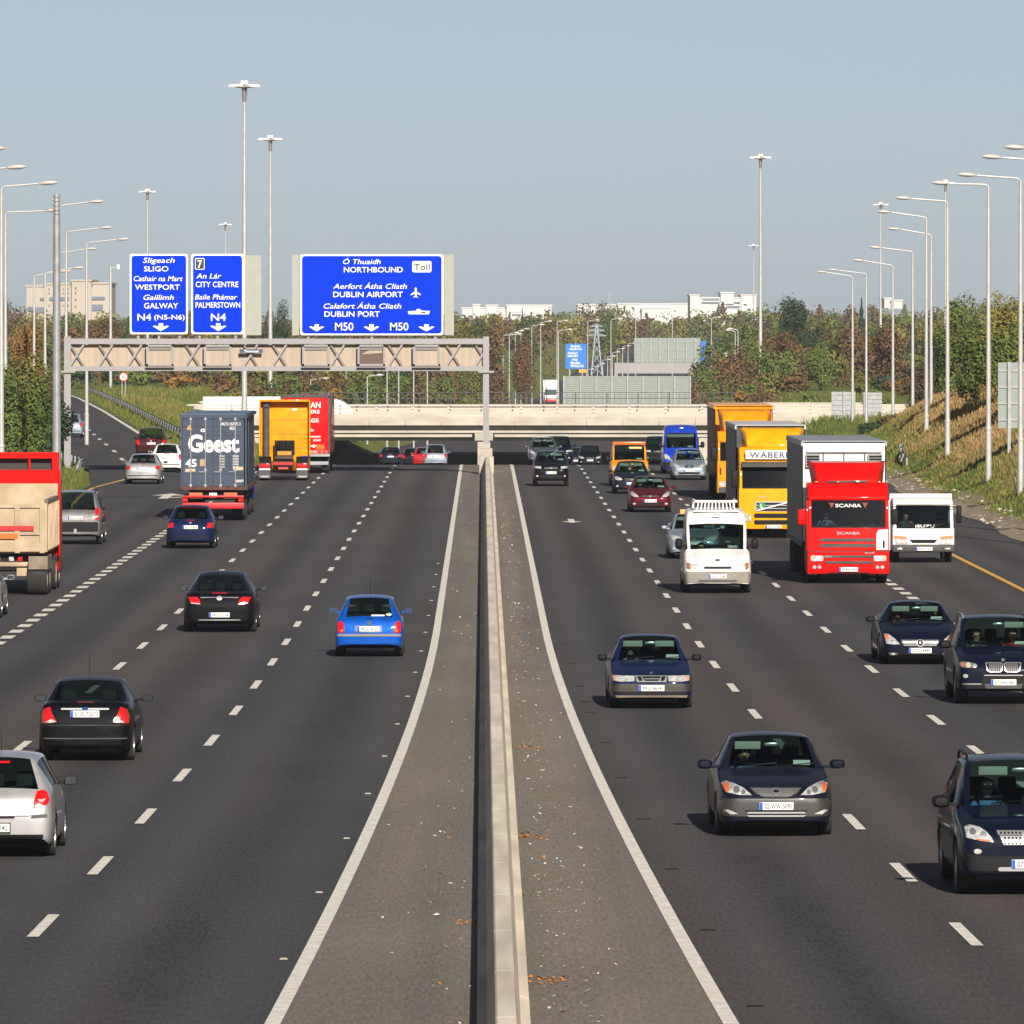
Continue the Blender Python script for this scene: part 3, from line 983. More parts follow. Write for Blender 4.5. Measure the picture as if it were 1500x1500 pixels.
        if not rear:
            yv = k['roofF'] - .10 if k['roofF'] - cy > .4 else k['roofF']
            for vx, fl in k.get('visors', ()):
                b = MB(); b.cbox((vx, k['roofF'] + .04, H - .17), (.40, .02, .12))
                o = b.build('sun_visor', M_VISOR, rt, bevel=.006)
            b = MB(); b.cbox((0.02, k['roofF'] - .02, H - .155), (.20, .03, .055)); b.build('rear_view_mirror', k.get('rvm', M_SILVER), rt, bevel=.01)
            # tax and insurance discs low on the passenger side
            b = MB(); b.cbox((.47, cy + .19, cz + .085), (.26, .006, .075)); b.build('windscreen_disc', M_PAPER, rt)
        for i, (kind, sx, shirt, hair, lab) in enumerate(people):
            p = person((0, 0, 0), SHIRTS[shirt], HAIRS[hair], lab, kind)
            wm = Matrix.Translation(rt.location) @ Matrix.Rotation(rt.rotation_euler.z, 4, 'Z')
            p.location = wm @ Vector((sx, sy + .02, sz + .06))
            p.rotation_euler = (0, 0, rt.rotation_euler.z)
    return rt
# ------------------------------------------------------------------ car kinds
def bars(nm, x0, x1, z0, z1, n, m, frac=.5, off=.018, tx=0.0):
    out = []
    for i in range(n):
        a = z0 + (z1 - z0) * (i + .5 - frac / 2) / n; b = z0 + (z1 - z0) * (i + .5 + frac / 2) / n
        t = tx * (1 - (i + .5) / n)
        out.append((nm, ((x0 + t, a), (x1 - t, a), (x1 - t, b), (x0 + t, b)), m, off))
    return tuple(out)
K_CAMRY = dict(key='camry', L=4.80, W=1.80, H=1.48, g=.20, wr=.32, axles=(.95, 3.67), belt=(.93, 1.0), aerial=None,
    nose=[(0, .66, .56, .27), (.05, .82, .66, .24), (.20, .94, .76, .22), (.55, .995, .84, .20)], cowl=(1.42, .985), roofF=2.12, roofR=3.35, rear=(4.05, 1.04),
    tail=[(4.45, .97, 1.05, .22), (4.68, .88, .98, .26), (4.80, .74, .66, .3)], visors=((-.34, 0),), mirror_m='paint', mirror=(.24, .15),
    front_parts=[
        ('headlight', ((-.82, .815), (-.74, .845), (-.64, .825), (-.50, .765), (-.37, .655), (-.55, .655), (-.76, .695)), M_LENS, True, .012,
            (('indicator', ((-.815, .805), (-.74, .835), (-.70, .825), (-.72, .71), (-.765, .70)), M_AMBER, .018), ('reflector', oval(-.60, .735, .05, .05), M_CHROME, .016), ('reflector', oval(-.50, .70, .035, .035), M_CHROME, .016))),
        ('grille', ((-.40, .765), (-.31, .675), (-.18, .62), (.18, .62), (.31, .675), (.40, .765)), M_GTRIM, False, .010,
            bars('grille_bar', -.36, .36, .64, .755, 4, M_SILVER, .42, .020, .14) + (('badge', oval(0, .715, .075, .05), M_CHROME, .034), ('badge_centre', oval(0, .715, .045, .022), M_TRIM, .04))),
        ('bumper', ((-.86, .53), (-.80, .33), (.80, .33), (.86, .53), (.80, .60), (-.80, .60)), mat('paint_grey_lower', (.040, .039, .038), .45, .1, .4), False, .006),
        ('air_intake', ((-.48, .425), (-.40, .335), (.40, .335), (.48, .425)), M_TRIM, False, .012, (('intake_bar', rect(-.44, .44, .375, .40), M_SILVER, .022), ('intake_bar', ((-.42, .325), (.42, .325), (.45, .35), (-.45, .35)), M_SILVER, .022))),
        ('fog_light', ((-.80, .42), (-.74, .435), (-.58, .37), (-.70, .36)), M_LENS, True, .014)],
    front_plate=(0, .49))
K_SAAB = dict(key='saab', L=4.63, W=1.72, H=1.43, g=.19, wr=.31, axles=(.98, 3.58), belt=(.90, .94), seat_z=.36,
    nose=[(0, .74, .50, .26), (.05, .86, .60, .22), (.16, .95, .69, .20), (.55, .995, .79, .19)], cowl=(1.38, .935), roofF=2.02, roofR=3.35, rear=(4.25, 1.0),
    tail=[(4.50, .95, .98, .22), (4.63, .78, .66, .3)], visors=((-.33, 0), (.33, 0)), mirror_m='black', mirror=(.20, .14),
    front_parts=[
        ('headlight', ((-.79, .69), (-.345, .685), (-.345, .575), (-.60, .565), (-.78, .585)), M_LENS, True, .012, (('indicator', ((-.79, .688), (-.70, .687), (-.70, .575), (-.78, .588)), mat('pale_amber', (.62, .36, .26), .2, 0, 1), .018),)),
        ('grille', ((-.335, .69), (-.30, .56), (.30, .56), (.335, .69)), M_SILVER, False, .012, (('grille_slot', ((-.19, .67), (-.14, .58), (.14, .58), (.19, .67)), M_TRIM, .018), ('grille_slot', ((-.29, .67), (-.215, .67), (-.18, .58), (-.255, .58)), M_TRIM, .018), ('grille_slot', ((.29, .67), (.215, .67), (.18, .58), (.255, .58)), M_TRIM, .018), ('grille_bar', rect(-.15, .15, .615, .632), M_CHROME, .026))),
        ('bumper', ((-.85, .52), (-.82, .36), (.82, .36), (.85, .52)), mat('bumper_brown', (.034, .030, .026), .6, var=.2), False, .010),
        ('air_intake', rect(-.70, -.30, .30, .355, .01), M_TRIM, True, .012), ('air_intake', rect(-.24, .24, .285, .355, .01), M_TRIM, False, .012),
        ('lip', ((-.74, .285), (-.72, .24), (.72, .24), (.74, .285)), mat('dusty_lip', (.22, .18, .13), .8), False, .008),
        ('badge', oval(0, .735, .022, .022), M_CHROME, False, .012)],
    front_plate=(0, .435))
K_ML = dict(key='ml', L=4.78, W=1.92, H=1.80, g=.28, wr=.375, ww=.26, axles=(.90, 3.82), belt=(1.10, 1.18), rw=.71, cw=.83, seat_z=.58,
    nose=[(0, .76, .72, .34), (.05, .88, .84, .30), (.18, .96, .96, .28), (.55, 1, 1.04, .28)], cowl=(1.30, 1.17), roofF=1.95, roofR=4.05, rear=(4.55, 1.22),
    tail=[(4.68, .95, 1.14, .32), (4.78, .84, .8, .38)], visors=((-.34, 0),), mirror_m='black', mirror=(.26, .17), rails=True,
    front_parts=[
        ('headlight', ((-.865, .955), (-.785, .985), (-.667, .96), (-.578, .90), (-.504, .815), (-.485, .756), (-.652, .775), (-.85, .815)), M_LENS, True, .012, (('reflector', oval(-.76, .90, .045, .045), M_CHROME, .018), ('reflector', oval(-.62, .865, .045, .045), M_CHROME, .018), ('indicator', ((-.72, .79), (-.53, .765), (-.52, .785), (-.72, .805)), M_AMBER, .016))),
        ('grille', ((-.45, .92), (-.36, .71), (.36, .71), (.45, .92)), M_TRIM, False, .010, (
            ('grille_bar', ((-.44, .915), (-.415, .855), (.415, .855), (.44, .915)), M_SILVER, .024), ('grille_bar', ((-.40, .845), (-.375, .785), (.375, .785), (.40, .845)), M_SILVER, .024), ('grille_bar', ((-.365, .775), (-.345, .72), (.345, .72), (.365, .775)), M_SILVER, .024))
            + tuple(('grille_hole', rect(s * (.12 + .052 * i) - .014, s * (.12 + .052 * i) + .014, z - .014, z + .014), M_TRIM, .030) for i in range(6) for s in (-1, 1) for z in ((.885, .815, .748) if i < 5 else (.885,)))
            + (('badge', oval(0, .815, .095, .095, 20), M_CHROME, .036), ('badge_field', oval(0, .815, .078, .078, 20), M_TRIM, .040), ('badge_star', ((-.008, .815), (0, .895), (.008, .815), (.068, .772), (0, .803), (-.068, .772)), M_CHROME, .046))),
        ('fog_light', oval(-.70, .63, .055, .035), M_LENS, True, .014), ('bumper', ((-.88, .60), (-.86, .42), (-.78, .36), (.78, .36), (.86, .42), (.88, .60), (.60, .56), (-.60, .56)), M_TRIM, False, .008),
        ('skid_plate', rect(-.42, .42, .36, .415, .015), M_SILVER, False, .016)],
    front_plate=(.02, .46))
K_X5 = dict(key='x5', L=4.85, W=1.93, H=1.75, g=.28, wr=.375, ww=.26, axles=(.92, 3.85), belt=(1.08, 1.16), rw=.71, cw=.83, seat_z=.56,
    nose=[(0, .74, .68, .34), (.05, .87, .80, .30), (.18, .96, .92, .28), (.55, 1, 1.02, .28)], cowl=(1.40, 1.13), roofF=2.05, roofR=4.05, rear=(4.60, 1.2),
    tail=[(4.75, .95, 1.14, .32), (4.85, .84, .8, .38)], visors=((.36, 0),), mirror_m='black', mirror=(.26, .17), rails=True, rail_m=M_STEEL,
    front_parts=[
        ('headlight', ((-.90, .86), (-.84, .90), (-.72, .885), (-.56, .855), (-.53, .80), (-.60, .765), (-.78, .765), (-.88, .80)), mat('smoked_lens', (.20, .17, .16), .15, .3, 1), True, .012, (('reflector', oval(-.59, .81, .045, .045), M_CHROME, .018), ('reflector', oval(-.72, .825, .055, .055), mat('lamp_glow', (.72, .62, .45), .2, .4), .018), ('indicator', oval(-.84, .83, .04, .05), mat('pink_lens', (.5, .18, .14), .2, 0, 1), .018))),
        ('grille', ((-.37, .86), (-.36, .88), (-.05, .88), (-.01, .85), (-.02, .72), (-.07, .675), (-.28, .675), (-.34, .72)), M_CHROME, True, .012,
            (('grille_field', ((-.35, .845), (-.335, .862), (-.06, .862), (-.03, .84), (-.04, .73), (-.08, .695), (-.27, .695), (-.32, .73)), M_TRIM, .018),) + tuple(('grille_bar', rect(-.07 - .042 * i - .006, -.07 - .042 * i + .006, .70, .855), M_STEELD, .026) for i in range(6))),
        ('bumper', ((-.88, .46), (-.82, .34), (.82, .34), (.88, .46), (.45, .46), (.42, .62), (-.42, .62), (-.45, .46)), M_TRIM, False, .007),
        ('air_intake', ((-.40, .44), (-.36, .34), (.36, .34), (.40, .44)), M_GTRIM, False, .013), ('trim_strip', rect(-.40, .40, .605, .625), M_SILVER, False, .014), ('trim_strip', rect(-.84, -.46, .425, .445), M_SILVER, True, .016),
        ('fog_light', oval(-.78, .60, .05, .04), M_LENS, True, .014), ('badge', oval(0, .925, .035, .032), M_SILVER, False, .012)],
    front_plate=(0, .47))
K_CLS = dict(key='cls', L=4.91, W=1.87, H=1.39, g=.18, wr=.335, ww=.24, axles=(.88, 3.73), belt=(.92, .95), rw=.60, cw=.82, seat_z=.34,
    nose=[(0, .66, .50, .24), (.05, .80, .58, .21), (.22, .93, .68, .19), (.6, .99, .79, .18)], cowl=(1.50, .935), roofF=2.15, roofR=3.30, rdrop=.03, rear=(4.30, .97),
    tail=[(4.6, .95, .97, .22), (4.8, .86, .88, .26), (4.91, .72, .6, .3)], visors=((-.33, 0), (.33, 0)), mirror_m='black', mirror=(.22, .13),
    front_parts=[
        ('headlight', ((-.82, .71), (-.72, .71), (-.57, .60), (-.47, .48), (-.62, .475), (-.77, .49)), M_LENS, True, .012, (('indicator', ((-.815, .70), (-.73, .70), (-.70, .62), (-.79, .58)), mat('orange_lens', (.6, .25, .1), .2, 0, 1), .018), ('reflector', oval(-.64, .54, .045, .04), M_CHROME, .018))),
        ('grille', ((-.44, .585), (-.42, .50), (-.34, .435), (.34, .435), (.42, .50), (.44, .585)), M_GTRIM, False, .012, bars('grille_bar', -.42, .42, .44, .58, 4, M_SILVER, .5, .022, .05) + (('badge', oval(0, .51, .09, .085, 20), M_CHROME, .036), ('badge_field', oval(0, .51, .072, .068, 20), M_TRIM, .040), ('badge_star', ((-.008, .51), (0, .58), (.008, .51), (.062, .472), (0, .50), (-.062, .472)), M_CHROME, .046))),
        ('air_intake', rect(-.45, .45, .225, .27, .01), M_TRIM, False, .012), ('fog_light', ((-.74, .29), (-.52, .285), (-.50, .225), (-.70, .225)), mat('dark_lens', (.12, .12, .12), .2, .3, 1), True, .014, (('reflector', oval(-.62, .257, .05, .026), M_LENS, .02),))],
    front_plate=(0, .335))
# generic hatch, saloon, estate and off-road front ends
def generic(key, L=4.3, W=1.74, H=1.46, suv=False, hatch=True, light=0, gr=0, lens=None, **kw):
    dz = .22 if suv else 0.0
    g = .19 + .09 * suv
    k = dict(key=key, L=L, W=W, H=H, g=g, wr=.31 + .05 * suv, axles=(.86, L - .84), belt=(.92 + dz, .97 + dz), seat_z=.36 + dz * .9,
        nose=[(0, .70, .53 + dz * .8, .26 + dz * .3), (.05, .84, .64 + dz, .22 + dz * .3), (.18, .94, .74 + dz, g), (.5, .995, .83 + dz, g)], cowl=(1.22, .96 + dz), roofF=1.90, mirror=(.20, .14), visors=((-.33, 0), (.33, 0)))
    if hatch: k.update(roofR=L - .55, rear=(L - .2, .98 + dz), tail=[(L - .10, .95, .90 + dz, g + .03), (L, .82, .62 + dz, g + .09)])
    else: k.update(roofR=L - 1.45, rear=(L - .78, 1.0 + dz), tail=[(L - .35, .97, 1.01 + dz, g), (L - .12, .88, .93 + dz, g + .05), (L, .74, .62 + dz, g + .1)])
    a = W / 1.74
    HL = [((-.80, .78), (-.70, .81), (-.48, .73), (-.42, .64), (-.62, .62), (-.78, .67)), ((-.80, .76), (-.45, .74), (-.43, .63), (-.78, .65)), ((-.79, .84), (-.70, .86), (-.52, .72), (-.46, .63), (-.66, .65), (-.78, .72))][light]
    HL = tuple((x * a, z + dz) for x, z in HL)
    GR = [((-.36, .72), (-.30, .61), (.30, .61), (.36, .72)), ((-.40, .71), (-.38, .64), (.38, .64), (.40, .71)), ((-.24, .74), (-.20, .60), (.20, .60), (.24, .74))][gr]
    GR = tuple((x, z + dz) for x, z in GR)
    gz0, gz1 = min(z for x, z in GR), max(z for x, z in GR); gx = max(x for x, z in GR)
    k['front_parts'] = [('headlight', HL, lens or M_LENS, True, .012), ('grille', GR, M_TRIM, False, .010, bars('grille_bar', -gx * .88, gx * .88, gz0, gz1, 2, M_SILVER, .3, .02) + (('badge', oval(0, (gz0 + gz1) / 2, .06, .045), M_CHROME, .032),)),
        ('air_intake', ((-.55, .40 + dz * .6), (-.50, .30 + dz * .5), (.50, .30 + dz * .5), (.55, .40 + dz * .6)), M_TRIM, False, .010), ('fog_light', oval(-.66, .36 + dz * .6, .06, .04), M_LENS, True, .012)]
    k['front_plate'] = (0, .475 + dz * .8)
    b = k['tail'][-1]
    rz = .98 + dz
    TL = ((-.82 * a, rz - .07), (-.60 * a, rz - .08), (-.58 * a, rz - .24), (-.82 * a, rz - .27)) if not hatch else ((-.80 * a, rz - .02), (-.66 * a, rz - .02), (-.60 * a, rz - .20), (-.63 * a, rz - .32), (-.80 * a, rz - .28))
    k['rear_parts'] = [('tail_light', TL, M_RED, True, .012), ('bumper_strip', rect(-.70 * a, .70 * a, .40 + dz, .44 + dz), M_TRIM, False, .008), ('brake_light', rect(-.15, .15, rz - .005, rz + .02), M_RED, False, .01), ('badge', oval(0, rz - .08, .05, .035), M_CHROME, False, .012)]
    k['rear_plate'] = (0, rz - .23)
    k.update(kw)
    return k
K_FOCUS = generic('focus', L=4.38, W=1.72, H=1.44, hatch=False, aerial=(1.95, .05), mirror_m='black', mirror=(.21, .13), belt=(.94, 1.0), rw=.66, rcw=.82, rrw=.98,
    rear_parts=[
        ('tail_light', ((-.75, .945), (-.63, .985), (-.585, .86), (-.50, .72), (-.62, .70), (-.79, .69), (-.80, .80)), M_RED, True, .012, (('reverse_light', ((-.72, .715), (-.60, .775), (-.505, .722), (-.62, .702)), M_LENS, .018),)),
        ('chrome_bar', rect(-.43, .43, .935, .965, .008), M_CHROME, False, .016, (('badge', oval(0, .955, .055, .028), mat('badge_blue', (.02, .05, .2), .3), .026),)),
        ('brake_light', rect(-.15, .15, 1.055, 1.075), mat('dim_red', (.2, .02, .02), .3), False, .01),
        ('bumper_strip', rect(-.76, .76, .415, .435), M_GTRIM, False, .010), ('bumper_gap', rect(-.80, .80, .655, .667), M_INK, False, .004), ('exhaust', rect(-.52, -.30, .215, .255, .01), mat('rust_brown', (.12, .06, .03), .7), False, .02)],
    rear_plate=(0, .862))
K_FOCUS['rear'] = (3.62, 1.06); K_FOCUS['tail'] = [(4.05, .97, 1.075, .20), (4.25, .90, 1.0, .24), (4.38, .82, .62, .30)]; K_FOCUS['roofR'] = 2.95
K_CLIO = generic('clio', L=3.99, W=1.72, H=1.50, aerial=(2.2, .02), aerial_h=.36, mirror_m='black', mirror=(.20, .14), rw=.65, rcw=.86, belt=(.95, 1.05), pframe=True,
    rear_parts=[
        ('tail_light', ((-.62, .99), (-.71, 1.01), (-.77, .975), (-.81, .86), (-.78, .80), (-.565, .735), (-.585, .86)), M_RED, True, .012, (('reverse_light', ((-.64, .88), (-.68, .87), (-.755, .885), (-.71, .835), (-.66, .845)), M_LENS, .018),)),
        ('reflector', ((-.54, .60), (-.78, .615), (-.77, .66), (-.55, .645)), M_GTRIM, True, .012), ('badge', ((0, .86), (.045, .80), (0, .74), (-.045, .80)), M_GTRIM, False, .014),
        ('tailgate_gap', ((-.60, .65), (-.50, .635), (.50, .635), (.60, .65), (.50, .627), (-.50, .627)), M_INK, False, .004), ('lower_trim', rect(-.72, .72, .30, .36), M_TRIM, False, .008), ('brake_light', rect(-.2, .2, 1.385, 1.415), M_RED, False, .02), ('tailgate_handle', rect(-.30, .08, .60, .622), M_TRIM, False, .012)],
    rear_plate=(.03, .46))
K_CLIO['rear'] = (3.78, 1.0); K_CLIO['tail'] = [(3.92, .95, .90, .26), (3.99, .86, .60, .33)]; K_CLIO['roofR'] = 3.42
K_CORSA = generic('corsa', L=3.73, W=1.61, H=1.42, aerial=(1.9, 0), mirror_m='paint', mirror=(.18, .12), rw=.64, rcw=.80, belt=(.90, .93),
    rear_parts=[
        ('tail_light', ((-.75, .66), (-.745, .80), (-.69, .86), (-.60, .80), (-.575, .58), (-.73, .58)), M_RED, True, .014, (('reverse_light', oval(-.64, .63, .035, .03), M_AMBER, .02),)),
        ('bumper_strip', rect(-.76, .76, .495, .55), mat('grey_strip', (.22, .21, .20), .6), False, .012), ('plate_recess', rect(-.30, .33, .58, .75), mat('recess_blue', (.01, .05, .22), .4), False, .005),
        ('badge', oval(0, .80, .05, .05), M_GTRIM, False, .016), ('wiper', rect(-.10, .06, .905, .92), M_TRIM, False, .016), ('lower_trim', rect(-.62, .62, .22, .27), M_TRIM, False, .006), ('sticker', oval(-.46, 1.0, .07, .035), M_VISOR, False, .008), ('sticker', rect(-.36, -.05, .965, .995), M_PAPER, False, .008)],
    rear_plate=(.015, .67))
K_CORSA['rear'] = (3.52, .93); K_CORSA['tail'] = [(3.64, .95, .86, .26), (3.73, .84, .56, .31)]; K_CORSA['roofR'] = 3.22
K_INSIG = generic('insignia', L=4.83, W=1.86, H=1.49, hatch=False, aerial=(2.9, 0), aerial_h=.06, mirror_m='paint', mirror=(.20, .15), rw=.60, rcw=.74, softroof=True, belt=(.96, 1.03),
    rear_parts=[
        ('tail_light', ((-.80, .90), (-.57, .905), (-.50, .83), (-.48, .71), (-.72, .735)), M_RED, True, .012, (('reverse_light', ((-.74, .765), (-.50, .745), (-.485, .715), (-.70, .735)), M_LENS, .018),)),
        ('chrome_bar', ((-.48, .875), (-.10, .885), (.10, .885), (.48, .875), (.48, .90), (-.48, .90)), M_SILVER, False, .012), ('badge', oval(0, .875, .075, .055), M_CHROME, False, .022), ('spoiler', ((-.62, .98), (.62, .98), (.55, 1.02), (-.55, 1.02)), M_TRIM, False, .02, (('brake_light', rect(-.19, .19, .988, 1.01), M_RED, .028),)),
        ('bumper_strip', ((-.56, .31), (.56, .31), (.50, .335), (-.50, .335)), M_SILVER, False, .014), ('lower_trim', rect(-.60, .60, .24, .30), M_TRIM, False, .008)],
    rear_plate=(0, .45))
K_INSIG['rear'] = (4.30, 1.03); K_INSIG['tail'] = [(4.55, .95, 1.02, .22), (4.74, .88, .9, .24), (4.83, .76, .62, .30)]; K_INSIG['roofR'] = 3.3
K_SALOON = generic('saloon', L=4.45, W=1.72, H=1.47, hatch=False, light=0, gr=0)
K_SALOON2 = generic('saloon_b', L=4.55, W=1.78, H=1.45, hatch=False, light=2, gr=1)
K_HATCH = generic('hatch', L=4.05, W=1.70, H=1.48, light=0, gr=1)
K_HATCH2 = generic('hatch_b', L=4.2, W=1.74, H=1.52, light=2, gr=2)
K_MPV = generic('mpv', L=4.4, W=1.80, H=1.64, light=0, gr=0, rw=.68)
K_SUV = generic('suv', L=4.6, W=1.86, H=1.80, suv=True, light=1, gr=0, rw=.68)
K_SUVR = generic('suv_r', L=4.55, W=1.85, H=1.88, suv=True, light=1, gr=0, rw=.72, rcw=.86, rails=True, mirror_m='black',
    rear_parts=[('tail_light', ((-.84, 1.30), (-.70, 1.30), (-.69, .86), (-.82, .88)), M_RED, True, .016, (('reverse_light', rect(-.81, -.71, .97, 1.02), M_LENS, .02),)), ('bumper', rect(-.80, .80, .46, .80, .04), M_TRIM, False, .014, (('reflector', rect(.46, .66, .70, .75), M_RED, .02),)), ('tow_hitch', rect(-.05, .05, .40, .56, .01), M_STEEL, False, .05)], rear_plate=(0, .95))
# vans
def van(key, L, W, H, cz, fr, plate, cy=.80, rf=1.75, **kw):
    k = dict(key=key, L=L, W=W, H=H, g=.24, wr=.34, axles=(.95, L - 1.1), belt=(cz - .02, cz + .02), seat_z=cz - .72, cw=.86, rw=.78, rrw=1.0, rcw=.9,
        nose=[(0, .80, .62, .30), (.05, .92, .84, .27), (.16, .97, .98, .25), (.40, 1, 1.10, .24)], cowl=(cy, cz), roofF=rf, roofR=L - .25, rear=(L - .1, cz), tail=[(L - .04, .97, cz - .1, .3), (L, .93, .7, .34)],
        front_parts=fr, rear_parts=[], front_plate=plate, rear_plate=(0, .6), panel_van=True, mirror_m='black', mirror=(.22, .32), mz=.18, visors=())
    k.update(kw); return k
K_TRANSIT = van('transit', 5.2, 1.98, 2.42, 1.24, [
    ('headlight', ((-.90, .90), (-.56, .855), (-.53, .72), (-.84, .70), (-.90, .74)), M_LENS, True, .012, (('indicator', ((-.895, .895), (-.80, .88), (-.78, .715), (-.84, .705), (-.89, .745)), mat('dull_orange', (.30, .12, .05), .3, 0, 1), .018),)),
    ('grille', ((-.44, .83), (-.40, .70), (.40, .70), (.44, .83)), M_WHITE, False, .010, (('grille_slot', rect(-.40, .40, .715, .79, .012), M_TRIM, .016),)),
    ('bumper', ((-.98, .60), (-.94, .32), (.94, .32), (.98, .60), (.90, .64), (-.90, .64)), mat('dusty_bumper', (.24, .215, .18), .6, var=.15), False, .016, (('air_intake', rect(-.55, .55, .34, .40, .01), M_GTRIM, .022),)),
    ('badge', oval(0, .97, .07, .03), M_GTRIM, False, .012)], (0, .50), wtop=2.02, rw=.80, roofF=1.62)
K_VWVAN = van('vwvan', 4.8, 1.88, 1.98, 1.22, [
    ('headlight', rect(-.80, -.50, .80, .95, .02), M_LENS, True, .012), ('grille', rect(-.46, .46, .82, .93, .01), M_TRIM, False, .01, (('badge', oval(0, .875, .07, .07), M_CHROME, .02),)), ('bumper', ((-.92, .62), (-.9, .34), (.9, .34), (.92, .62)), M_TRIM, False, .016)], (0, .52), rf=1.45, mz=.1)
K_SPRINTER = van('sprinter', 5.6, 1.96, 2.50, 1.32, [
    ('headlight', ((-.92, 1.02), (-.78, 1.04), (-.58, .84), (-.62, .74), (-.88, .80)), M_LENS, True, .012), ('grille', ((-.48, .98), (-.40, .74), (.40, .74), (.48, .98)), M_TRIM, False, .01, bars('grille_bar', -.40, .40, .76, .96, 3, M_GTRIM, .3, .02)), ('bumper', ((-.96, .62), (-.92, .34), (.92, .34), (.96, .62)), M_TRIM, False, .014), ('badge', oval(0, 1.06, .08, .08), M_CHROME, False, .012)], (0, .5), visors=(), wtop=2.14)
# ------------------------------------------------------------------ paints
P_BLACK = paint('black', (0.004, 0.004, 0.006)); P_NAVY = paint('navy', (0.003, 0.005, 0.017)); P_DBLUE = paint('dark_blue', (0.005, 0.012, 0.050))
P_SLATE = paint('slate', (0.007, 0.009, 0.018)); P_SILVER = paint('silver', (0.50, 0.49, 0.49), .55, .32); P_BSILV = paint('silver_blue', (0.28, 0.33, 0.39), .5)
P_BLUE = paint('bright_blue', (0.003, 0.075, 0.40), .3); P_BURG = paint('burgundy', (0.10, 0.006, 0.014), .35); P_DRED = paint('dark_red', (0.05, 0.008, 0.012)); P_REDC = paint('red', (0.35, 0.01, 0.012))
P_WHITE = paint('white', (0.74, 0.72, 0.68), 0.0); P_ORANGE = paint('orange', (0.78, 0.27, 0.012), 0.0); P_VBLUE = paint('van_blue', (0.010, 0.045, 0.42), 0.0); P_GREYC = paint('grey', (0.10, 0.11, 0.13), .5); P_TITAN = paint('dark_silver', (0.17, 0.165, 0.165), .5)
# ------------------------------------------------------------------ traffic leaving (rear ends seen)
build_car(K_CLIO, P_SILVER, 2, 1253, 'rear', 'silver hatchback with tall red tail lights, cut by the left picture edge', plate='07-KE-2742')
build_car(K_FOCUS, P_BLACK, 131, 1113, 'rear', 'black saloon with roof aerial and chrome boot bar, ahead of the silver hatchback', plate='01-D-70273')
build_car(K_INSIG, P_BLACK, 323, 925, 'rear', 'black coupe-like saloon with silver strip between slanted tail lights, in the middle left lane', plate='09-D-27158')
build_car(K_CORSA, P_BLUE, 542, 961, 'rear', 'bright blue small hatchback beside the left median line', plate='99-D-76157')
build_car(K_SALOON, P_DBLUE, 280, 803, 'rear', 'dark blue saloon right behind the blue container truck', plate='02-D-51876')
build_car(K_SUVR, P_TITAN, 112, 797, 'rear', 'dark silver off-roader with roof rails beside the red tipper lorry', cat='suv', plate='06-D-3186')
build_car(K_SALOON2, P_SILVER, 210, 709, 'rear', 'silver saloon at the start of the exit ramp', plate='00-D-1862')
build_car(K_HATCH, P_WHITE, 245, 692, 'rear', 'white hatchback half hidden by the container truck on the exit ramp', plate='04-D-9316')
build_car(K_MPV, P_DRED, 222, 0, 'rear', 'dark red people carrier entering the exit ramp ahead of the white hatchback', D=474, z=ramp_z(474), plate='03-D-1177')
build_car(K_HATCH2, P_BSILV, 103, 0, 'rear', 'pale blue hatchback farthest up the exit ramp behind the lamp columns', D=542, z=ramp_z(542), plate='05-D-2231')
build_car(K_HATCH2, P_SILVER, -44, 905, 'rear', 'silver hatchback behind the red tipper lorry, only its mirror in the picture', plate='05-D-881')
build_car(K_SALOON2, P_SLATE, 572, 0, 'rear', 'black saloon dipping under the bridge, leftmost of the far cars leaving', D=632, detail=0, plate='06-D-7')
build_car(K_HATCH, P_BLACK, 604, 0, 'rear', 'small black hatchback under the bridge between black saloon and silver car', D=668, detail=0)
build_car(K_HATCH2, P_REDC, 621, 0, 'rear', 'red car under the bridge, mostly behind the silver car', D=658, detail=0)
build_car(K_MPV, P_BSILV, 638, 0, 'rear', 'silver blue car dipping under the bridge nearest to the median', D=628, detail=0, plate='07-D-1')
# ------------------------------------------------------------------ traffic approaching (fronts seen)
build_car(K_ML, P_NAVY, 1501, 1308, 'front', 'large navy off-roader with three-bar silver grille, cut by the right picture edge', cat='suv', plate='07-LH-1186', people=[(1, -.37, 0, 1, 'driver in a blue shirt behind the screen of the nearest navy off-roader')])
build_car(K_CAMRY, P_SLATE, 1134, 1222, 'front', 'dark grey-blue saloon with wide slatted grille and orange-tipped headlights', plate='02-WW-5091', people=[(0, -.37, 0, 1, 'driver in a blue shirt at the wheel of the dark saloon with orange-tipped headlights')])
build_car(K_SAAB, P_DBLUE, 953, 1036, 'front', 'older dark blue hatchback with chrome-framed grille and wide flat headlights', plate='99-D-86341', people=[(0, -.37, 3, 0, 'driver in dark clothes at the wheel of the older dark blue hatchback')])
build_car(K_X5, P_NAVY, 1466, 1030, 'front', 'navy off-roader with twin kidney grille and silver roof rails at the right edge', cat='suv', plate='07-WH-7601', people=[(0, -.38, 3, 1, 'driver in dark green raising both hands in the off-roader with twin grille'), (1, .38, 2, 0, 'front passenger in red beside the driver in dark green')])
build_car(K_CLS, P_NAVY, 1345, 972, 'front', 'low navy coupe saloon with star badge in a silver grille', plate='07-D-9495', people=[(0, -.37, 2, 0, 'driver in red in the low navy saloon with star badge')])
t = build_car(K_TRANSIT, P_WHITE, 1050, 868, 'front', 'white high-roof van with slatted roof rack in front of the red lorry', cat='van', name='van', plate='03-D-10386', people=[(0, -.42, 2, 1, 'driver in red at the wheel of the white high-roof van'), (1, .40, 3, 1, 'passenger in dark clothes in the white high-roof van')])
b = MB()
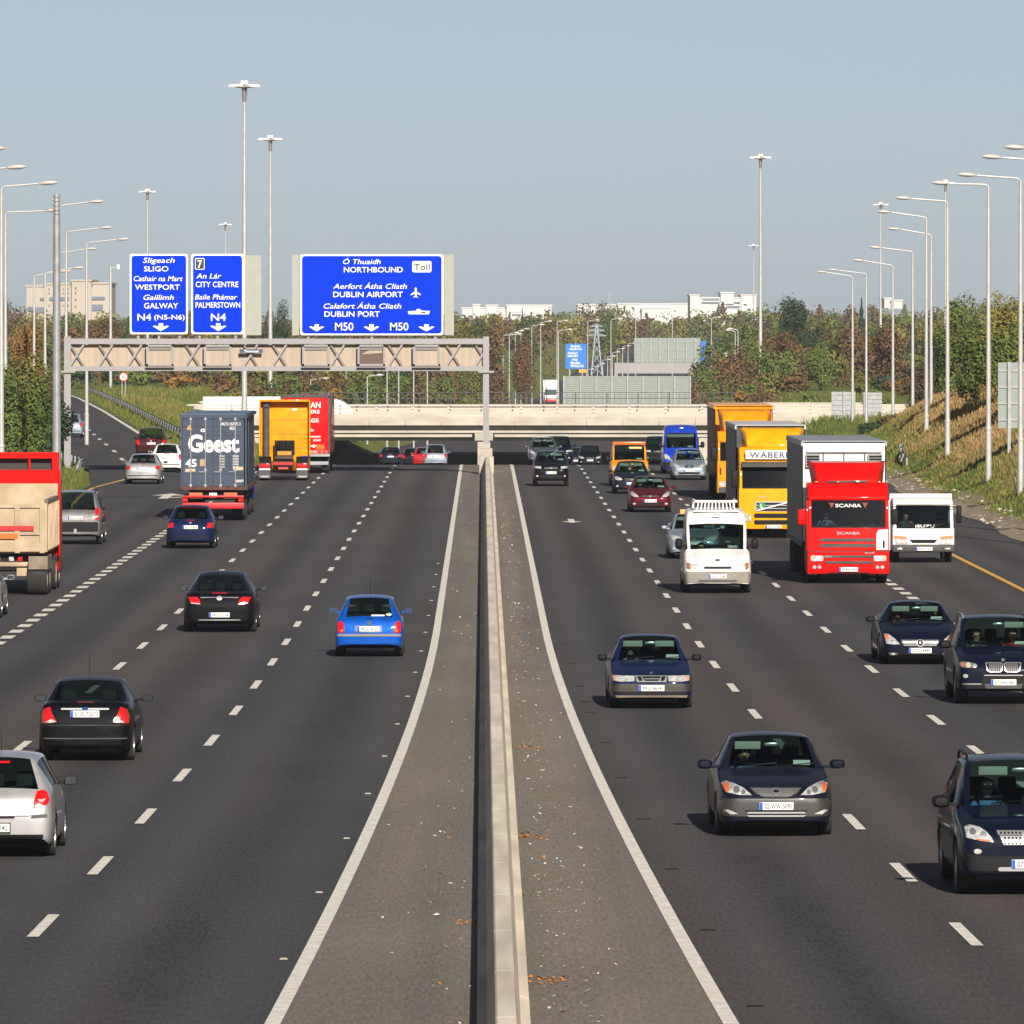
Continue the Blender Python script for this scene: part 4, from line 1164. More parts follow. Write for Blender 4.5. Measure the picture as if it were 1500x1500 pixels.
for i in range(11): b.bar((-.56 + .112 * i, 2.0, 2.34), (-.50 + .100 * i, 2.0, 2.62), .035, .05)
b.box(-.62, .62, 1.96, 2.04, 2.60, 2.66); b.box(-.64, .66, 1.96, 2.04, 2.33, 2.38)
for s in (-1, 1): b.box(s * .60 - .03, s * .60 + .03, 2.0, 4.6, 2.60, 2.65); b.box(s * .60 - .03, s * .60 + .03, 4.5, 4.6, 2.30, 2.62)
b.build('roof_rack', M_WHITE, t)
t = build_car(K_SALOON, P_BSILV, 1016, 818, 'front', 'pale blue saloon mostly hidden behind the white high-roof van', plate='04-D-4412')
b = MB(); b.box(-.42, .36, 2.2, 2.45, 1.46, 1.60); b.build('roof_sign', mat('sign_amber', (.7, .36, .08), .5), t, bevel=.02)
build_car(K_SALOON2, P_BURG, 952, 750, 'front', 'burgundy saloon with bright headlights in the second lane', plate='08-D-21704', people=[(0, -.37, 1, 1, 'driver in white in the burgundy saloon')])
build_car(K_SALOON, P_SLATE, 925, 723, 'front', 'dark saloon between the burgundy saloon and the orange van', plate='03-D-6677')
t = build_car(K_VWVAN, P_ORANGE, 922, 712, 'front', 'orange maintenance van with light bar on its roof', cat='van', name='van', plate=None, people=[])
b = MB(); b.box(-.80, .80, 1.6, 1.9, 1.97, 2.11); b.build('light_bar', mat('lightbar_orange', (.55, .14, .02), .3), t, bevel=.03)
b = MB(); b.cbox((.30, 1.25, 1.83), (.6, .01, .09)); b.build('sun_strip', mat('strip_yellow', (.7, .55, .2), .6), t)
build_car(K_SUV, P_BLACK, 807, 712, 'front', 'black upright hatchback foremost in the lane next to the median', plate='05-D-17843', W=None) if False else build_car(dict(K_SUV, key='ford', W=1.72, H=1.66, g=.24, visors=((.33, 0),)), P_BLACK, 807, 712, 'front', 'black upright hatchback foremost in the lane next to the median', plate='05-D-17843')
build_car(K_HATCH2, P_GREYC, 796, 0, 'front', 'grey car just behind the black upright hatchback, peeking out on its left', D=470, detail=1)
build_car(dict(K_SUV, key='suvfar'), P_NAVY, 818, 0, 'front', 'dark tall car behind the black upright hatchback, peeking out on its right', D=520, detail=0)
build_car(K_HATCH, P_SLATE, 843, 0, 'front', 'dark hatchback emerging from under the bridge on the left of a pair', D=655, detail=0, plate='04-D-1')
build_car(K_MPV, P_BLACK, 864, 0, 'front', 'black tall hatchback emerging from under the bridge on the right of a pair', D=640, detail=0, plate='04-D-2')
build_car(K_SPRINTER, P_VBLUE, 998, 694, 'front', 'royal blue high-roof van beside the orange lorry', cat='van', name='van', plate='06-MH-2204', people=[(0, -.42, 1, 0, 'driver in white in the royal blue van')])
build_car(K_HATCH2, P_BSILV, 1009, 703, 'front', 'pale silver hatchback in front of the royal blue van', plate='06-D-33581', people=[(0, -.37, 2, 0, 'driver in red in the pale silver hatchback')])
build_car(K_SUV, P_BLACK, 964, 0, 'front', 'black car squeezed between the orange van and the royal blue van', D=520, detail=0)
# ------------------------------------------------------------------ lorries
def truck_wheels(rt, axles, hw, r=.50, w=.30, dual=(), rim_m=None):
    add_wheels(rt, [a for a in axles if a not in dual], hw, r, w, True, rim_m or M_GTRIM)
    if dual: add_wheels(rt, dual, hw, r, w + .26, True, rim_m or M_GTRIM)
def bvh_of(o):
    bm = bmesh.new(); bm.from_mesh(o.data); b = BVHTree.FromBMesh(bm); bm.free(); return b
def panel(rt, nm, bv, outl, m, rear=False, L=2.4, off=.012, mirror=False, key=None, kids=()):
    for mi in ((False, True) if mirror else (False,)):
        o = part(nm, patch(key or id(bv), bv, tuple(outl), rear, L, off, mirror=mi, step=.12), m, rt)
        for kn, ko, km, kf in kids: part(kn, patch(key or id(bv), bv, tuple(ko), rear, L, kf, mirror=mi, step=.12), km, o)
def place(px, contact, axle_y, facing, z=0.0, D=None, yaw=0.0):
    D = D or FP * HC / (contact - VY)
    X = (px - VX) * D / FP
    return ((X, D - axle_y, z), yaw) if facing == 'front' else ((X, D + axle_y, z), pi + yaw)
M_CAN = mat('fuel_tank', (.40, .40, .41), .35, .7)
M_CURT = mat('curtain_dark', (.035, .040, .055), .5, var=.5, vs=3.5, stretch=(1, .6, 2.5))
def chassis(rt, y0, y1):
    b = MB()
    for s in (-1, 1): b.box(s * .45 - .05, s * .45 + .05, y0, y1, .72, .98)
    for i in range(5): b.box(-.40, .40, y0 + .2 + (y1 - y0 - .4) * i / 4, y0 + .3 + (y1 - y0 - .4) * i / 4, .75, .95)
    b.build('chassis', M_TRIM, rt)
    for s in (-1, 1):
        b = MB(); b.box(s * .60 - .0 if s > 0 else -1.15, 1.15 if s > 0 else -.60, y0 + .9, y0 + 2.1, .45, .95)
        b.build('fuel_tank', M_CAN, rt, bevel=.08, seg=3)
def trailer_box(rt, y0, y1, z0, z1, hw, side_m, front_m, roof_m, axles=()):
    b = MB(); b.box(-hw + .03, hw - .03, y0 + .02, y1, z0 + .05, z1 - .04); b.build('trailer_body', front_m, rt)
    for s in (-1, 1):
        n = 40; b = MB(); vs = []; x = s * hw
        for i in range(n + 1):
            y = y0 + (y1 - y0) * i / n
            d = .018 * sin(i * 1.7) + .012 * sin(i * 4.1)
            vs += [(x + s * d * .5, y, z0), (x + s * d, y, (z0 + z1) / 2), (x, y, z1 - .12)]
        b.add(vs, [f for i in range(n) for f in ((3 * i, 3 * i + 3, 3 * i + 4, 3 * i + 1), (3 * i + 1, 3 * i + 4, 3 * i + 5, 3 * i + 2))])
        b.build('side_curtain', side_m, rt, smooth=True)
        b = MB(); b.box(x - .03, x + .03, y0, y1, z1 - .13, z1); b.build('roof_rail', roof_m, rt)
        b = MB(); b.box(x - .03, x + .03, y0, y1, z0 - .12, z0); b.build('side_rail', M_GTRIM, rt)
    b = MB(); b.box(-hw - .01, hw + .01, y0 - .01, y1, z1, z1 + .03); b.build('trailer_roof', roof_m, rt)
# --- red lorry coming towards the camera
P_TRED = paint('lorry_red', (.60, .004, .003), coat=.35); P_TYEL = paint('lorry_yellow', (.78, .33, .004), coat=.4); P_TORG = paint('lorry_orange', (.76, .26, .005), coat=.4)
M_SCREEN = glass('lorry_screen', (.42, .52, .50), .2)
def cab(rt, key, W, zb, zw, zr, m, rake=.10, depth=2.2, roof_y=.75, zroof=None):
    """cab body: bumper zb, screen base zw, screen top zr; hollow with a real screen"""
    hw = W / 2
    b = MB()
    b.prism_x([(0.02, zb), (0, zb + .25), (0, zw), (.05 + .02, zw), (.07, zw - .02), (depth, zw - .02), (depth, zb)], -hw, hw)
    lower = b.build('cab', m, rt, bevel=.07, seg=3)
    zt = zroof or zr + .45
    b = MB()
    b.prism_x([(rake + .02, zr), (rake - .02, zr + .12), (roof_y, zt), (depth, zt), (depth, zr)], -hw * .985, hw * .985)
    b.build('cab_roof', m, rt, bevel=.08, seg=3)
    for s in (-1, 1):
        b = MB(); x = s * (hw - .07)
        b.prism_x([(.0, zw - .03), (.14, zw - .03), (rake + .13, zr + .03), (rake, zr + .03)], x - .05, x + .05)
        b.build('screen_pillar', m, rt, bevel=.02)
        b = MB(); b.box(x - .05, x + .05, 1.15, depth, zw - .03, zr + .03); b.build('cab_side', m, rt)
        b = MB(); xx = s * (hw - .05); b.add([(xx, .16, zw), (xx, 1.15, zw), (xx, 1.15, zr), (xx, rake + .14, zr)], [(0, 1, 2, 3)]); b.build('side_window', M_DGLASS, rt)
    b = MB(); n = 10; vs = []
    for i in range(n + 1):
        u = -1 + 2 * i / n; x = u * (hw - .11); c = .05 * u * u
        vs += [(x, .02 + c, zw), (x, rake + .02 + c, zr + .02)]
    b.add(vs, [(2 * i, 2 * i + 2, 2 * i + 3, 2 * i + 1) for i in range(n)])
    b.build('windscreen', M_SCREEN, rt, smooth=True)
    b = MB(); b.box(-hw + .15, hw - .15, .3, depth - .05, zw - .3, zw - .26); b.box(-hw + .12, hw - .12, depth - .1, depth - .04, zw, zr); b.prism_x([(.10, zw - .04), (.10, zw + .02), (.55, zw + .06), (.6, zw - .04)], -hw + .15, hw - .15)
    b.build('dashboard', mat('cab_interior', (.05, .06, .06), .8), rt)
    for xx in (-.62, .62): part('seat', seat_mesh(), M_SEAT, rt, (xx, 1.15, zw - .42))
    b = MB()
    for i in range(20): b.tube((.22 * cos(pi * i / 10), 0, .22 * sin(pi * i / 10)), (.22 * cos(pi * (i + 1) / 10), 0, .22 * sin(pi * (i + 1) / 10)), .016, n=6, cap=False)
    o = b.build('steering_wheel', M_TRIM, rt); o.location = (-.62, .62, zw + .10); o.rotation_euler = (R(50), 0, 0)
    for xx in (-.75, 0.05):
        b = MB(); b.bar((xx, -.005, zw + .03), (xx + .65, .02, zw + .16), .03, .02); b.build('wiper', M_TRIM, rt)
    return bvh_of(lower)
def spoiler(rt, W, z0, z1, m, y0=.85, d=1.4, inset=.04):
    hw = W / 2 - inset; n = 12; vs = []; rows = 6
    for j in range(rows + 1):
        t = j / rows
        for i in range(n + 1):
            u = -1 + 2 * i / n
            x = hw * u * (.90 + .10 * t); y = y0 + d * t ** 1.5 * .55 + .12 * u * u * (1 - .5 * t) + (.35 if abs(u) == 1 else 0)
            vs.append((x, y, z0 + (z1 - z0) * (1 - (1 - t) ** 1.35)))
    b = MB(); w = n + 1
    b.add(vs, [(j * w + i, j * w + i + 1, (j + 1) * w + i + 1, (j + 1) * w + i) for j in range(rows) for i in range(n)])
    o = b.build('roof_spoiler', m, rt, smooth=True)
    md = o.modifiers.new('t', 'SOLIDIFY'); md.thickness = .04; md.offset = -1 
    return o
def lorry_mirrors(rt, hw, y, z, m, h=.50, w=.24, sides=(-1, 1)):
    for s in sides:
        b = MB(); b.box(-w / 2, w / 2, -.09, .06, -h / 2, h / 2)
        o = b.build('mirror', m, rt, bevel=.045, seg=3); o.location = (s * (hw + .16), y, z)
        b = MB(); b.tube((-s * .06, 0, h * .42), (-s * .30, .06, h * .42), .018); b.build('mirror_arm', m, o)
loc, yaw = place(1240, 853, 1.35, 'front')
t = root('lorry', loc, yaw, 'red lorry with tall roof spoiler pulling a white-fronted curtain trailer', 'lorry')
bv = cab(t, 'scania', 2.46, .30, 1.68, 2.48, P_TRED, rake=.16, zroof=3.02, roof_y=.62)
spoiler(t, 2.46, 2.98, 3.66, P_TRED, y0=.62, d=1.7)
b = MB(); b.box(-.62, .62, .60, .70, 3.02, 3.08); b.build('light_slot', M_GTRIM, t, bevel=.02)
panel(t, 'grille_slot', bv, rect(-.84, .80, 1.27, 1.36, .03), M_GTRIM, L=2.2); panel(t, 'grille_slot', bv, rect(-.84, .80, 1.10, 1.20, .03), M_GTRIM, L=2.2)
panel(t, 'grille_slot', bv, rect(-.74, .80, .78, .85, .02), M_GTRIM, L=2.2); panel(t, 'grille_slot', bv, rect(-.70, .74, .62, .68, .02), M_GTRIM, L=2.2)
panel(t, 'cab_gap', bv, rect(-1.22, 1.22, .955, .975), M_INK, L=2.2, off=.004)
panel(t, 'corner_panel', bv, ((.84, 1.02), (1.19, 1.02), (1.19, 1.64), (.90, 1.62), (.84, 1.50)), M_WHITE, L=2.2, kids=(('door_handle', rect(1.03, 1.09, 1.08, 1.30, .015), M_TRIM, .03),))
panel(t, 'headlight', bv, rect(-1.14, -.76, .68, .85, .03), M_LENS, L=2.2, mirror=True, off=.02, kids=(('indicator', rect(-1.14, -1.06, .69, .84, .02), mat('pale_amber', (.62, .36, .26)), .03), ('reflector', oval(-.90, .765, .07, .065), M_CHROME, .028)))
panel(t, 'fog_light', bv, oval(-1.02, .50, .055, .055), M_CHROME, L=2.2, mirror=True, off=.02); panel(t, 'fog_light', bv, oval(-.87, .50, .055, .055), M_CHROME, L=2.2, mirror=True, off=.02)
lettering('SCANIA', M_SILVER, t, (0, -.02, 1.52), w=.70, h=.085, bold=.02, depth=.012)
lettering('SCANIA', M_PAPER, t, (0, .10, 2.35), w=.78, h=.10, bold=.02, depth=.004)
lettering('164 L', M_SILVER, t, (-.60, -.02, .815), w=.22, h=.05, bold=.02); lettering('BLUE', M_SILVER, t, (.64, -.02, .93), w=.28, h=.045, bold=.02)
panel(t, 'bumper_gap', bv, rect(-1.20, 1.20, .60, .61), M_INK, L=2.2, off=.004)
panel(t, 'lower_intake', bv, rect(-.62, .62, .315, .345, .01), M_TRIM, L=2.2, off=.008)
for s in (-1, 1):
    b = MB(); b.prism_x([(.03, 1.0), (.0, 1.6), (.16, 2.5), (.42, 2.5), (.42, 1.0)], s * 1.235 - .02, s * 1.235 + .02); b.build('corner_deflector', P_TRED if s < 0 else M_WHITE, t, bevel=.01)
    b = MB(); b.box(min(s * .92, s * 1.22), max(s * .92, s * 1.22), .06, .5, .26, .33); b.build('step', M_TRIM, t)
    for q_ in (.3, .95):
        b = MB(); b.box(s * q_ - .05, s * q_ + .05, .50, .60, 3.03, 3.07); b.build('marker_lamp', M_AMBER, t, bevel=.01)
for xx in (-.50, .50):
    b = MB(); b.prism_y([(xx - .09, 2.43), (xx + .09, 2.43), (xx, 2.27)], .10, .115); b.build('pennant', mat('pennant', (.25, .06, .05), .8), t)
number_plate(t, '99-KK-3491', .0, -.035, .43, False, w=.56, h=.13)
lorry_mirrors(t, 1.23, .15, 2.0, P_TRED, .48, .26, (-1,)); lorry_mirrors(t, 1.23, .15, 2.0, M_TRIM, .46, .22, (1,))
chassis(t, 1.0, 5.5); truck_wheels(t, (1.35, 4.9), 1.22, .52, .32, dual=(4.9,))
trailer_box(t, 3.1, 15.8, 1.15, 4.22, 1.275, M_CURT, M_WHITE, M_STEEL)
b = MB(); b.box(-1.15, 1.15, 3.0, 3.1, 3.90, 4.02); b.build('head_rail', M_WHITE, t, bevel=.02)
for xx in (-.95, .95):
    b = MB(); b.box(xx - .22, xx + .22, 2.99, 3.09, 3.45, 3.85); o = b.build('vent', M_STEEL, t)
    b = MB()
    for i in range(4): b.box(xx - .19, xx + .19, 2.975, 2.99, 3.49 + .085 * i, 3.55 + .085 * i)
    b.build('vent_slats', M_TRIM, o)
for xx in (-.63, 0, .63):
    b = MB(); b.box(xx - .015, xx + .015, 3.06, 3.10, 3.0, 3.9); b.build('front_rib', M_GTRIM, t)
truck_wheels(t, (11.6, 12.9, 14.2), 1.24, .50, .36)
wm = Matrix.Translation(t.location) @ Matrix.Rotation(yaw, 4, 'Z')
p = person(wm @ Vector((-.62, 1.17, 1.34)), SHIRTS[0], HAIRS[1], 'driver in blue behind the screen of the red lorry', 0, yaw)
# --- yellow lorry behind it
loc, yaw = place(1131, 787, 1.35, 'front')
t = root('lorry', loc, yaw, 'yellow lorry with white name board above the screen and grey trailer', 'lorry')
bv = cab(t, 'volvo', 2.50, .34, 1.80, 2.62, P_TYEL, rake=.20, zroof=3.30, roof_y=.70)
spoiler(t, 2.50, 3.26, 4.02, P_TYEL, y0=.72, d=1.7)
b = MB(); b.box(-1.02, 1.02, .10, .30, 2.86, 3.20); o = b.build('name_board', M_WHITE, t, bevel=.04)
lettering('WABERER', mat('board_ink', (.03, .05, .14), .5), o, (0, .09, 3.03), w=1.72, h=.20, bold=.02, spacing=1.15)
b = MB(); b.prism_x([(-.12, 2.64), (.14, 2.78), (.20, 2.78), (.20, 2.62), (-.12, 2.58)], -1.16, 1.16); b.build('sun_visor', M_GTRIM, t, bevel=.02)
panel(t, 'grille', bv, rect(-.66, .66, .98, 1.34, .05), M_SILVER, kids=tuple(('grille_slot', rect(-.62, .62, .995 + .11 * i, 1.07 + .11 * i, .02), M_TRIM, .024) for i in range(3)))
b = MB(); b.bar((-.62, -.045, 1.00), (.62, -.045, 1.33), .05, .02); b.build('grille_slash', M_CHROME, t)
panel(t, 'grille_slot', bv, rect(-.70, .70, .74, .90, .03), M_TRIM); panel(t, 'grille_slot', bv, rect(-.70, .70, .50, .66, .03), M_TRIM)
panel(t, 'headlight', bv, ((-1.18, .92), (-.84, .88), (-.80, .62), (-1.16, .62)), M_LENS, mirror=True, off=.02)
b = MB(); b.lathe([(.13, -.05), (.13, -.03)], 20, (-.42, 0, 1.18), 'y'); o = b.build('letter_disc', mat('disc_green', (.02, .24, .06), .4), t)
lettering('L', M_PAPER, o, (-.42, -.055, 1.18), h=.15, bold=.02)
lettering('VOLVO', M_SILVER, t, (-.40, -.02, 1.50), w=.36, h=.07, bold=.02)
number_plate(t, 'JKL-238', .0, -.035, .42, False, w=.56, h=.12)
lorry_mirrors(t, 1.25, .15, 2.15, M_TRIM, .62, .24)
chassis(t, 1.0, 5.5); truck_wheels(t, (1.35, 4.9), 1.22, .52, .32, dual=(4.9,))
M_CURTG = mat('curtain_grey', (.17, .15, .135), .6, var=.25, vs=2)
trailer_box(t, 3.1, 15.8, 1.15, 4.05, 1.275, M_CURTG, M_GTRIM, mat('trailer_roof', (.5, .5, .5), .5))
truck_wheels(t, (11.6, 12.9, 14.2), 1.24, .50, .36)
# --- orange lorry farther back
loc, yaw = place(1091, 733, 1.35, 'front')
t = root('lorry', loc, yaw, 'orange lorry with brown curtain sides behind the yellow lorry', 'lorry')
bv = cab(t, 'orange', 2.48, .36, 1.75, 2.55, P_TORG, rake=.18, zroof=3.05, roof_y=.65)
spoiler(t, 2.50, 3.0, 4.0, P_TORG, y0=.62, d=1.8)
panel(t, 'grille', bv, rect(-.7, .7, .75, 1.35, .05), M_TRIM); panel(t, 'headlight', bv, rect(-1.16, -.80, .62, .86, .04), M_LENS, mirror=True, off=.02)
panel(t, 'bumper', bv, rect(-1.2, 1.2, .38, .60, .03), M_GTRIM, off=.02); panel(t, 'door_handle', bv, rect(-1.14, -1.08, 1.15, 1.45, .01), M_TRIM, off=.02)
number_plate(t, '01-LH-7702', 0, -.05, .5, False, w=.56, h=.12)
lorry_mirrors(t, 1.24, .15, 2.05, M_TRIM, .60, .24)
chassis(t, 1.0, 5.5); truck_wheels(t, (1.35, 4.9), 1.22, .52, .32, dual=(4.9,))
trailer_box(t, 2.9, 15.6, 1.15, 4.14, 1.275, mat('curtain_brown', (.20, .11, .055), .6, var=.3, vs=2), P_TORG, P_TORG)
truck_wheels(t, (11.6, 12.9, 14.2), 1.24, .50, .36)
# --- small white dropside lorry
loc, yaw = place(1350, 823, 1.15, 'front')
t = root('light_truck', loc, yaw, 'small white cab-over truck with grey bumper beside the red lorry', 'truck')
bv = cab(t, 'isuzu', 2.0, .40, 1.12, 1.86, M_WHITE, rake=.34, zroof=2.10, roof_y=.70, depth=1.7)
panel(t, 'headlight', bv, ((-.94, .79), (-.60, .77), (-.50, .62), (-.90, .62)), M_LENS, mirror=True, off=.014, kids=(('indicator', ((-.97, .90), (-.56, .86), (-.52, .78), (-.97, .79)), mat('orange_lens', (.6, .25, .1)), .02), ('reflector', oval(-.80, .69, .06, .05), M_CHROME, .022), ('reflector', oval(-.66, .69, .05, .045), M_CHROME, .022)))
panel(t, 'grille', bv, ((-.46, .76), (-.36, .65), (.36, .65), (.46, .76)), M_TRIM)
b = MB(); b.prism_x([(-.07, .36), (-.09, .56), (-.04, .60), (.12, .60), (.12, .34)], -1.0, 1.0); o = b.build('bumper', M_GTRIM, t, bevel=.03)
for s in (-1, 1):
    b = MB(); b.cbox((s * .78, -.09, .46), (.18, .03, .06)); b.build('fog_light', M_LENS, o, bevel=.01)
lettering('ISUZU', M_PAPER, t, (.05, .02, 1.20), w=.62, h=.09, bold=.02)
number_plate(t, '98-WW-4521', 0.02, -.105, .46, False, w=.54, h=.12)
lorry_mirrors(t, 1.0, .1, 1.58, M_TRIM, .58, .17)
b = MB(); b.box(-1.02, 1.02, 1.9, 4.6, .80, .88); b.build('flat_bed', M_GTRIM, t)
b = MB(); b.box(-1.02, 1.02, 1.78, 1.86, .9, 2.22); b.build('headboard', M_WHITE, t)
for s in (-1, 1):
    b = MB(); b.box(s * 1.02 - .02, s * 1.02 + .02, 1.9, 4.6, .88, 1.28); b.build('drop_side', M_WHITE, t)
b = MB(); b.box(-.42, .42, 1.2, 4.5, .55, .8); b.build('chassis', M_TRIM, t)
truck_wheels(t, (1.15, 3.7), .99, .37, .22)
wm = Matrix.Translation(t.location) @ Matrix.Rotation(yaw, 4, 'Z')
person(wm @ Vector((-.52, 1.05, .80)), SHIRTS[3], HAIRS[0], 'driver in dark clothes in the small white cab-over truck', 0, yaw)
# --- blue container lorry, rear end seen
loc, yaw = place(312, 763, 0, 'rear')
t = root('lorry', loc, yaw, 'lorry carrying a dark blue shipping container with white lettering on its doors', 'lorry')
# local frame: tail at y=0, nose towards -y
M_CONT = mat('container_blue', (.026, .042, .080), .55, var=.3, vs=1.2); M_CONTR = mat('container_roof', (.10, .16, .25), .6, var=.15); M_RUST = mat('rusty_frame', (.10, .035, .02), .8, var=.4, vs=5)
M_TYEL2 = P_TYEL
hw, z0, z1, y1 = 1.27, 1.22, 4.20, -13.6
M_LETW = mat('sign_white', (.80, .79, .75), .5)
b = MB(); b.box(-hw + .05, hw - .05, y1, -.10, z0 + .05, z1 - .03); b.build('container', M_CONT, t)
for s in (-1, 1):
    n = 90; vs = []
    for i in range(n + 1):
        y = y1 + .1 + (-.25 - y1) * i / n; d = .02 if (i // 2) % 2 else -.02
        vs += [(s * (hw - .03 + d), y, z0 + .12), (s * (hw - .03 + d), y, z1 - .10)]
    b = MB(); b.add(vs, [(2 * i, 2 * i + 2, 2 * i + 3, 2 * i + 1) for i in range(n)]); b.build('corrugated_side', M_CONT, t)
    b = MB(); b.box(s * hw - .06, s * hw + .005, -.16, 0, z0, z1); b.build('corner_post', M_CONT, t)
    b = MB(); b.box(s * hw - .08, s * hw + .008, y1, -.16, z0 - .02, z0 + .13); b.build('bottom_rail', M_RUST, t)
    b = MB(); b.box(s * hw - .08, s * hw + .008, y1, -.16, z1 - .11, z1 + .004); b.build('top_rail', M_CONT, t)
    b = MB(); b.add([(s * (hw - .0), -4.2, 1.5), (s * (hw + .022), -3.2, 1.5), (s * (hw + .022), -3.2, 3.9), (s * (hw + .022), -4.2, 3.9)], [(0, 1, 2, 3)]); b.build('side_sheet', mat('pale_tan', (.55, .42, .30), .7), t) if s < 0 else None
b = MB(); b.box(-hw, hw, y1, 0, z1, z1 + .02); b.build('container_roof', M_CONTR, t)
b = MB(); b.box(-hw, hw, -.16, .012, z1 - .16, z1 - .005); b.build('door_header', M_CONT, t)
b = MB(); b.box(-hw, hw, -.16, .012, z0, z0 + .14); b.build('door_sill', M_RUST, t)
for s in (-1, 1):
    o = MB().box(min(s * .015, s * 1.20), max(s * .015, s * 1.20), -.09, -.03, z0 + .15, z1 - .17).build('container_door', M_CONT, t)
    for zz in (z0 + .62, z0 + 1.30, z0 + 2.15, z0 + 2.50):
        MB().box(min(s * .05, s * 1.17), max(s * .05, s * 1.17), -.032, -.024, zz, zz + .02).build('door_seam', M_INK, o)
    for xx in (.30, .88):
        b = MB(); b.tube((s * xx, .0, z0 + .10), (s * xx, .0, z1 - .12), .022); b.build('lock_rod', M_STEEL, o)
        for zz in (z0 + .14, z1 - .22, z0 + .75):
            b = MB(); b.box(s * xx - .05, s * xx + .05, -.03, .03, zz, zz + .09); b.build('rod_bracket', M_STEEL, o)
        b = MB(); b.box(s * xx - .02, s * xx + .26, .01, .03, z0 + .70, z0 + .73); b.build('door_lever', M_STEEL, o)
# lettering on the doors (mirrored frame: +x is to the left in the picture)
def dl(txt, px0, px1, py0, py1, m=M_LETW, **k):
    X = lambda px: -(px - 312) / 38.6
    lettering(txt, m, t, ((X(px0) + X(px1)) / 2, -.018, 1.22 + (715 - (py0 + py1) / 2) / 38.6 * 1.04), rear=True, w=(px1 - px0) / 38.6, h=(py1 - py0) / 38.6, **k)
dl('Geest', 274, 352, 634, 659, bold=.035, depth=.006); dl('45', 270, 287, 670, 681, bold=.03); dl('WLTU 457871 2', 324, 354, 616, 620.5, bold=.01); dl('45G1', 337, 345, 622, 627, bold=.01)
dl('o', 293, 300, 623, 630, bold=.03)
for i in range(5): dl('30 480', 342, 351, 664 + 4 * i, 666.6 + 4 * i, bold=.01); dl('MAX', 322, 330, 664 + 4 * i, 666.4 + 4 * i, bold=.01) 
dl('GEEST', 345, 359, 700, 703.5, bold=.02)
M_TAN = mat('tan_patch', (.42, .28, .15), .8); M_PSTRIP = mat('pale_strip', (.62, .42, .25), .6)
for (a, c_, d, e, m) in ((292, 300, 670, 680, M_TAN), (270, 285, 684, 688, M_PSTRIP), (343, 358, 681, 686, M_PSTRIP)):
    MB().box(-(c_ - 312) / 38.6, -(a - 312) / 38.6, -.028, -.020, 1.22 + (715 - e) / 38.6 * 1.04, 1.22 + (715 - d) / 38.6 * 1.04).build('door_sticker', m, t)
MB().prism_y([(1.05, 3.60), (.82, 3.60), (.935, 3.80)], -.028, -.02).build('warning_triangle', mat('warning_orange', (.75, .30, .03), .6), t)
# running gear
M_BRED = mat('bumper_red', (.50, .012, .012), .5, var=.25, vs=4)
MB().box(-1.22, 1.22, -.35, -.05, .48, .72).build('rear_bumper', M_BRED, t, bevel=.02)
MB().box(-1.22, 1.22, -.30, -.10, .92, 1.0).build('rear_beam', M_BRED, t, bevel=.02)
MB().box(-.95, .95, -12, -.3, .82, 1.2).build('chassis', M_TRIM, t)
for s in (-1, 1):
    MB().box(min(s * .42, s * .95), max(s * .42, s * .95), -.22, -.18, .88, 1.12).build('marker_board', mat('marker_orange', (.45, .11, .04), .5), t)
    MB().box(min(s * 1.0, s * 1.2), max(s * 1.0, s * 1.2), -.12, -.04, .76, .90).build('tail_light', M_RED, t)
    MB().box(min(s * .72, s * 1.24), max(s * .72, s * 1.24), -.8, -.77, .22, .50).build('mud_flap', M_TRIM, t)
number_plate(t, '98-D-62110', 0, -.17, 1.0, True, w=.30, h=.2, blue=False)
truck_wheels(t, (-1.5, -2.8, -4.1), 1.24, .50, .38); truck_wheels(t, (-10.6, -14.6), 1.22, .52, .40)
MB().prism_x([(-13.9, .6), (-13.9, 3.3), (-15.6, 3.3), (-16.0, 1.7), (-16.0, .5)], -1.22, 1.22).build('cab', P_VBLUE, t, bevel=.08)
# --- yellow tractor unit without a trailer
loc, yaw = place(415, 704, 0, 'rear')
P_TRAC = paint('tractor_yellow', (.80, .29, .004), coat=.3)
t = root('tractor_unit', loc, yaw, 'yellow tractor unit without trailer, its fifth wheel bare, between container lorry and red trailer', 'lorry')
MB().prism_x([(-3.4, .9), (-3.4, 3.3), (-3.6, 3.95), (-5.0, 3.4), (-5.6, 3.0), (-5.75, 1.9), (-5.75, .4), (-4.0, .4)], -1.22, 1.22).build('cab', P_TRAC, t, bevel=.06)
for s in (-1, 1):
    MB().prism_x([(-2.9, 3.2), (-2.9, 3.95), (-3.6, 3.98), (-3.6, 1.2), (-2.9, 1.2)], s * 1.24 - .03, s * 1.24 + .03).build('side_fairing', P_TRAC, t)
MB().box(-1.22, 1.22, -3.75, -2.9, 3.86, 3.98).build('roof_spoiler', P_TORG, t, bevel=.04)
for zz in (1.55, 2.25, 2.95): MB().box(-1.2, 1.2, -3.405, -3.39, zz, zz + .02).build('rear_seam', M_GTRIM, t)
b = MB(); b.tube((.92, -3.1, 1.1), (.92, -3.1, 3.55), .16, n=16); b.build('air_intake', M_GTRIM, t, smooth=True)
b = MB(); b.tube((.92, -3.1, 3.5), (.92, -3.3, 3.75), .17, n=16); b.build('intake_hood', M_GTRIM, t, smooth=True)
MB().prism_x([(-.9, 1.06), (-.9, 1.12), (-2.2, 1.20), (-2.2, 1.06)], -.46, .46).build('fifth_wheel', mat('greasy_steel', (.05, .045, .04), .5), t, bevel=.02)
b = MB()
for i in range(6): b.path([(-.4 + .16 * i, -2.9, 1.2), (-.38 + .15 * i, -2.7, 1.95 - .1 * (i % 2)), (-.3 + .12 * i, -2.5, 1.5)], .03)
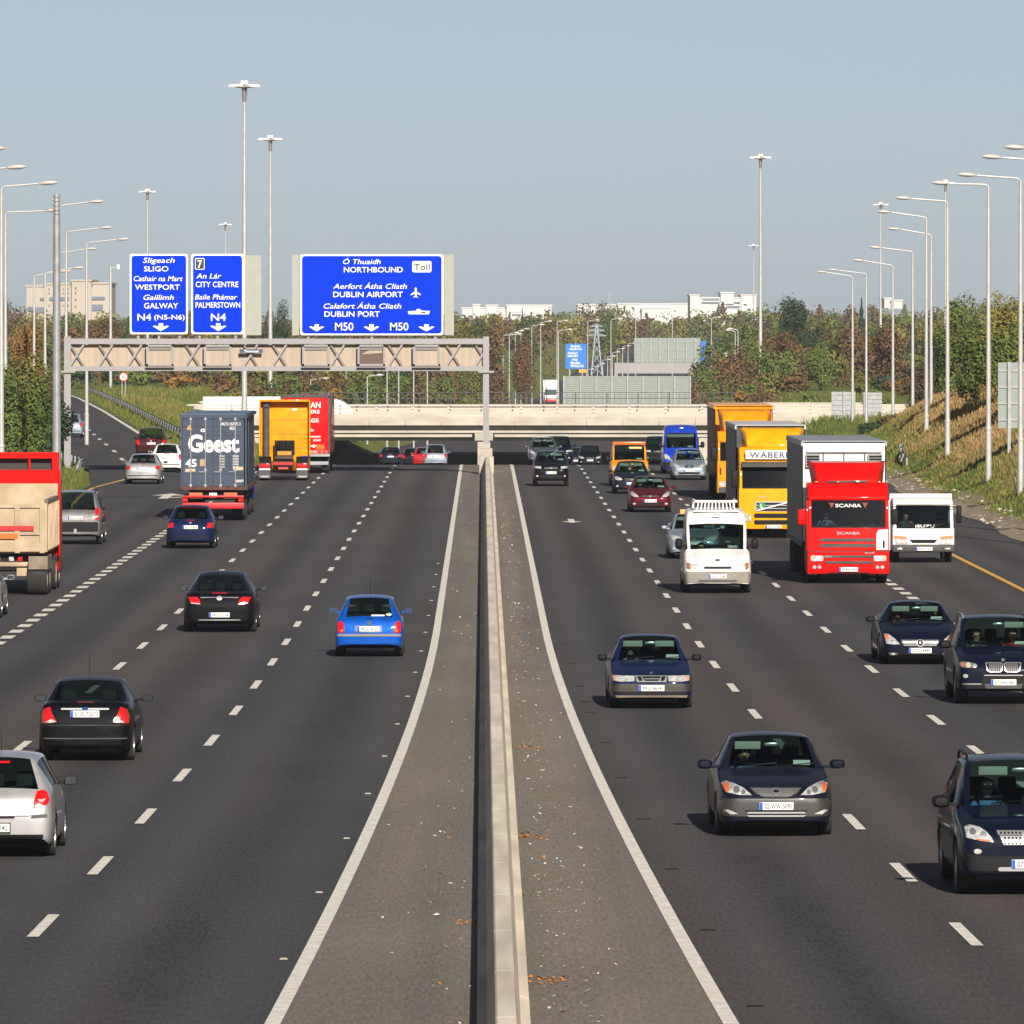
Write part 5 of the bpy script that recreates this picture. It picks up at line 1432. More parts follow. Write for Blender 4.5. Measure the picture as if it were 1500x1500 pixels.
b.box(-.5, .5, -2.95, -2.8, 1.2, 1.95); b.build('air_lines', M_TRIM, t)
MB().box(-.35, .35, -2.5, -2.3, 1.22, 1.42).build('yellow_valve', mat('brass_yellow', (.45, .22, .02), .5), t)
MB().box(-.45, .45, -3.4, -.1, .70, .98).build('chassis', M_TRIM, t)
for s in (-1, 1):
    b = MB(); b.prism_x([(-.35 + 1.0 * cos(a_) * .62 - .62, .52 + .66 * sin(a_)) for a_ in [pi * q / 10 for q in range(11)]] , min(s * .62, s * 1.22), max(s * .62, s * 1.22)); b.build('mudguard', M_TRIM, t)
    MB().box(min(s * .66, s * 1.2), max(s * .66, s * 1.2), -.12, -.05, .62, .84).build('tail_light', M_RED, t, bevel=.01)
    MB().box(min(s * .66, s * 1.2), max(s * .66, s * 1.2), -.11, -.06, .52, .60).build('light_bracket', M_WHITE, t)
    o = MB().box(min(s * .64, s * 1.22), max(s * .64, s * 1.22), -.16, -.13, .12, .60).build('mud_flap', M_GTRIM, t)
    lettering('VOLVO', M_PAPER, o, (s * .93, -.12, .20), rear=True, w=.42, h=.08, bold=.02)
MB().box(-.5, .5, -.14, -.06, .78, .92).build('rear_beam', M_BRED, t); MB().box(-.25, .25, -.13, -.05, .56, .66).build('number_plate', mat('plate_red', (.5, .05, .05), .5), t)
truck_wheels(t, (-.97,), 1.22, .50, .56); truck_wheels(t, (-4.6,), 1.2, .5, .32)
MB().box(-1.22, -.75, -2.2, -1.65, .75, 1.2).build('blue_tank', P_VBLUE, t, bevel=.08)
# --- red curtain trailer lorry
loc, yaw = place(447, 0, 0, 'rear', D=431.2)
t = root('lorry', loc, yaw, 'red box trailer lorry with white lettering on its rear, farthest of the lorries leaving', 'lorry')
MB().box(-1.275, 1.275, -13.6, 0, 1.0, 3.96).build('trailer_body', P_TRED, t, bevel=.02)
MB().box(-1.285, -1.2, -.05, .03, 1.0, 3.98).build('door_frame', M_GTRIM, t); MB().box(1.2, 1.285, -.05, .03, 1.0, 3.98).build('door_frame', M_GTRIM, t)
MB().box(-1.28, 1.28, -.05, .03, .88, 1.0).build('rear_sill', M_STEEL, t)
MB().box(-1.28, 1.28, -.05, .03, 3.93, 4.0).build('top_frame', M_GTRIM, t)
for zz, tx, w, xx, hh in ((3.55, 'NORMAN', 1.6, -.0, .30), (3.2, 'CARRIERS', 1.5, .0, .18), (2.75, 'STORAGE', 1.4, .0, .20), (2.25, 'Dublin', .5, -.2, .13), (1.92, 'Tel. Transport', .9, -.35, .12), (1.72, 'ROAD', .4, -.62, .10)):
    lettering(tx, M_LETW, t, (xx, .014, zz), rear=True, w=w, h=hh, bold=.02, depth=.006)
MB().prism_y([(-.62, 1.42), (-.44, 1.50), (-.26, 1.42), (-.44, 1.34)], .005, .015).build('emblem', M_LETW, t)
MB().box(-1.15, 1.15, .0, .02, 1.02, 1.2).build('light_board', mat('lamp_board', (.5, .12, .10), .5), t)
for xx in (-1.0, -.75, -.5, -.25, .25, .5, .75, 1.0):
    b = MB(); b.lathe([(.07, .015), (.07, .04)], 12, (xx, 0, 1.11), 'y'); b.build('tail_light', M_LENS if abs(xx) < .6 else M_RED, t)
MB().box(-1.0, -.55, .0, .02, 1.25, 1.5).build('reflector', M_AMBER, t)
MB().box(-1.2, 1.2, -.2, -.05, .45, .62).build('rear_bumper', M_STEEL, t)
MB().box(-.9, .9, -13, -.4, .75, .98).build('chassis', M_TRIM, t)
truck_wheels(t, (-1.5, -2.8, -4.1, -10.8), 1.22, .48, .36)
# --- red tipper lorry, left edge
loc, yaw = place(6, 872, 0, 'rear')
t = root('tipper_lorry', loc, yaw, 'red cab tipper lorry with dusty beige tipping body at the left edge', 'lorry')
M_DUST = mat('dusty_body', (.42, .32, .215), .85, var=.22, vs=1.4, bump=.1); M_DUSTD = mat('dusty_dark', (.20, .16, .12), .9, var=.3)
tz = 2.62
# tipping body: floor, sides sloping, tailgate
b = MB(); b.box(-1.12, 1.12, -.06, .0, 1.28, tz); b.build('tailgate', M_DUST, t)
for xx in (-1.10, -.38, .40, 1.10): MB().box(xx - .07, xx + .07, 0, .07, 1.22, tz + (.12 if abs(xx) > 1 else 0)).build('tailgate_post', M_DUST, t)
for zz in (1.26, 1.74, tz - .10): MB().box(-1.16, 1.16, .005, .06, zz, zz + .09).build('tailgate_rail', M_DUST, t)
MB().box(-.86, 1.05, .065, .085, 1.86, 2.0).build('red_strip', M_BRED, t); MB().box(-.40, .45, .065, .085, 1.63, 1.78).build('marker_board', M_AMBER, t)
MB().box(-1.08, 1.08, .02, .05, 1.30, 1.52).build('lower_panel', M_DUST, t)
for s in (-1, 1):
    MB().box(min(s * 1.16, s * 1.24), max(s * 1.16, s * 1.24), -6.0, -.05, 1.25, tz + .05).build('body_side', M_DUST, t)
    for i in range(7): MB().box(min(s * 1.235, s * 1.285), max(s * 1.235, s * 1.285), -.6 - .9 * i, -.5 - .9 * i, 1.3, tz).build('side_rib', M_DUST, t)
    MB().box(min(s * 1.14, s * 1.27), max(s * 1.14, s * 1.27), -6.0, -.05, tz + .03, tz + .13).build('side_rail', M_DUSTD, t)
MB().box(-1.16, 1.16, -6.0, -.06, 1.2, 1.3).build('body_floor', M_DUST, t); MB().box(-1.1, 1.1, -5.9, -.3, 1.3, 2.35).build('load', mat('gravel_load', (.30, .24, .17), .95, var=.4, vs=6), t)
MB().prism_x([(-6.0, 1.25), (-6.0, 3.1), (-6.1, 3.1), (-6.1, 1.25)], -1.24, 1.24).build('body_front', M_DUST, t)
# cab with high red headboard
MB().prism_x([(-6.35, .5), (-6.35, 3.30), (-8.0, 3.30), (-8.4, 1.8), (-8.4, .45)], -1.25, 1.25).build('cab', P_TRED, t, bevel=.06)
b = MB(); b.box(-1.26, 1.26, -6.45, -6.15, 3.05, 3.50); b.box(-1.26, 1.26, -6.45, -6.15, 3.84, 4.02); b.box(-1.26, -1.06, -6.45, -6.15, 3.5, 3.84); b.box(1.06, 1.26, -6.45, -6.15, 3.5, 3.84); b.box(-.42, -.36, -6.40, -6.2, 3.5, 3.84)
b.build('roof_board', P_TRED, t); MB().box(-1.06, 1.06, -6.5, -6.42, 3.48, 3.86).build('board_window', M_INK, t)
for s in (-1, 1): MB().box(min(s * 1.25, s * 1.31), max(s * 1.25, s * 1.31), -6.6, -6.05, .95, 3.5).build('side_fairing', P_TRED, t, bevel=.02)
MB().box(-1.1, 1.1, -.45, -.25, .82, .95).build('rear_beam', M_DUST, t, bevel=.02); MB().box(-1.22, -.35, -.30, -.25, .55, .78).build('mud_flap', M_DUST, t); MB().box(.35, 1.22, -.30, -.25, .55, .78).build('mud_flap', M_DUST, t)
for s in (-1, 1):
    for q, m in ((1.08, M_RED), (.2, M_LENS), (.45, M_RED)):
        MB().box(s * q - .07, s * q + .07, -.24, -.2, .98, 1.10).build('tail_light', m, t)
MB().box(-.45, .45, -8, -.3, .72, 1.18).build('chassis', M_TRIM, t)
M_DRIM = mat('dusty_rim', (.40, .33, .25), .8, var=.2)
truck_wheels(t, (-.55, -1.95), 1.25, .52, .58, rim_m=M_DRIM); truck_wheels(t, (-5.3, -7.1), 1.25, .52, .34, rim_m=M_DRIM)
for s in (-1, 1): MB().prism_x([(0.02, .75), (-.1, 1.12), (-2.5, 1.12), (-2.6, .75), (-2.5, .72), (-.05, .72)], min(s * .70, s * 1.25), max(s * .70, s * 1.25)).build('mudguard', M_DUSTD, t)
# ------------------------------------------------------------------ overbridge across the dip
BD = 750.0
bz = lambda y, D=BD: HC - (y - VY) * D / FP
bx = lambda px, D=BD: (px - VX) * D / FP
M_BRID = mat('bridge_concrete', (.45, .40, .335), .85, var=.16, vs=.35, stretch=(1, 1, 3)); M_RAILW = mat('parapet_rail', (.48, .435, .37), .5, var=.06)
br = root('overbridge', (0, BD, 0), 0, 'long pale concrete overbridge crossing the motorway where the road dips', 'bridge')
x0, x1 = -33.0, 40.0
b = MB(); b.box(x0, x1, .9, 26, -2.2, -1.45); b.build('deck', M_BRID, br)
b = MB(); k = 0
xx = x0
while xx < x1:
    b.box(xx, xx + 3.22, 0, .95, bz(623), bz(610.5)); xx += 3.26
b.build('edge_beam', M_BRID, br)
b = MB(); b.box(x0 + 4, -.95, 1.15, 1.75, bz(640.5), -1.46); b.box(1.05, x1 - 4, 1.15, 1.75, bz(640.5), -1.46); b.build('girder', M_BRID, br)
for i in range(5):
    b = MB(); b.box(x0 + 4, x1 - 4, 4 + 4.8 * i, 4.7 + 4.8 * i, -2.95, -2.2); b.build('girder', M_BRID, br)
for q in ((-.90, .98), ):
    b = MB(); b.box(-.72, .94, .96, 2.4, -2.9, -1.47); b.build('pier_head', M_BRID, br, bevel=.03)
    b = MB(); b.box(-.45, .68, 1.2, 24, -6.6, -2.9); b.build('pier', M_BRID, br)
for s, xa, xb in ((-1, x0, -16.8), (1, 19.5, x1)):
    b = MB(); b.box(xa, xb, 1.3, 25.8, -6.6, -2.2); b.build('abutment', M_BRID, br)
for zz in (bz(593.5), bz(598.5), bz(604)):
    b = MB(); b.box(x0, x1, .28, .36, zz - .07, zz + .07); b.build('parapet_rail', M_RAILW, br)
b = MB(); b.box(x0, x1, .42, .75, bz(611), bz(606.5)); b.build('parapet_plinth', M_BRID, br)
xx = x0 + .6
while xx < x1:
    b = MB(); b.box(xx - .10, xx + .10, .36, .52, bz(611), bz(593)); b.build('parapet_post', M_RAILW, br); xx += 3.26
b = MB(); b.box(x0, x1, 25.0, 26, -1.45, .15); b.build('back_parapet', M_BRID, br)
b2 = root('overbridge', (0, 781, 0), 0, 'second concrete overbridge, its deck stretched unseen to darken the gap below the first', 'bridge')
MB().box(-34, 46, 0, 120, -2.9, -1.7).build('deck', M_BRID, b2)  # deck lengthened out of sight so the opening under the first bridge stays dark
MB().box(-34, -16.2, .5, 118, -6.8, -2.9).build('abutment', M_BRID, b2); MB().box(26, 46, .5, 118, -6.8, -2.9).build('abutment', M_BRID, b2)
# dark railing on the far side
def fence(label, D, xa, xb, z0, z1, m, sp=.55, cat='railing', rails=(0.0, .5, 1.0)):
    t = root('railing', (0, D, 0), 0, label, cat)
    for q in rails:
        zz = z0 + (z1 - z0) * q; MB().box(xa, xb, -.03, .03, zz - .03, zz + .03).build('rail', m, t)
    b = MB(); xx = xa
    while xx < xb:
        b.box(xx - .013, xx + .013, -.02, .02, z0, z1); xx += sp
    b.build('bars', m, t)
    xx = xa
    while xx <= xb:
        MB().box(xx - .05, xx + .05, -.05, .05, z0 - .5, z1 + .03).build('post', m, t); xx += 2.9
    return t
fence('dark metal railing along the far side of the pale overbridge', 774.5, bx(432, 774), bx(1078, 774), .15, bz(575, 774), mat('dark_railing', (.045, .045, .05), .6))
fence('pale metal railing at the right end of the pale overbridge', 770, bx(1090, 770), bx(1262, 770), .15, bz(590, 770), M_RAILW)
t = root('brick_wall', (bx(262, 790), 790, .2), 0, 'low red brick wall above the left end of the pale overbridge', 'wall')
MB().box(-2.6, 2.6, -.12, .12, -1.0, bz(588, 790) - .35).build('wall', mat('brick', (.30, .12, .08), .9, var=.3, vs=6), t); MB().box(-2.65, 2.65, -.17, .17, bz(588, 790) - .35, bz(588, 790) - .2).build('coping', M_CONCL, t)
# white lorry crossing the bridge
t = root('lorry', (bx(400), BD + 7, -1.45), 0, 'long white low trailer lorry crossing the overbridge above the yellow tractor unit', 'lorry')
MB().box(bx(294) - bx(400), bx(481) - bx(400), -1.2, 1.2, .55, bz(582) + 1.45).build('trailer_body', M_WHITE, t, bevel=.04)
MB().prism_y([(bx(483) - bx(400), .5), (bx(483) - bx(400), bz(585) + 1.45), (bx(492) - bx(400), bz(586) + 1.45), (bx(504) - bx(400), bz(591) + 1.45), (bx(515) - bx(400), bz(601) + 1.45), (bx(517) - bx(400), .5)], -1.15, 1.15).build('cab', M_WHITE, t, bevel=.04)
tm, rm = wheel_meshes(.4, .3)
for q in (-5.5, -4.4, 4.2, 6.6):
    for s in (-1, 1):
        o = part('wheel', tm, M_TYRE, t, (q, s * 1.0, .4)); o.rotation_euler = (0, 0, pi / 2)

# ------------------------------------------------------------------ sign gantry
GD = 430.0
gz = lambda y: HC - (y - VY) * GD / FP
gx = lambda px: (px - VX) * GD / FP
g = root('sign_gantry', (0, GD, 0), 0, 'grey lattice gantry spanning the left carriageway with legs at both ends', 'gantry')
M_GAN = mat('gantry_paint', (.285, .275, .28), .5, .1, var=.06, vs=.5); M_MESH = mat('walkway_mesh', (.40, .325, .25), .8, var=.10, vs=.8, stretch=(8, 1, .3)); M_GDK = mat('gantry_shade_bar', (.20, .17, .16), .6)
xl, xr = gx(98), gx(712)
MB().box(xl, xr, -.14, .14, gz(504), gz(496)).build('top_chord', M_GAN, g); MB().box(xl, xr, -.14, .14, gz(543.5), gz(536.5)).build('bottom_chord', M_GAN, g)
MB().box(xl, xr, 1.66, 1.94, gz(504), gz(496)).build('rear_top_chord', M_GAN, g); MB().box(xl, xr, 1.66, 1.94, gz(543.5), gz(536.5)).build('rear_bottom_chord', M_GAN, g)
MB().box(xl + .2, xr - .2, .20, .24, gz(538), gz(505)).build('walkway_screen', M_MESH, g)
MB().box(xl + .2, xr - .2, .3, 1.5, gz(540), gz(538.5)).build('walkway', M_GAN, g)
i = 0; px = 102.0
while px < 700:
    a, c_ = gx(px), gx(px + 21.2)
    for (p, q) in (((a, gz(504)), (c_, gz(537))), ((c_, gz(504)), (a, gz(537)))):
        for yy in (-.02, 1.80):
            y_ = yy + (.0 if p[0] > q[0] else .10) - .03
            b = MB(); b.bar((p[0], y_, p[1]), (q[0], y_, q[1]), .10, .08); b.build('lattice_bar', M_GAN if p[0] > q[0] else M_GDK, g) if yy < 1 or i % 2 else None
    px += 42.4 if i % 2 else 42.4; i += 1
def leg(px, z0, z1, w):
    x = gx(px); b = MB(); b.box(x - w, x + w, -.18, .18, z0, z1); o = b.build('leg', M_GAN, g)
    b = MB(); b.box(x - w - .25, x + w + .25, -.3, .3, gz(546), gz(543)); b.build('collar', M_GAN, o)
leg(712, gz(650), gz(493), .155); leg(99, 0.3, gz(493), .17)
MB().box(gx(712) - .33, gx(712) + .33, -.5, .5, .88, 1.32).build('pedestal', M_CONC, g, bevel=.02)
MB().box(gx(712) - .36, gx(712) + .40, -.8, .8, -.2, .9).build('leg_base', M_CONC, g, bevel=.03)
for px in (234.5, 319, 463, 544, 625):
    x = gx(px); w = .71
    o = root('signal', (x, GD - .30, 0)); o.parent = None; bpy.data.objects.remove(o)
    b = MB(); za, zb_ = gz(536), gz(505)
    for q in ((-w, -w + .10, za, zb_), (w - .10, w, za, zb_), (-w, w, zb_ - .10, zb_), (-w, w, za, za + .10)):
        b.box(x + q[0], x + q[1], -.32, -.18, q[2], q[3])
    o = b.build('signal_frame', M_GAN, g)
    MB().box(x - w + .10, x + w - .10, -.24, -.20, za + .10, zb_ - .10).build('signal_face', M_MESH if px != 544 else mat('dark_face', (.10, .07, .05), .6), o)
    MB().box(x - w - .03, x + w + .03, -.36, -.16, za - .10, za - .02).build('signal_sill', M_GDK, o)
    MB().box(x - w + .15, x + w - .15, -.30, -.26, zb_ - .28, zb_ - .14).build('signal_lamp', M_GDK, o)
    if px == 544: MB().prism_y([(x - .5, zb_ - .5), (x + .1, zb_ - .14), (x + .55, zb_ - .14), (x + .55, zb_ - .42)], -.262, -.246).build('signal_panel', M_MESH, o)
o = MB().box(gx(351), gx(385), -.25, -.20, gz(517), gz(511.5)).build('route_plate', mat('plate_navy', (.05, .06, .12), .5), g)
lettering('Thomond', M_PAPER, o, (gx(368), -.255, gz(514.3)), w=.75, h=.13, bold=.02)
M_SIGN = mat('sign_blue', (.0, .032, .56), .6, spec=.05); M_SIGNW = mat('sign_letters', (.80, .80, .78), .5); M_BACKP = mat('sign_back_panel', (.33, .335, .29), .6, var=.05)
def rounded(x0, x1, z0, z1, r, n=4):
    out = []
    for (cx, cz, a0) in ((x1 - r, z0 + r, -90), (x1 - r, z1 - r, 0), (x0 + r, z1 - r, 90), (x0 + r, z0 + r, 180)):
        for i in range(n + 1):
            a = R(a0 + 90 * i / n); out.append((cx + r * cos(a), cz + r * sin(a)))
    return out
def big_sign(label, px0, px1, py0, py1, words, arrows, backs=(), extra=None, cat='road sign'):
    cx, cz = (gx(px0) + gx(px1)) / 2, (gz(py0) + gz(py1)) / 2
    t = root('motorway_sign', (cx, GD - .25, gz(py1)), 0, label, cat, 'blue signs on the gantry')
    X = lambda p: gx(p) - cx
    Z = lambda p: gz(p) - gz(py1)
    b = MB(); b.prism_y(rounded(X(px0), X(px1), Z(py1), Z(py0), .10), -.03, .05); b.build('board', M_SIGNW, t)
    b = MB(); b.prism_y(rounded(X(px0) + .09, X(px1) - .09, Z(py1) + .09, Z(py0) - .09, .16), -.045, -.02); b.build('blue_field', M_SIGN, t)
    for (tx, a, c_, y0, y1, it) in words:
        lettering(tx, M_SIGNW, t, ((X(a) + X(c_)) / 2, -.052, (Z(y0) + Z(y1)) / 2), w=X(c_) - X(a), h=Z(y0) - Z(y1), bold=.009 if not it else .006, shear=.22 if it else 0)
    for (a, c_, y0, y1) in arrows:
        x_, w, z1, z0 = (X(a) + X(c_)) / 2, (X(c_) - X(a)) / 2, Z(y0), Z(y1)
        h = z1 - z0
        b = MB(); b.prism_y([(x_, z0), (x_ + w, z0 + h * .62), (x_ + w * .75, z0 + h * .72), (x_ + w * .28, z0 + h * .55), (x_ + w * .28, z1), (x_ - w * .28, z1), (x_ - w * .28, z0 + h * .55), (x_ - w * .75, z0 + h * .72), (x_ - w, z0 + h * .62)], -.054, -.046); b.build('arrow', M_SIGNW, t)
    for (a, c_, y0, y1) in backs:
        b = MB(); b.box(X(a), X(c_), .08, .12, Z(y1), Z(y0)); b.build('backing_panel', M_BACKP, t)
    for p in (px0 + 12, (px0 + px1) / 2, px1 - 12):
        b = MB(); b.box(X(p) - .06, X(p) + .06, .10, .25, -.45, Z(py0) - .3); b.build('sign_post', M_GAN, t)
    if extra: extra(t, X, Z)
def sq(v, z=4.0, o=0): return o + v / z
W1 = [(tx, zx0 / 4, zx1 / 4, 180 + y0 / 4, 180 + y1 / 4, it) for tx, zx0, zx1, y0, y1, it in (('Sligeach', 838, 1025, 790, 820, 1), ('SLIGO', 845, 988, 840, 870, 0), ('Cathair na Mart', 785, 1072, 897, 927, 1), ('WESTPORT', 792, 1055, 947, 977, 0), ('Gaillimh', 842, 1020, 1007, 1037, 1), ('GALWAY', 845, 1045, 1055, 1087, 0), ('N4', 807, 887, 1118, 1158, 0), ('(N5-N6)', 905, 1083, 1124, 1152, 0))]
big_sign('blue sign reading SLIGO, WESTPORT and GALWAY, narrow and leftmost on the gantry', 190.5, 275.5, 372, 489.5, W1, [(224, 248, 473.5, 485)])
W2 = [(tx, zx0 / 4, zx1 / 4, 180 + y0 / 4, 180 + y1 / 4, it) for tx, zx0, zx1, y0, y1, it in (('An Lár', 1150, 1298, 882, 912, 1), ('CITY CENTRE', 1147, 1398, 930, 962, 0), ('Baile Phámar', 1143, 1392, 1005, 1035, 1), ('PALMERSTOWN', 1147, 1408, 1050, 1083, 0), ('N4', 1237, 1325, 1117, 1160, 0))]
def ex2(t, X, Z):
    b = MB(); b.prism_y(rounded(X(286), X(300), Z(395), Z(378), .07), -.054, -.046); o = b.build('exit_number', M_SIGNW, t)
    b = MB(); b.prism_y(rounded(X(287), X(299), Z(394), Z(379), .06), -.06, -.05); b.build('number_field', M_INK, o)
    lettering('7', M_SIGNW, o, ((X(286) + X(300)) / 2, -.066, (Z(381) + Z(392)) / 2), w=.22, h=Z(381) - Z(392), bold=.03)
big_sign('blue sign reading CITY CENTRE and PALMERSTOWN with a black exit number 7', 280.5, 357.5, 372, 489.5, W2, [(308, 332, 473.5, 485)], [(359, 383, 374, 491)], ex2)
q = 350 / 1500
W3 = [(tx, 375 + a * q, 375 + c_ * q, 350 + y0 * q, 350 + y1 * q, it) for tx, a, c_, y0, y1, it in (('Ó Thuaidh', 547, 783, 127, 158, 1), ('NORTHBOUND', 552, 922, 176, 210, 0), ('Aerfort Átha Cliath', 485, 948, 281, 313, 1), ('DUBLIN AIRPORT', 485, 922, 331, 365, 0), ('Calafort Átha Cliath', 425, 912, 405, 437, 1), ('DUBLIN PORT', 430, 778, 454, 488, 0), ('M50', 497, 612, 525, 574, 0), ('M50', 842, 957, 525, 574, 0))]
def ex3(t, X, Z):
    b = MB(); b.prism_y(rounded(X(604), X(632), Z(399), Z(382.5), .09), -.054, -.046); o = b.build('toll_plate', M_SIGNW, t)
    lettering('Toll', M_INK, o, (X(618), -.06, Z(391)), w=.82, h=.32, bold=.015)
    P = lambda a, y: (X(375 + a * q), Z(350 + y * q))
    b = MB(); b.prism_y([P(*p) for p in ((1003, 302), (1009, 312), (1009, 330), (1034, 347), (1034, 354), (1009, 344), (1008, 358), (1017, 365), (1017, 369), (1003, 364), (989, 369), (989, 365), (998, 358), (997, 344), (972, 354), (972, 347), (997, 330), (997, 312))], -.054, -.046); b.build('aeroplane_symbol', M_SIGNW, t)
    b = MB(); b.prism_y([P(*p) for p in ((952, 455), (985, 452), (1005, 452), (1010, 440), (1032, 440), (1036, 450), (1093, 452), (1085, 473), (960, 473))], -.054, -.046); o = b.build('ship_symbol', M_SIGNW, t)
    b = MB(); b.prism_y([P(*p) for p in ((1045, 456), (1068, 456), (1062, 466), (1030, 466))], -.058, -.05); b.build('ship_mark', M_INK, o)
big_sign('widest blue sign on the gantry, reading NORTHBOUND, DUBLIN AIRPORT and DUBLIN PORT', 440, 649.5, 372.5, 491, W3, [(453, 475, 475, 485.5), (533, 555.5, 475, 485.5), (613, 636.5, 475, 485.5)], [(428, 438.5, 373, 491), (651, 665, 373, 491)], ex3)

# ------------------------------------------------------------------ lamp columns
M_POLE = mat('lamp_column', (.50, .495, .48), .45, .3, var=.10, vs=2); M_LANT = mat('lantern_shell', (.55, .52, .49), .4, .1)
M_BOWL = mat('lantern_bowl', (.25, .22, .20), .25, 0, .5)
def lantern_mesh():
    b = MB(); n = 12; m = 10; vs = []
    for j in range(m + 1):
        t = j / m; r = (sin(pi * min(1, t * 1.02)) ** .6) if 0 < t < 1 else .02
        r = max(.02, r) * (1 - .25 * (1 - t))
        for i in range(n):
            a = 2 * pi * i / n; z = sin(a)
            vs.append((t * .82, r * .19 * cos(a), (.13 if z > 0 else .09) * r * z))
    b.add(vs, [(j * n + i, j * n + (i + 1) % n, (j + 1) * n + (i + 1) % n, (j + 1) * n + i) for j in range(m) for i in range(n)] + [tuple(range(n)), tuple(range(m * n, (m + 1) * n))])
    return b.mesh('lantern', smooth=True)
LANT = lantern_mesh()
POLEM = {}
def lamp(label, px, ely, basey, tip, heady, Hh=13.0, group='lamp columns', D=None, name='street_lamp', simple=False):
    if D is None: D = (FP * Hh) / (basey - ely)
    else: Hh = (basey - ely) * D / FP
    s = FP / D
    x, z = (px - VX) / s, HC - (basey - VY) / s
    t = root(name, (x, D, z), 0, label, 'street lamp', group)
    key = (round(Hh, 1), simple)
    if key not in POLEM:
        b = MB(); rb, rt_ = (.115, .06) if not simple else (.10, .06)
        b.tube((0, 0, -.8), (0, 0, Hh * .19), rb * 1.2, rb * 1.15, 12); b.tube((0, 0, Hh * .19), (0, 0, Hh * .19 + .12), rb * 1.38, rb * 1.38, 12); b.tube((0, 0, Hh * .19 + .1), (0, 0, Hh), rb, rt_, 12)
        POLEM[key] = b.mesh('pole', smooth=True)
    part('pole', POLEM[key], M_POLE, t)
    dx = (tip - px) / s; sg = 1 if dx > 0 else -1; up = (ely - heady) / s
    L = abs(dx) - .80
    b = MB(); b.path([(0, 0, Hh - .10), (sg * .05, 0, Hh + .03), (sg * .16, 0, Hh + .08), (sg * L, 0, Hh + up)], .038 if not simple else .05)
    b.build('arm', M_POLE, t, smooth=True)
    o = part('lantern', LANT, M_LANT, t, (sg * L, 0, Hh + up)); 
    o.rotation_euler = (0, -R(3) if sg > 0 else R(3), 0 if sg > 0 else pi)
    if sg < 0: o.rotation_euler = (0, -R(3), pi)
    if simple: o.scale = (1.15, 1.3, 1.6)
    return t
ORD2 = 'first second third fourth fifth sixth seventh eighth ninth tenth eleventh twelfth thirteenth fourteenth fifteenth sixteenth seventeenth eighteenth nineteenth twentieth twenty-first twenty-second'.split()
ORD = ['first', 'second', 'third', 'fourth', 'fifth', 'sixth', 'seventh', 'eighth', 'ninth', 'tenth', 'eleventh', 'twelfth', 'thirteenth', 'fourteenth', 'fifteenth', 'sixteenth', 'seventeenth', 'eighteenth']
RL = [(1566, 225, 775, 1470, 217), (1532, 238, 755, 1437, 231), (1495, 264, 735, 1402, 257), (1448, 273, 713, 1364, 269), (1388, 297, 694, 1311, 291), (1357, 320, 679, 1284, 311), (1364, 345, 670, 1300, 336), (1337, 370, 678, 1273, 363), (1308, 390, 674, 1249, 382), (1269, 402, 660, 1213, 396), (1249, 406, 658, 1196, 399)]
RLAB = ['column outside the right edge, lantern topmost at the right border', 'column just past the right edge, lantern second from top right', 'tall column cut by the right picture edge beside the grey sign back']
RLAB += ['tall column standing alone on the green slope, %s from the right edge' % ORD[i] for i in (1, 2)] + ['column of the close pair on the slope, standing left', 'column of the close pair on the slope, standing right', 'column between the close pair and the white truck cab', 'column rising above the right edge of the red lorry', 'column rising above the middle of the red lorry roof', 'column farthest along the right, above the red lorry left edge']
for q_, lab in zip(RL, RLAB): lamp('street lamp, ' + lab, *q_, group='street lamps on the right embankment')
LL = [(-89, 226, 772, 8, 219, 13), (-51, 253, 760, 39, 246, 13), (2, 276, 744, 85, 269, 13), (8, 313, 674, 88, 309, 13), (80, 304, 668, 152, 296, 13), (97, 341, 660, 165, 334, 13), (127, 357, 668, 190, 351, 13), (86, 372, 657, 142, 365, 13), (50, 405, 625, 105, 398, 10), (66, 401, 631, 124, 393, 10)]
LLAB = ['column outside the left edge, lantern highest at the left border', 'column outside the left edge, lantern second from the top left', 'column hugging the left edge, lantern below two others', 'column near the left edge whose lantern overlaps the thick mast', 'column hidden by the thick mast, pale lantern beyond it', 'column beside the thick mast on the grassy bank', 'column standing by the exit ramp dashes, right of its neighbours', 'thin column hidden behind the mast, arm crossing two columns', 'short column far left above the orange bush, leftmost of two', 'short column far left above the orange bush, rightmost of two']
for (a, b_, c_, d, e, h), lab in zip(LL, LLAB): lamp('street lamp, ' + lab, a, b_, c_, d, e, h, group='street lamps along the exit ramp')
# slim lamps far beyond the bridge
FL = [(455, 557, 25), (507, 536, 26), (538, 552, 22), (567, 534, 22), (584, 534, 20), (606, 534, 20), (626, 534, 20), (737, 492, 27), (746, 490, 14), (755, 487, 12), (763, 484, 12), (779, 478, 18), (792, 473, 16), (816, 472, 16), (818, 485, 20), (861, 471, 16), (895, 469, 15), (931, 469, 15), (985, 466, 16), (1042, 467, 14), (1077, 486, -14), (1081, 484, -15)]
for i, (px, y, dx) in enumerate(FL):
    D = 925 if px < 640 else (1180 + 20 * (i - 7) if i < 15 else 1450)
    if i in (20, 21): D = 1200
    x = (px - VX) * D / FP; zb = terrain(x, D); by = VY + (HC - zb) * FP / D
    lamp('slim far street lamp beyond the overbridge, %s from the left' % ORD2[i], px, y, by, px + dx, y - 2, D=D, group='slim lamps beyond the overbridge', simple=True)
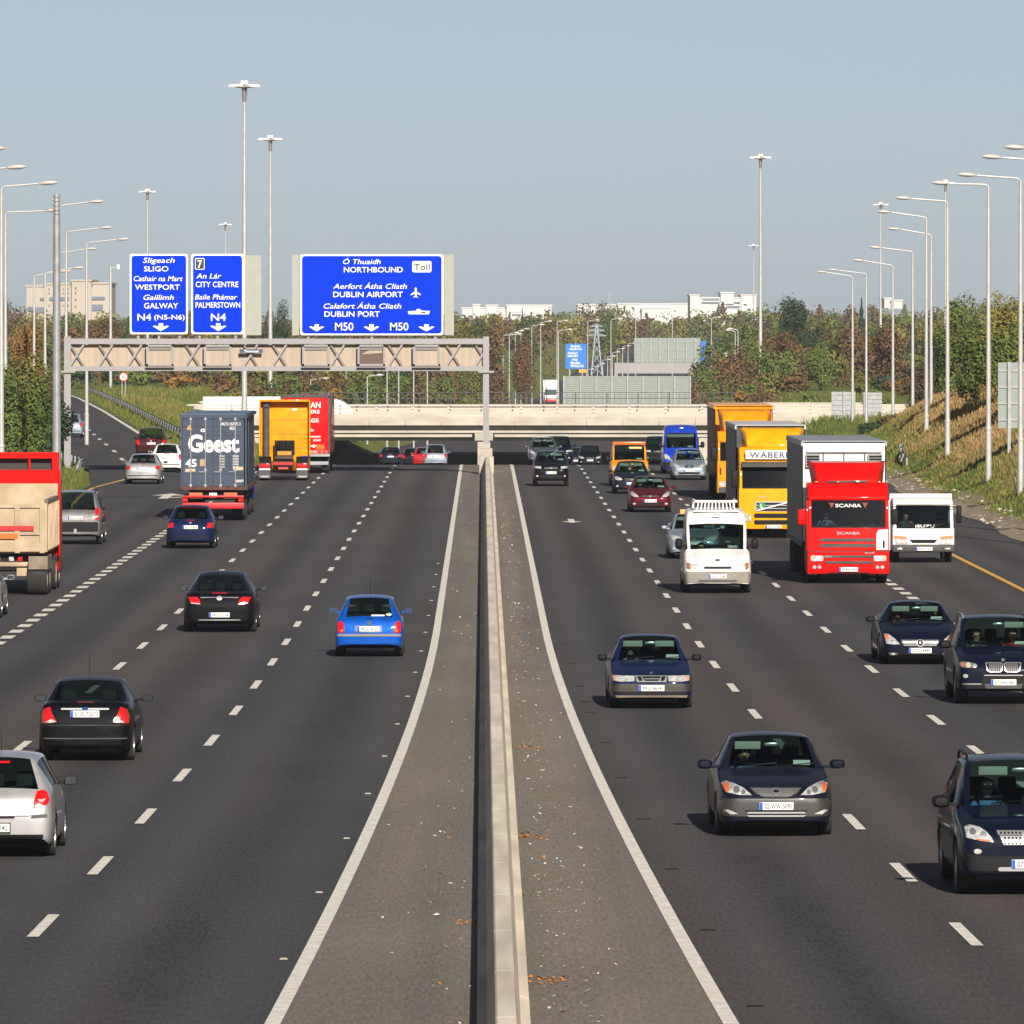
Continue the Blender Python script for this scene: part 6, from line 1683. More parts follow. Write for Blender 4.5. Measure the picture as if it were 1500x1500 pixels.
for i, (px, y) in enumerate(((865, 541), (873, 537), (881, 533), (889, 527), (896, 522), (903, 516), (910, 511), (918, 507), (926, 503))):
    D = 1650; x = (px - VX) * D / FP; by = VY + (HC - terrain(x, D)) * FP / D
    lamp('tiny far lamp in the rising diagonal row by the sign back, %s from bottom' % ORD[i], px - 6, y + 1, by, px + 5, y, D=D, group='row of tiny lamps beyond the sign', simple=True)
# high masts
MASTM = {}
def high_mast(label, px, heady, D):
    s = FP / D; x = (px - VX) / s; zb = min(terrain(x, D), 0); top = HC - (heady - VY) / s
    t = root('high_mast', (x, D, zb), 0, label, 'light mast', 'high lighting masts')
    Hh = top - zb
    b = MB(); b.tube((0, 0, -.5), (0, 0, Hh * .3), .26, .22, 14); b.tube((0, 0, Hh * .3), (0, 0, Hh * .65), .21, .16, 14); b.tube((0, 0, Hh * .65), (0, 0, Hh), .15, .10, 14); b.build('pole', M_POLE, t, smooth=True)
    b = MB()
    for i in range(12): b.tube((.55 * cos(pi * i / 6), .55 * sin(pi * i / 6), Hh - .1), (.55 * cos(pi * (i + 1) / 6), .55 * sin(pi * (i + 1) / 6), Hh - .1), .06, n=6)
    b.tube((0, 0, Hh - 1.3), (0, 0, Hh - .1), .17, .22, 10); b.tube((0, 0, Hh), (0, 0, Hh + .55), .04, .03, 6); b.build('head_ring', M_GDK, t)
    if 'h' not in MASTM:
        b = MB(); b.prism_x([(-.10, -.13), (-.10, .1), (.55, .16), (.80, .06), (.80, -.10)], -.24, .24); MASTM['h'] = b.mesh('floodlight', bevel=.05)
    for i in range(6):
        a = pi * i / 3
        o = part('floodlight', MASTM['h'], M_WHITE, t, (.55 * cos(a), .55 * sin(a), Hh)); o.rotation_euler = (0, 0, a - pi / 2)
    o = part('control_box', MASTM['h'], M_WHITE, t, (0, -.25, Hh + .3)); o.scale = (1.3, .6, 1.2)
for q_ in ((('tallest', ' rising behind the blue sign with exit number 7'), 358, 126, 700), (('very tall', ' rising between the two groups of gantry signs'), 396, 204, 916), (('slender', ' rising behind the leftmost gantry sign'), 216, 281, 1295), (('slender', ' with its head just above the exit number 7 sign'), 330, 329, 1718), (('very tall', ' rising behind the orange lorry'), 1114, 231, 1017), (('slender', ' close to the left of the tall mast by the orange lorry'), 1104, 360, 2200), (('slender', ' between the right hand street lamps and the hillside trees'), 1290, 300, 1427), (('slender', ' with its head hidden by a street lantern at the right'), 1385, 268, 1208)):
    high_mast(q_[0][0] + ' lighting mast' + q_[0][1], *q_[1:])
# thick mast on the left bank
D = 385; s = FP / D; x = (83 - VX) / s
t = root('communication_mast', (x, D, terrain(x, D)), 0, 'thick grey steel mast on the left bank with a ringed top', 'mast')
Hh = HC - (284 - VY) / s - terrain(x, D)
b = MB(); b.tube((0, 0, -.4), (0, 0, Hh - 1.0), .21, .16, 18); b.build('pole', M_STEEL, t, smooth=True)
b = MB(); b.tube((0, 0, Hh - 1.05), (0, 0, Hh), .13, .13, 14)
for i in range(5): b.tube((0, 0, Hh - .95 + .2 * i), (0, 0, Hh - .88 + .2 * i), .18, .18, 14)
b.build('antenna_rings', M_STEELD, t, smooth=True)
b = MB()
for i in range(24): b.box(.16, .19, -.14, .14, .8 + .25 * i, .83 + .25 * i)
b.build('climbing_rungs', M_GDK, t)
D = 880; x = (162 - VX) * D / FP
t = root('camera_pole', (x, D, .3), 0, 'thin pole with a surveillance camera on a short arm left of the gantry signs', 'camera pole')
Hh = HC - (391 - VY) * D / FP - .3
b = MB(); b.tube((0, 0, -.5), (0, 0, Hh), .17, .13, 12); b.build('pole', M_POLE, t, smooth=True)
b = MB(); b.tube((0, 0, Hh - .1), (.75, 0, Hh - .05), .06); b.build('arm', M_POLE, t)
b = MB(); b.lathe([(.12, -.3), (.2, -.15), (.2, .15), (.1, .3)], 12, (.8, 0, Hh)); b.build('camera', M_WHITE, t, smooth=True)

# ------------------------------------------------------------------ guard rails and small signs
def guard_rail(label, pts, m, post_every=1):
    t = root('guard_rail', pts[0], 0, label, 'guard rail')
    o_ = Vector(pts[0])
    prof = [(0, .42), (.06, .47), (.0, .53), (.0, .59), (.06, .65), (0, .72)]
    vs = []
    for p in pts:
        for dx, dz in prof: vs.append((p[0] - o_.x + dx, p[1] - o_.y, p[2] - o_.z + dz))
    n = len(prof)
    b = MB(); b.add(vs, [(j * n + i, j * n + i + 1, (j + 1) * n + i + 1, (j + 1) * n + i) for j in range(len(pts) - 1) for i in range(n - 1)])
    b.build('beam', m, t, smooth=True)
    for p in pts[::post_every]:
        q_ = Vector(p) - o_; b = MB(); b.box(q_.x - .10, q_.x - .02, q_.y - .05, q_.y + .05, q_.z - .5, q_.z + .68); b.build('post', m, t)
pts = []
D = 478
while D < 840:
    x = lerp_tab(RAMP_R, D) + 1.7; pts.append((x, D, terrain(x, D))); D += 6
guard_rail('long dark guard rail curving along the right side of the exit ramp', pts, mat('dull_rail', (.16, .17, .18), .5, .3, var=.2))
pts = [(lerp_tab(RAMP_L, D) - .35 - .02 * max(0, 440 - D), D, terrain(lerp_tab(RAMP_L, D) - .4, D) - .35 * (1 - smooth(424, 436, D))) for D in [424 + 3 * i for i in range(14)]]
guard_rail('short guard rail end ramped into the grass at the left of the exit ramp', pts, M_STEEL)
pts = [(21.35 + .03 * i * i, 418 + 4 * i, terrain(21.35, 418 + 4 * i) + .25 - .5 * (1 - smooth(0, 3, i))) for i in range(12)]
guard_rail('guard rail end at the foot of the right hand slope behind the small white truck', pts, M_STEEL)
D = 762; x = (181 - VX) * D / FP
t = root('speed_sign', (x, D, terrain(x, D)), 0, 'round speed limit sign with red border on two thin posts beside the exit ramp', 'road sign')
zc = HC - (552 - VY) * D / FP - terrain(x, D)
b = MB(); b.lathe([(.42, -.02), (.42, .02)], 24, (0, 0, zc), 'y'); b.build('sign_face', mat('ring_red', (.55, .04, .03), .5), t)
b = MB(); b.lathe([(.31, -.03), (.31, 0)], 24, (0, 0, zc), 'y'); o = b.build('sign_field', M_SIGNW, t)
lettering('60', M_INK, o, (0, -.035, zc), w=.36, h=.26, bold=.02)
for q_ in (-.15, .15):
    b = MB(); b.tube((q_, .04, -.3), (q_, .04, zc + .2), .035); b.build('post', M_POLE, t)
def sign_back(label, D, px0, px1, py0, py1, posts, m, base=None, nx=0, nz=5, louvre=0):
    X = lambda p: (p - VX) * D / FP
    Z = lambda y: HC - (y - VY) * D / FP
    cx = (X(px0) + X(px1)) / 2; zb = terrain(cx, D) if base is None else base
    t = root('road_sign', (cx, D, zb), 0, label, 'road sign')
    b = MB(); b.box(X(px0) - cx, X(px1) - cx, 0, .05, Z(py1) - zb, Z(py0) - zb); b.build('board', m, t)
    for i in range(nz):
        zz = Z(py1) - zb + (Z(py0) - Z(py1)) * (i + .5) / nz
        b = MB(); b.box(X(px0) - cx, X(px1) - cx, -.05, 0, zz - .04, zz + .04); b.build('stiffener', m if louvre else M_STEEL, t)
    for p in posts:
        b = MB(); b.box(X(p) - cx - .07, X(p) - cx + .07, -.20, -.05, -.4, Z(py0) - zb + .02); b.build('post', M_STEEL, t)
    return t
M_SB = mat('sign_back_grey', (.24, .275, .255), .55, .1, var=.06); M_SBL = mat('sign_back_green', (.24, .275, .245), .6, var=.06)
sign_back('tall grey sign back on the right hand slope, cut by the picture edge', 372, 1462, 1530, 531, 627, (1478, 1512), M_SB, nz=4)
sign_back('grey sign back standing by the bridge end above the red lorry, left of two', 690, 1218, 1253, 574, 619, (1236,), M_STEEL, nz=6)
sign_back('grey sign back partly behind the hill end above the red lorry, right of two', 720, 1264, 1292, 575, 612, (1266,), M_STEEL, nz=6)
sign_back('very wide louvred green grey sign back standing behind the overbridge railing', 790, 826, 1011, 551, 594, (826, 850, 873, 896, 919, 942, 965, 988, 1011), M_SBL, base=-1.6, nz=14, louvre=1)
sign_back('wide grey sign back high on the far gantry', 1100, 929, 1026, 495, 531, (940, 953, 966, 979, 992, 1005, 1018), M_SBL, nz=3)
X = lambda p, D=1098: (p - VX) * D / FP
t = root('sign_gantry', (X(980), 1098, terrain(X(980), 1098)), 0, 'far grey gantry beam with a post at its right end, beyond the overbridge', 'gantry')
zt = lambda y: HC - (y - VY) * 1098 / FP - t.location.z
MB().box(X(900) - X(980), X(1065) - X(980), -.5, .5, zt(547), zt(531.5)).build('beam', mat('far_gantry', (.30, .285, .28), .6, var=.06, vs=.4), t)
MB().box(X(1061) - X(980), X(1065) - X(980), -.6, -.1, -1, zt(516)).build('leg', M_STEEL, t); MB().box(X(900) - X(980), X(903) - X(980), -.45, .4, -1, zt(533)).build('leg', M_STEEL, t)
def far_sign(label, D, px0, px1, py0, py1, words=True):
    X = lambda p: (p - VX) * D / FP
    Z = lambda y: HC - (y - VY) * D / FP
    cx = (X(px0) + X(px1)) / 2; zb = terrain(cx, D)
    t = root('far_sign', (cx, D, zb), 0, label, 'road sign')
    M2 = mat('far_sign_blue', (.015, .16, .68), .5)
    o = MB().box(X(px0) - cx, X(px1) - cx, -.04, .04, Z(py1) - zb, Z(py0) - zb).build('board', M2, t)
    for p in (px0 + 6, px1 - 6):
        MB().box(X(p) - cx - .08, X(p) - cx + .08, .05, .2, -.5, Z(py0) - zb).build('post', M_STEEL, t)
    return t, (lambda p: X(p) - cx), (lambda y: Z(y) - zb)
t, X_, Z_ = far_sign('distant blue direction sign with white writing left of the wide sign backs', 1000, 828.5, 859, 503.5, 540)
for i, (tx, a, c_, y) in enumerate((('Dublin', 836, 850, 507), ('NORTH', 834, 852, 511.5), ('Aerfort', 831, 846, 517), ('AIRPORT', 831, 847, 521.5), ('M50', 838, 846, 527), ('Baile', 836, 850, 531.5), ('FINGLAS', 836, 855, 536))):
    lettering(tx, M_SIGNW, t, ((X_(a) + X_(c_)) / 2, -.05, Z_(y)), w=X_(c_) - X_(a), h=.26, bold=.02)
MB().box(X_(848), X_(859), -.04, .04, Z_(546), Z_(541)).build('yellow_plate', mat('sign_yellow', (.70, .36, .05), .5), t)
far_sign('narrow blue sign edge at the right end of the wide grey sign back', 1102, 1026.5, 1034, 500, 531.5)
# vehicles on the distant road
def far_lorry(label, px, D, w, h, m, m2):
    x = (px - VX) * D / FP; t = root('lorry', (x, D, road_z(D)), 0, label, 'lorry')
    MB().box(-w / 2, w / 2, 1.6, 9, .9, h).build('trailer_body', m, t, bevel=.05)
    MB().prism_x([(0, .5), (-.02, 1.5), (.25, 2.5), (.7, 2.9), (1.5, 2.9), (1.5, .5)], -w / 2 + .05, w / 2 - .05).build('cab', m, t, bevel=.06)
    b = MB(); b.add([(-w / 2 + .2, -.03, 1.52), (w / 2 - .2, -.03, 1.52), (w / 2 - .25, .20, 2.42), (-w / 2 + .25, .20, 2.42)], [(0, 1, 2, 3)]); b.build('windscreen', M_DGLASS, t)
    MB().box(-w / 2 + .02, w / 2 - .02, -.06, .3, .45, .85).build('bumper', m2, t, bevel=.03)
    truck_wheels(t, (1.0, 6.5, 7.7), w / 2 - .05, .48, .3)
far_lorry('distant white lorry with red bumper approaching beyond the bridge railing', 807, 1330, 2.5, 3.9, M_WHITE, mat('ring_red', (.55, .04, .03)))
far_lorry('distant white lorry beside the far gantry leg on the right hand far road', 1020, 1560, 2.5, 3.6, M_WHITE, M_GTRIM)
build_car(K_HATCH2, P_WHITE, 1015, 0, 'front', 'tiny white car on the far road just right of the louvred sign back', D=1410, detail=0)
build_car(K_HATCH, P_WHITE, 1008, 0, 'front', 'tiny white car at the edge of the louvred sign back, lower than the other', D=1330, detail=0)
# ------------------------------------------------------------------ far buildings
def building(label, D, blocks, m, windows=(), name='office_building', roof=None):
    px = blocks[0][0]; X = lambda p: (p - VX) * D / FP
    zb = 6.0; Z = lambda y: HC - (y - VY) * D / FP - zb
    t = root(name, (X(px), D, zb), 0, label, 'building')
    for i, (a, c_, y0, y1, dep) in enumerate(blocks):
        o = MB().box(X(a) - X(px), X(c_) - X(px), 3 - dep, 40, Z(y1), Z(y0)).build('wall', m, t)
        MB().box(X(a) - X(px) - .3, X(c_) - X(px) + .3, 2.7 - dep, 40, Z(y0), Z(y0) + .5).build('roof', roof or m, o)
    for (a, c_, y0, y1, dep) in windows:
        MB().box(X(a) - X(px), X(c_) - X(px), 2.9 - dep, 3.3 - dep, Z(y1), Z(y0)).build('window', mat('far_window', (.16, .19, .24), .3), t)
M_BEIGE = mat('beige_render', (.44, .385, .32), .85, var=.05, vs=.05); M_FARW = mat('far_white', (.58, .57, .56), .7)
building('large beige concrete block with few windows on the skyline at the far left', 2300, [(38, 132, 420, 470, 0), (66, 134, 417, 470, 1.5), (105, 133, 412, 470, 3), (132, 160, 416, 470, 0)], M_BEIGE,
    [(58, 70, 436, 440, .3), (72, 101, 435, 440, 1.8), (133.5, 153, 434.5, 439, .3), (40, 52, 449, 456, .3), (53, 70, 450, 458, .3), (134, 150, 446, 455, .3)] + [(a, a + 1.3, y, y + 2, 1.8) for y in (422, 428, 446) for a in (71, 78, 85, 92, 99)] + [(110, 112, y, y + 3, 3.3) for y in (420, 427, 437, 447)])
building('long low white building on the skyline between the gantry signs and the far trees', 3300, [(677, 742, 452, 470, 0), (693, 703, 447, 470, 1), (712, 729, 448, 470, 1), (742, 808, 448, 470, 2), (748, 765, 457, 470, 6)], M_FARW, [(750, 763, 460, 462, 6.3)])
building('long white warehouse on the skyline above the trees in the middle', 3500, [(846, 905, 447, 475, 0), (905, 1012, 446, 475, 2), (940, 980, 452, 475, 5)], M_FARW)
building('stepped white office block on the skyline right of the warehouse', 3300, [(1011, 1024, 433, 475, 2), (1024, 1090, 437, 475, 0), (1056, 1075, 429.5, 445, 1), (1086, 1108, 433, 475, 1), (1054, 1062, 446, 478, 6)], M_FARW, [(1028, 1084, 442, 444.5, .3), (1030, 1054, 438, 439.5, .3), (1064, 1084, 448, 451, .3)])
building('small pale house cluster peeping from the wooded hill on the right', 3000, [(1296, 1306, 438, 452, 0), (1306, 1322, 441, 452, 1)], M_FARW)
building('red brick terraced house mostly hidden under the gantry at the left', 1050, [(243, 300, 536, 560, 0)], mat('brick', (.30, .12, .08)), [(a, a + 4, 541, 548, .2) for a in (250, 262, 276, 290)], name='brick_house', roof=mat('roof_tile', (.22, .10, .07), .9))
def pylon(label, px, y0, D, Hh):
    x = (px - VX) * D / FP; zt_ = HC - (y0 - VY) * D / FP; zb = zt_ - Hh
    t = root('pylon', (x, D, zb), 0, label, 'pylon'); b = MB(); w = Hh * .11
    lv = [0, .22, .42, .6, .76, .9, 1.0]
    for i in range(6):
        a, c_ = w * (1 - lv[i] * .88), w * (1 - lv[i + 1] * .88)
        for sx in (-1, 1):
            for sy in (-1, 1): b.tube((sx * a, sy * a, Hh * lv[i]), (sx * c_, sy * c_, Hh * lv[i + 1]), .12, n=4)
            for sy in (-1, 1): b.tube((sx * a, sy * a, Hh * lv[i]), (-sx * c_, sy * c_, Hh * lv[i + 1]), .08, n=4)
    b.build('lattice', mat('pylon_haze_grey', (.30, .34, .38), .6), t)  # distance haze put into the pale blue-grey of the steel
    for q_, l in ((.78, .2), (.88, .16), (.97, .12)):
        b = MB(); b.tube((-Hh * l, 0, Hh * q_), (Hh * l, 0, Hh * q_), .1, n=4); b.tube((-Hh * l, 0, Hh * q_), (0, 0, Hh * (q_ + .05)), .08, n=4); b.tube((Hh * l, 0, Hh * q_), (0, 0, Hh * (q_ + .05)), .08, n=4); b.build('cross_arm', mat('pylon_haze_grey', (.22, .25, .30)), t)
pylon('grey lattice pylon standing before the trees above the distant blue sign', 874, 476, 1500, 9)
pylon('faint lattice pylon on the skyline above the long white warehouse', 893, 427, 3000, 14)
# ------------------------------------------------------------------ vegetation
def leaf_mat(name, a, b):
    m = bpy.data.materials.new('foliage_' + name); m.use_nodes = True
    nt = m.node_tree; p = nt.nodes['Principled BSDF']
    p.inputs['Roughness'].default_value = .75; p.inputs['Specular IOR Level'].default_value = .2
    g = nt.nodes.new('ShaderNodeNewGeometry')
    n = nt.nodes.new('ShaderNodeTexNoise'); n.inputs['Scale'].default_value = .9; n.inputs['Detail'].default_value = 5
    n2 = nt.nodes.new('ShaderNodeTexNoise'); n2.inputs['Scale'].default_value = .22; n2.inputs['Detail'].default_value = 2
    nt.links.new(g.outputs['Position'], n.inputs['Vector']); nt.links.new(g.outputs['Position'], n2.inputs['Vector'])
    ad = nt.nodes.new('ShaderNodeMath'); ad.operation = 'ADD'; nt.links.new(n.outputs['Fac'], ad.inputs[0]); nt.links.new(n2.outputs['Fac'], ad.inputs[1])
    mr = nt.nodes.new('ShaderNodeMapRange'); mr.inputs[1].default_value = .72; mr.inputs[2].default_value = 1.28
    nt.links.new(ad.outputs[0], mr.inputs[0])
    mx = nt.nodes.new('ShaderNodeMix'); mx.data_type = 'RGBA'; mx.inputs[6].default_value = (*[c * 1.5 for c in a], 1); mx.inputs[7].default_value = (*[c * 1.5 for c in b], 1)
    nt.links.new(mr.outputs[0], mx.inputs[0]); nt.links.new(mx.outputs[2], p.inputs['Base Color'])
    return m
LEAF = dict(green=leaf_mat('green', (.040, .060, .014), (.095, .115, .028)), dark=leaf_mat('dark', (.014, .028, .013), (.040, .060, .024)), olive=leaf_mat('olive', (.050, .055, .014), (.125, .115, .030)),
            rust=leaf_mat('rust', (.060, .040, .019), (.130, .072, .030)), brown=leaf_mat('brown', (.050, .034, .018), (.125, .078, .035)), orange=leaf_mat('orange', (.11, .062, .016), (.24, .125, .030)), yellow=leaf_mat('yellow', (.085, .080, .018), (.200, .165, .035)))
M_BARK = mat('bark', (.09, .065, .045), .9, var=.3, vs=4)
rt_ = random.Random(11)
def crown_into(vs, fs, c, w, d, h, n, leaf, rr, conifer=False):
    """many small leaf clumps through an uneven crown volume"""
    if conifer:
        for i in range(n):
            t = rr.random() ** .8
            r = (1 - t) * (.75 + .25 * sin(t * 40)) * (.55 + .45 * rr.random()); a = rr.uniform(0, 2 * pi)
            p = Vector((c[0] + cos(a) * r * w / 2, c[1] + sin(a) * r * d / 2, c[2] + t * h)); nrm = Vector((cos(a), sin(a), .5))
            leaf_at(vs, fs, p, nrm, leaf, rr)
        return
    lobes = []
    for i in range(max(6, int(7 + rr.random() * 6))):
        a = rr.uniform(0, 2 * pi); e = rr.uniform(-1.0, 1.0); q = rr.uniform(.25, .62)
        lobes.append((c[0] + cos(a) * q * w / 2 * (1 - .35 * abs(e)), c[1] + sin(a) * q * d / 2, c[2] + h * (.50 + .31 * e), rr.uniform(.26, .42)))
    lobes.append((c[0], c[1], c[2] + h * .5, .5))
    for i in range(n):
        lx, ly, lz, lr = lobes[int(rr.random() * len(lobes))]
        v = Vector((rr.gauss(0, 1), rr.gauss(0, 1), rr.gauss(0, 1))).normalized()
        q = rr.random() ** .35
        if rr.random() < .07: q *= 1.22
        p = Vector((lx + v.x * lr * w * .55 * q, ly + v.y * lr * d * .55 * q, lz + v.z * lr * h * .55 * q))
        leaf_at(vs, fs, p, v + Vector((0, 0, .35)), leaf, rr)
def leaf_at(vs, fs, p, nrm, leaf, rr):
    nrm = (nrm.normalized() + Vector((rr.uniform(-.7, .7), rr.uniform(-.7, .7), rr.uniform(-.7, .7)))).normalized()
    u = nrm.orthogonal().normalized(); w_ = nrm.cross(u)
    a = rr.uniform(0, 6.28); u, w_ = u * cos(a) + w_ * sin(a), w_ * cos(a) - u * sin(a)
    s = leaf * rr.uniform(.55, 1.25)
    b = len(vs)
    vs += [tuple(p - u * s), tuple(p + w_ * s * .55 - nrm * s * .15), tuple(p + u * s * .9), tuple(p - w_ * s * .6 + nrm * s * .1)]
    fs.append((b, b + 1, b + 2, b + 3))
def mesh_of(name, vs, fs):
    me = bpy.data.meshes.new(name); me.from_pydata(vs, [], fs); return me
def tree(label, px, py, wpx, D, kind, cat='tree', name='tree', base=None, low=.12, conifer=False, n=1500):
    s = FP / D; x = (px - VX) / s; zb = terrain(x, D) if base is None else base
    H = HC - (py - VY) / s - zb; W = wpx / s
    t = root(name, (x, D, zb), 0, label, cat)
    b = MB(); tr = max(.05, min(.32, H * .028))
    b.tube((0, 0, -.4), (.05 * H * .2, 0, H * .38), tr, tr * .65, 8); b.tube((.01 * H, 0, H * .38), (.02 * H, 0, H * .8), tr * .65, tr * .2, 7)
    for i in range(5):
        a = rt_.uniform(0, 6.28); z0 = H * rt_.uniform(.22, .55)
        b.tube((0, 0, z0), (cos(a) * W * .3, sin(a) * W * .3, z0 + H * rt_.uniform(.12, .25)), tr * .4, tr * .12, 6)
    b.build('trunk', M_BARK, t, smooth=True)
    vs, fs = [], []
    crown_into(vs, fs, (0, 0, H * low), W, W * .9, H * (1 - low), n, max(.10, min(.23, W * .028)), rt_, conifer)
    part('crown', mesh_of('crown', vs, fs), LEAF[kind], t)
    return t
TR = [('dark conifer at the far left edge behind the lamp columns', 8, 418, 40, 640, 'dark', True), ('orange autumn tree at the left edge below the pale concrete block', 44, 455, 66, 560, 'orange', False),
      ('mid green tree in front of the pale concrete block, behind the thick mast', 92, 458, 62, 1250, 'green', False), ('brown leafed tree between the pale concrete block and the leftmost gantry sign', 150, 453, 60, 1150, 'brown', False),
      ('olive tree on the skyline touching the leftmost gantry sign', 178, 456, 44, 1300, 'olive', False), ('dark spreading evergreen against the leftmost gantry sign', 188, 464, 44, 1000, 'dark', True),
      ('dark round evergreen in the gap between the two groups of gantry signs', 406, 424, 46, 1050, 'dark', False), ('olive tree just right of the widest gantry sign', 686, 462, 50, 1000, 'olive', False),
      ('rounded brown green tree right of the widest gantry sign', 727, 457, 58, 1080, 'brown', False), ('rust coloured tree above the row of slim lamps', 770, 466, 48, 1180, 'rust', False),
      ('dark pointed conifer on the skyline between slim lamps', 765, 452, 18, 1700, 'dark', True), ('tall green tree on the skyline above the distant blue sign', 893, 446, 50, 1800, 'green', False),
      ('green tree left of the two masts behind the orange lorry', 1082, 452, 64, 1250, 'green', False), ('rust red round tree right of the tall mast by the orange lorry', 1142, 482, 70, 950, 'rust', False),
      ('tall dark pine right of the tall mast', 1166, 431, 56, 1080, 'dark', False), ('dark green pine stepping down right of the taller pine', 1200, 446, 46, 1060, 'dark', False),
      ('green tree above the yellow lorry between rust and brown trees', 1202, 505, 58, 900, 'green', False), ('large brown tree behind the row of right hand lamps', 1256, 466, 88, 980, 'brown', False),
      ('dark top tree behind the large brown tree', 1262, 437, 34, 1250, 'dark', True), ('rust brown tree right of the large brown tree', 1306, 474, 74, 920, 'rust', False), ('dark slim conifer on the hill skyline behind the lamps', 1338, 448, 34, 1000, 'dark', True),
      ('brown bush at the end of the right hand hill', 1345, 520, 60, 640, 'brown', False), ('dark green bush on the hill crest beside a tall lamp', 1374, 470, 58, 560, 'dark', False)]
for (lab, px, py, w, D, k, cf) in TR: tree(lab, px, py, w * (1.0 if cf else 1.25), D, k, conifer=cf, low=.04, n=5200)
SH = [('tall green bush on the right hand hill crest', 1408, 428, 56, 470, 'green'), ('dense green bush on the hill crest between two tall lamps', 1430, 462, 56, 440, 'green'), ('yellow green bush on the hill crest near the right edge', 1468, 428, 62, 430, 'yellow'), ('green bush cut by the right edge on the hill crest', 1500, 440, 56, 410, 'green'), ('low green bush on the hill crest above the grey sign back', 1470, 470, 70, 405, 'green'),
      ('dark thicket at the foot of the hill end', 1290, 612, 52, 545, 'dark'), ('dark brown thicket at the hill end beside a lamp base', 1318, 604, 44, 530, 'brown'),
      ('green bush on the left bank nearest the picture edge', 10, 530, 66, 398, 'green'), ('green bush on the left bank behind the red tipper lorry', 36, 520, 64, 410, 'green'), ('dark green bush on the left bank left of the thick mast', 62, 540, 60, 420, 'dark'), ('olive bush on the left bank at the mast foot', 74, 575, 44, 432, 'olive'), ('tall olive bush above the left bank', 30, 492, 70, 470, 'olive'), ('rust tinted bush above the left bank', 62, 505, 60, 500, 'rust')]
for (lab, px, py, w, D, k) in SH: tree(lab, px, py, w * 1.7, D, k, cat='bush', name='bush', low=-.04, n=6500)
# the far wood: one mass behind everything
SKYL = [(-60, 445), (0, 440), (60, 458), (130, 456), (200, 464), (290, 456), (380, 452), (430, 470), (520, 462), (640, 458), (700, 462), (760, 462), (830, 460), (850, 456), (880, 452), (930, 464), (1000, 466), (1050, 458), (1100, 452), (1160, 446), (1230, 448), (1290, 450), (1340, 456), (1420, 446), (1560, 440)]
wv = {k: ([], []) for k in LEAF}
def wood_tree(px, py, wpx, D, k, n, base=None):
    s = FP / D; x = (px - VX) / s
    if D < 1800 and abs(x - center(D)) < 17.5: return
    zb = terrain(x, D) if base is None else base
    H = HC - (py - VY) / s - zb
    if H < 1.5: return
    vs, fs = wv[k]; W = wpx / s
    crown_into(vs, fs, (x, D, zb), W, W, H, n, max(.19, min(.60, D * .00025)), rt_, rt_.random() < .08)
KS = ['green', 'olive', 'brown', 'rust', 'dark', 'green', 'brown', 'olive', 'yellow', 'brown']
for D, dy, stp, wid, n in ((2700, 0, 26, 62, 420), (2100, 4, 24, 60, 460), (1650, 10, 24, 62, 600), (1300, 22, 24, 68, 850), (1080, 40, 24, 74, 1050), (940, 62, 24, 72, 1050)):
    px = -70.0
    while px < 1570:
        q_ = lerp_tab(SKYL, px) - 7 - (5 if 670 < px < 1110 and D > 1600 else 0) + dy + rt_.uniform(-6, 10)
        wood_tree(px, q_, wid * rt_.uniform(.7, 1.3), D + rt_.uniform(-60, 60), rt_.choice(KS), n)
        px += stp * rt_.uniform(.7, 1.3)
for D, y0, y1, ks in ((850, 546, 574, ['brown', 'olive', 'green', 'rust', 'orange', 'brown']), (815, 566, 584, ['olive', 'brown', 'orange', 'yellow', 'green'])):
    px = 40.0
    while px < 1330:
        wood_tree(px, rt_.uniform(y0, y1), rt_.uniform(34, 62), D + rt_.uniform(-15, 15), rt_.choice(ks), 800)
        px += rt_.uniform(14, 24)
for D in (870, 920, 975, 1030, 1090, 1150, 1220, 1290):
    px = 300.0
    while px < 1330:
        wood_tree(px, rt_.uniform(538, 568) - (D - 870) * .035, rt_.uniform(36, 64), D + rt_.uniform(-15, 15), rt_.choice(['brown', 'olive', 'green', 'rust', 'brown', 'dark', 'green']), 750)
        px += rt_.uniform(16, 28)
V, Fc, mi = [], [], []
for i, k in enumerate(LEAF):
    b = len(V); V += wv[k][0]; Fc += [tuple(b + j for j in f) for f in wv[k][1]]; mi += [i] * len(wv[k][1])
me = mesh_of('far_wood', V, Fc)
for k in LEAF: me.materials.append(LEAF[k])
me.polygons.foreach_set('material_index', mi)
o = bpy.data.objects.new('far_wood', me); COL.objects.link(o); o['kind'] = 'stuff'
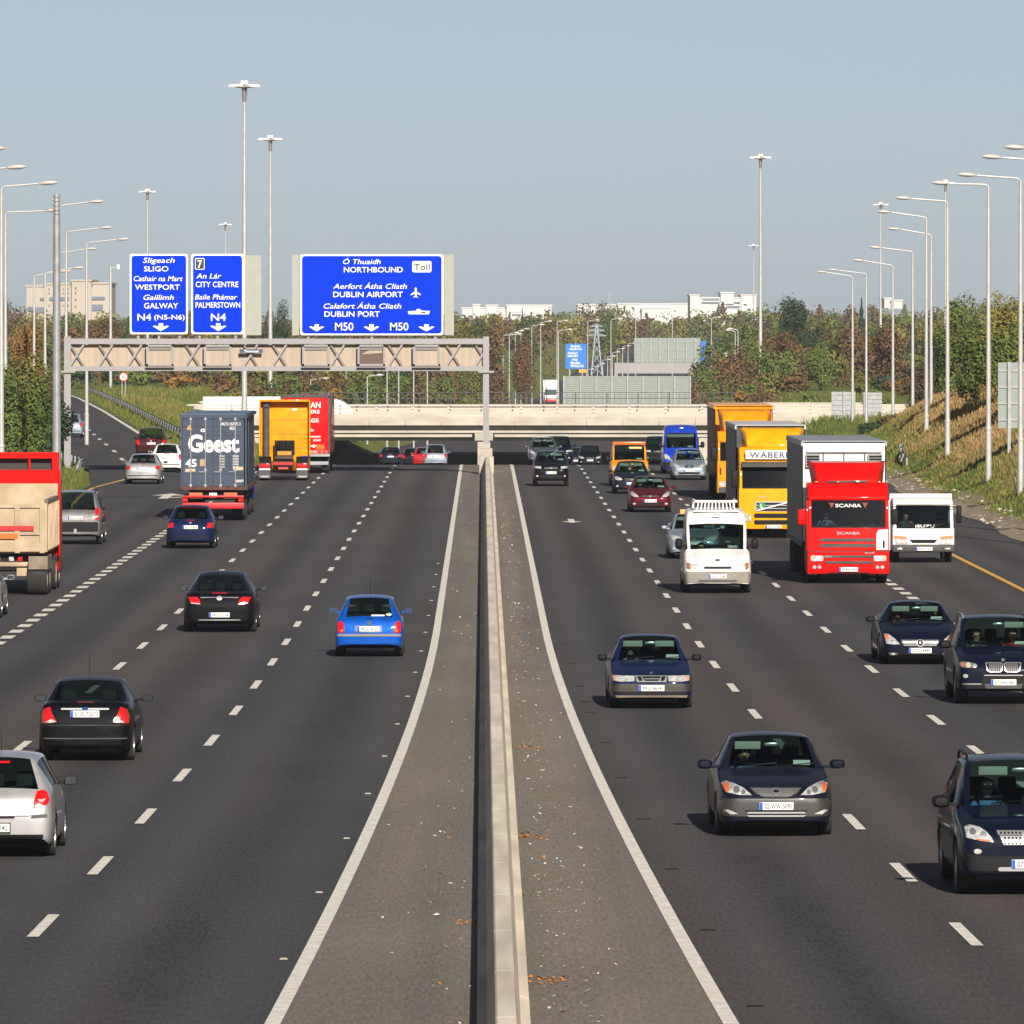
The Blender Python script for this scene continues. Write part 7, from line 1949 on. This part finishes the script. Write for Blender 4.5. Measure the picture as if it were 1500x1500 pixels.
# grass on the banks: blades in tufts, one object
V, Fc = [], []
def tuft(x, y, z, h):
    for k in range(4):
        a = rt_.uniform(0, 6.28); l = h * rt_.uniform(.6, 1.2); w = .035 + h * .05
        b = len(V); dx, dy = cos(a), sin(a)
        V.extend([(x - dy * w, y + dx * w, z - .03), (x + dy * w, y - dx * w, z - .03), (x + dx * l * .45, y + dy * l * .45, z + l)])
        Fc.append((b, b + 1, b + 2))
for i in range(26000):
    y = 285 + 290 * rt_.random(); t0 = lerp_tab(TOE, y); x = t0 - .2 + 11 * rt_.random() ** 1.1
    z = terrain(x, y); tuft(x, y, z, rt_.uniform(.10, .26) + (.22 * smooth(2.0, 5.5, z) * rt_.random()))
for i in range(13000):
    y = 330 + 250 * rt_.random(); le = lerp_tab(RAMP_L, y); x = le - .35 - 11 * rt_.random() ** 1.2
    tuft(x, y, terrain(x, y), rt_.uniform(.12, .40))
for i in range(11000):
    y = 470 + 330 * rt_.random(); re = lerp_tab(RAMP_R, y); ml_ = main_l(y)
    x = re + .6 + (max(1.5, ml_ - re) + 1) * rt_.random()
    if x < ml_ - .5: tuft(x, y, terrain(x, y), rt_.uniform(.12, .42))
for i in range(9000):
    y = 590 + 260 * rt_.random(); x = rt_.choice((-1, 1)) * (20 + 30 * rt_.random())
    if x < 0: x = lerp_tab(RAMP_R, y) + 1 + 14 * rt_.random()
    if main_l(y) < x < main_r(y): continue
    if 748 < y < 778 and -33 < x < 40: continue
    tuft(x, y, terrain(x, y), rt_.uniform(.2, .55))
o = part('bank_grass', mesh_of('bank_grass', V, Fc), M_GRASS); o['kind'] = 'stuff'
# ------------------------------------------------------------------ thin autumn haze over the whole place
me = MB().box(-1500, 1500, -60, 4600, -9.0, 48).mesh('haze')
hm = bpy.data.materials.new('haze_air'); hm.use_nodes = True
nt = hm.node_tree; nt.nodes.remove(nt.nodes['Principled BSDF'])
pv = nt.nodes.new('ShaderNodeVolumePrincipled')
pv.inputs['Color'].default_value = (.80, .88, 1.0, 1); pv.inputs['Density'].default_value = 0.00006; pv.inputs['Anisotropy'].default_value = 0.0
nt.links.new(pv.outputs[0], nt.nodes['Material Output'].inputs['Volume'])
me.materials.append(hm)
o = bpy.data.objects.new('haze', me); COL.objects.link(o); o['kind'] = 'stuff'
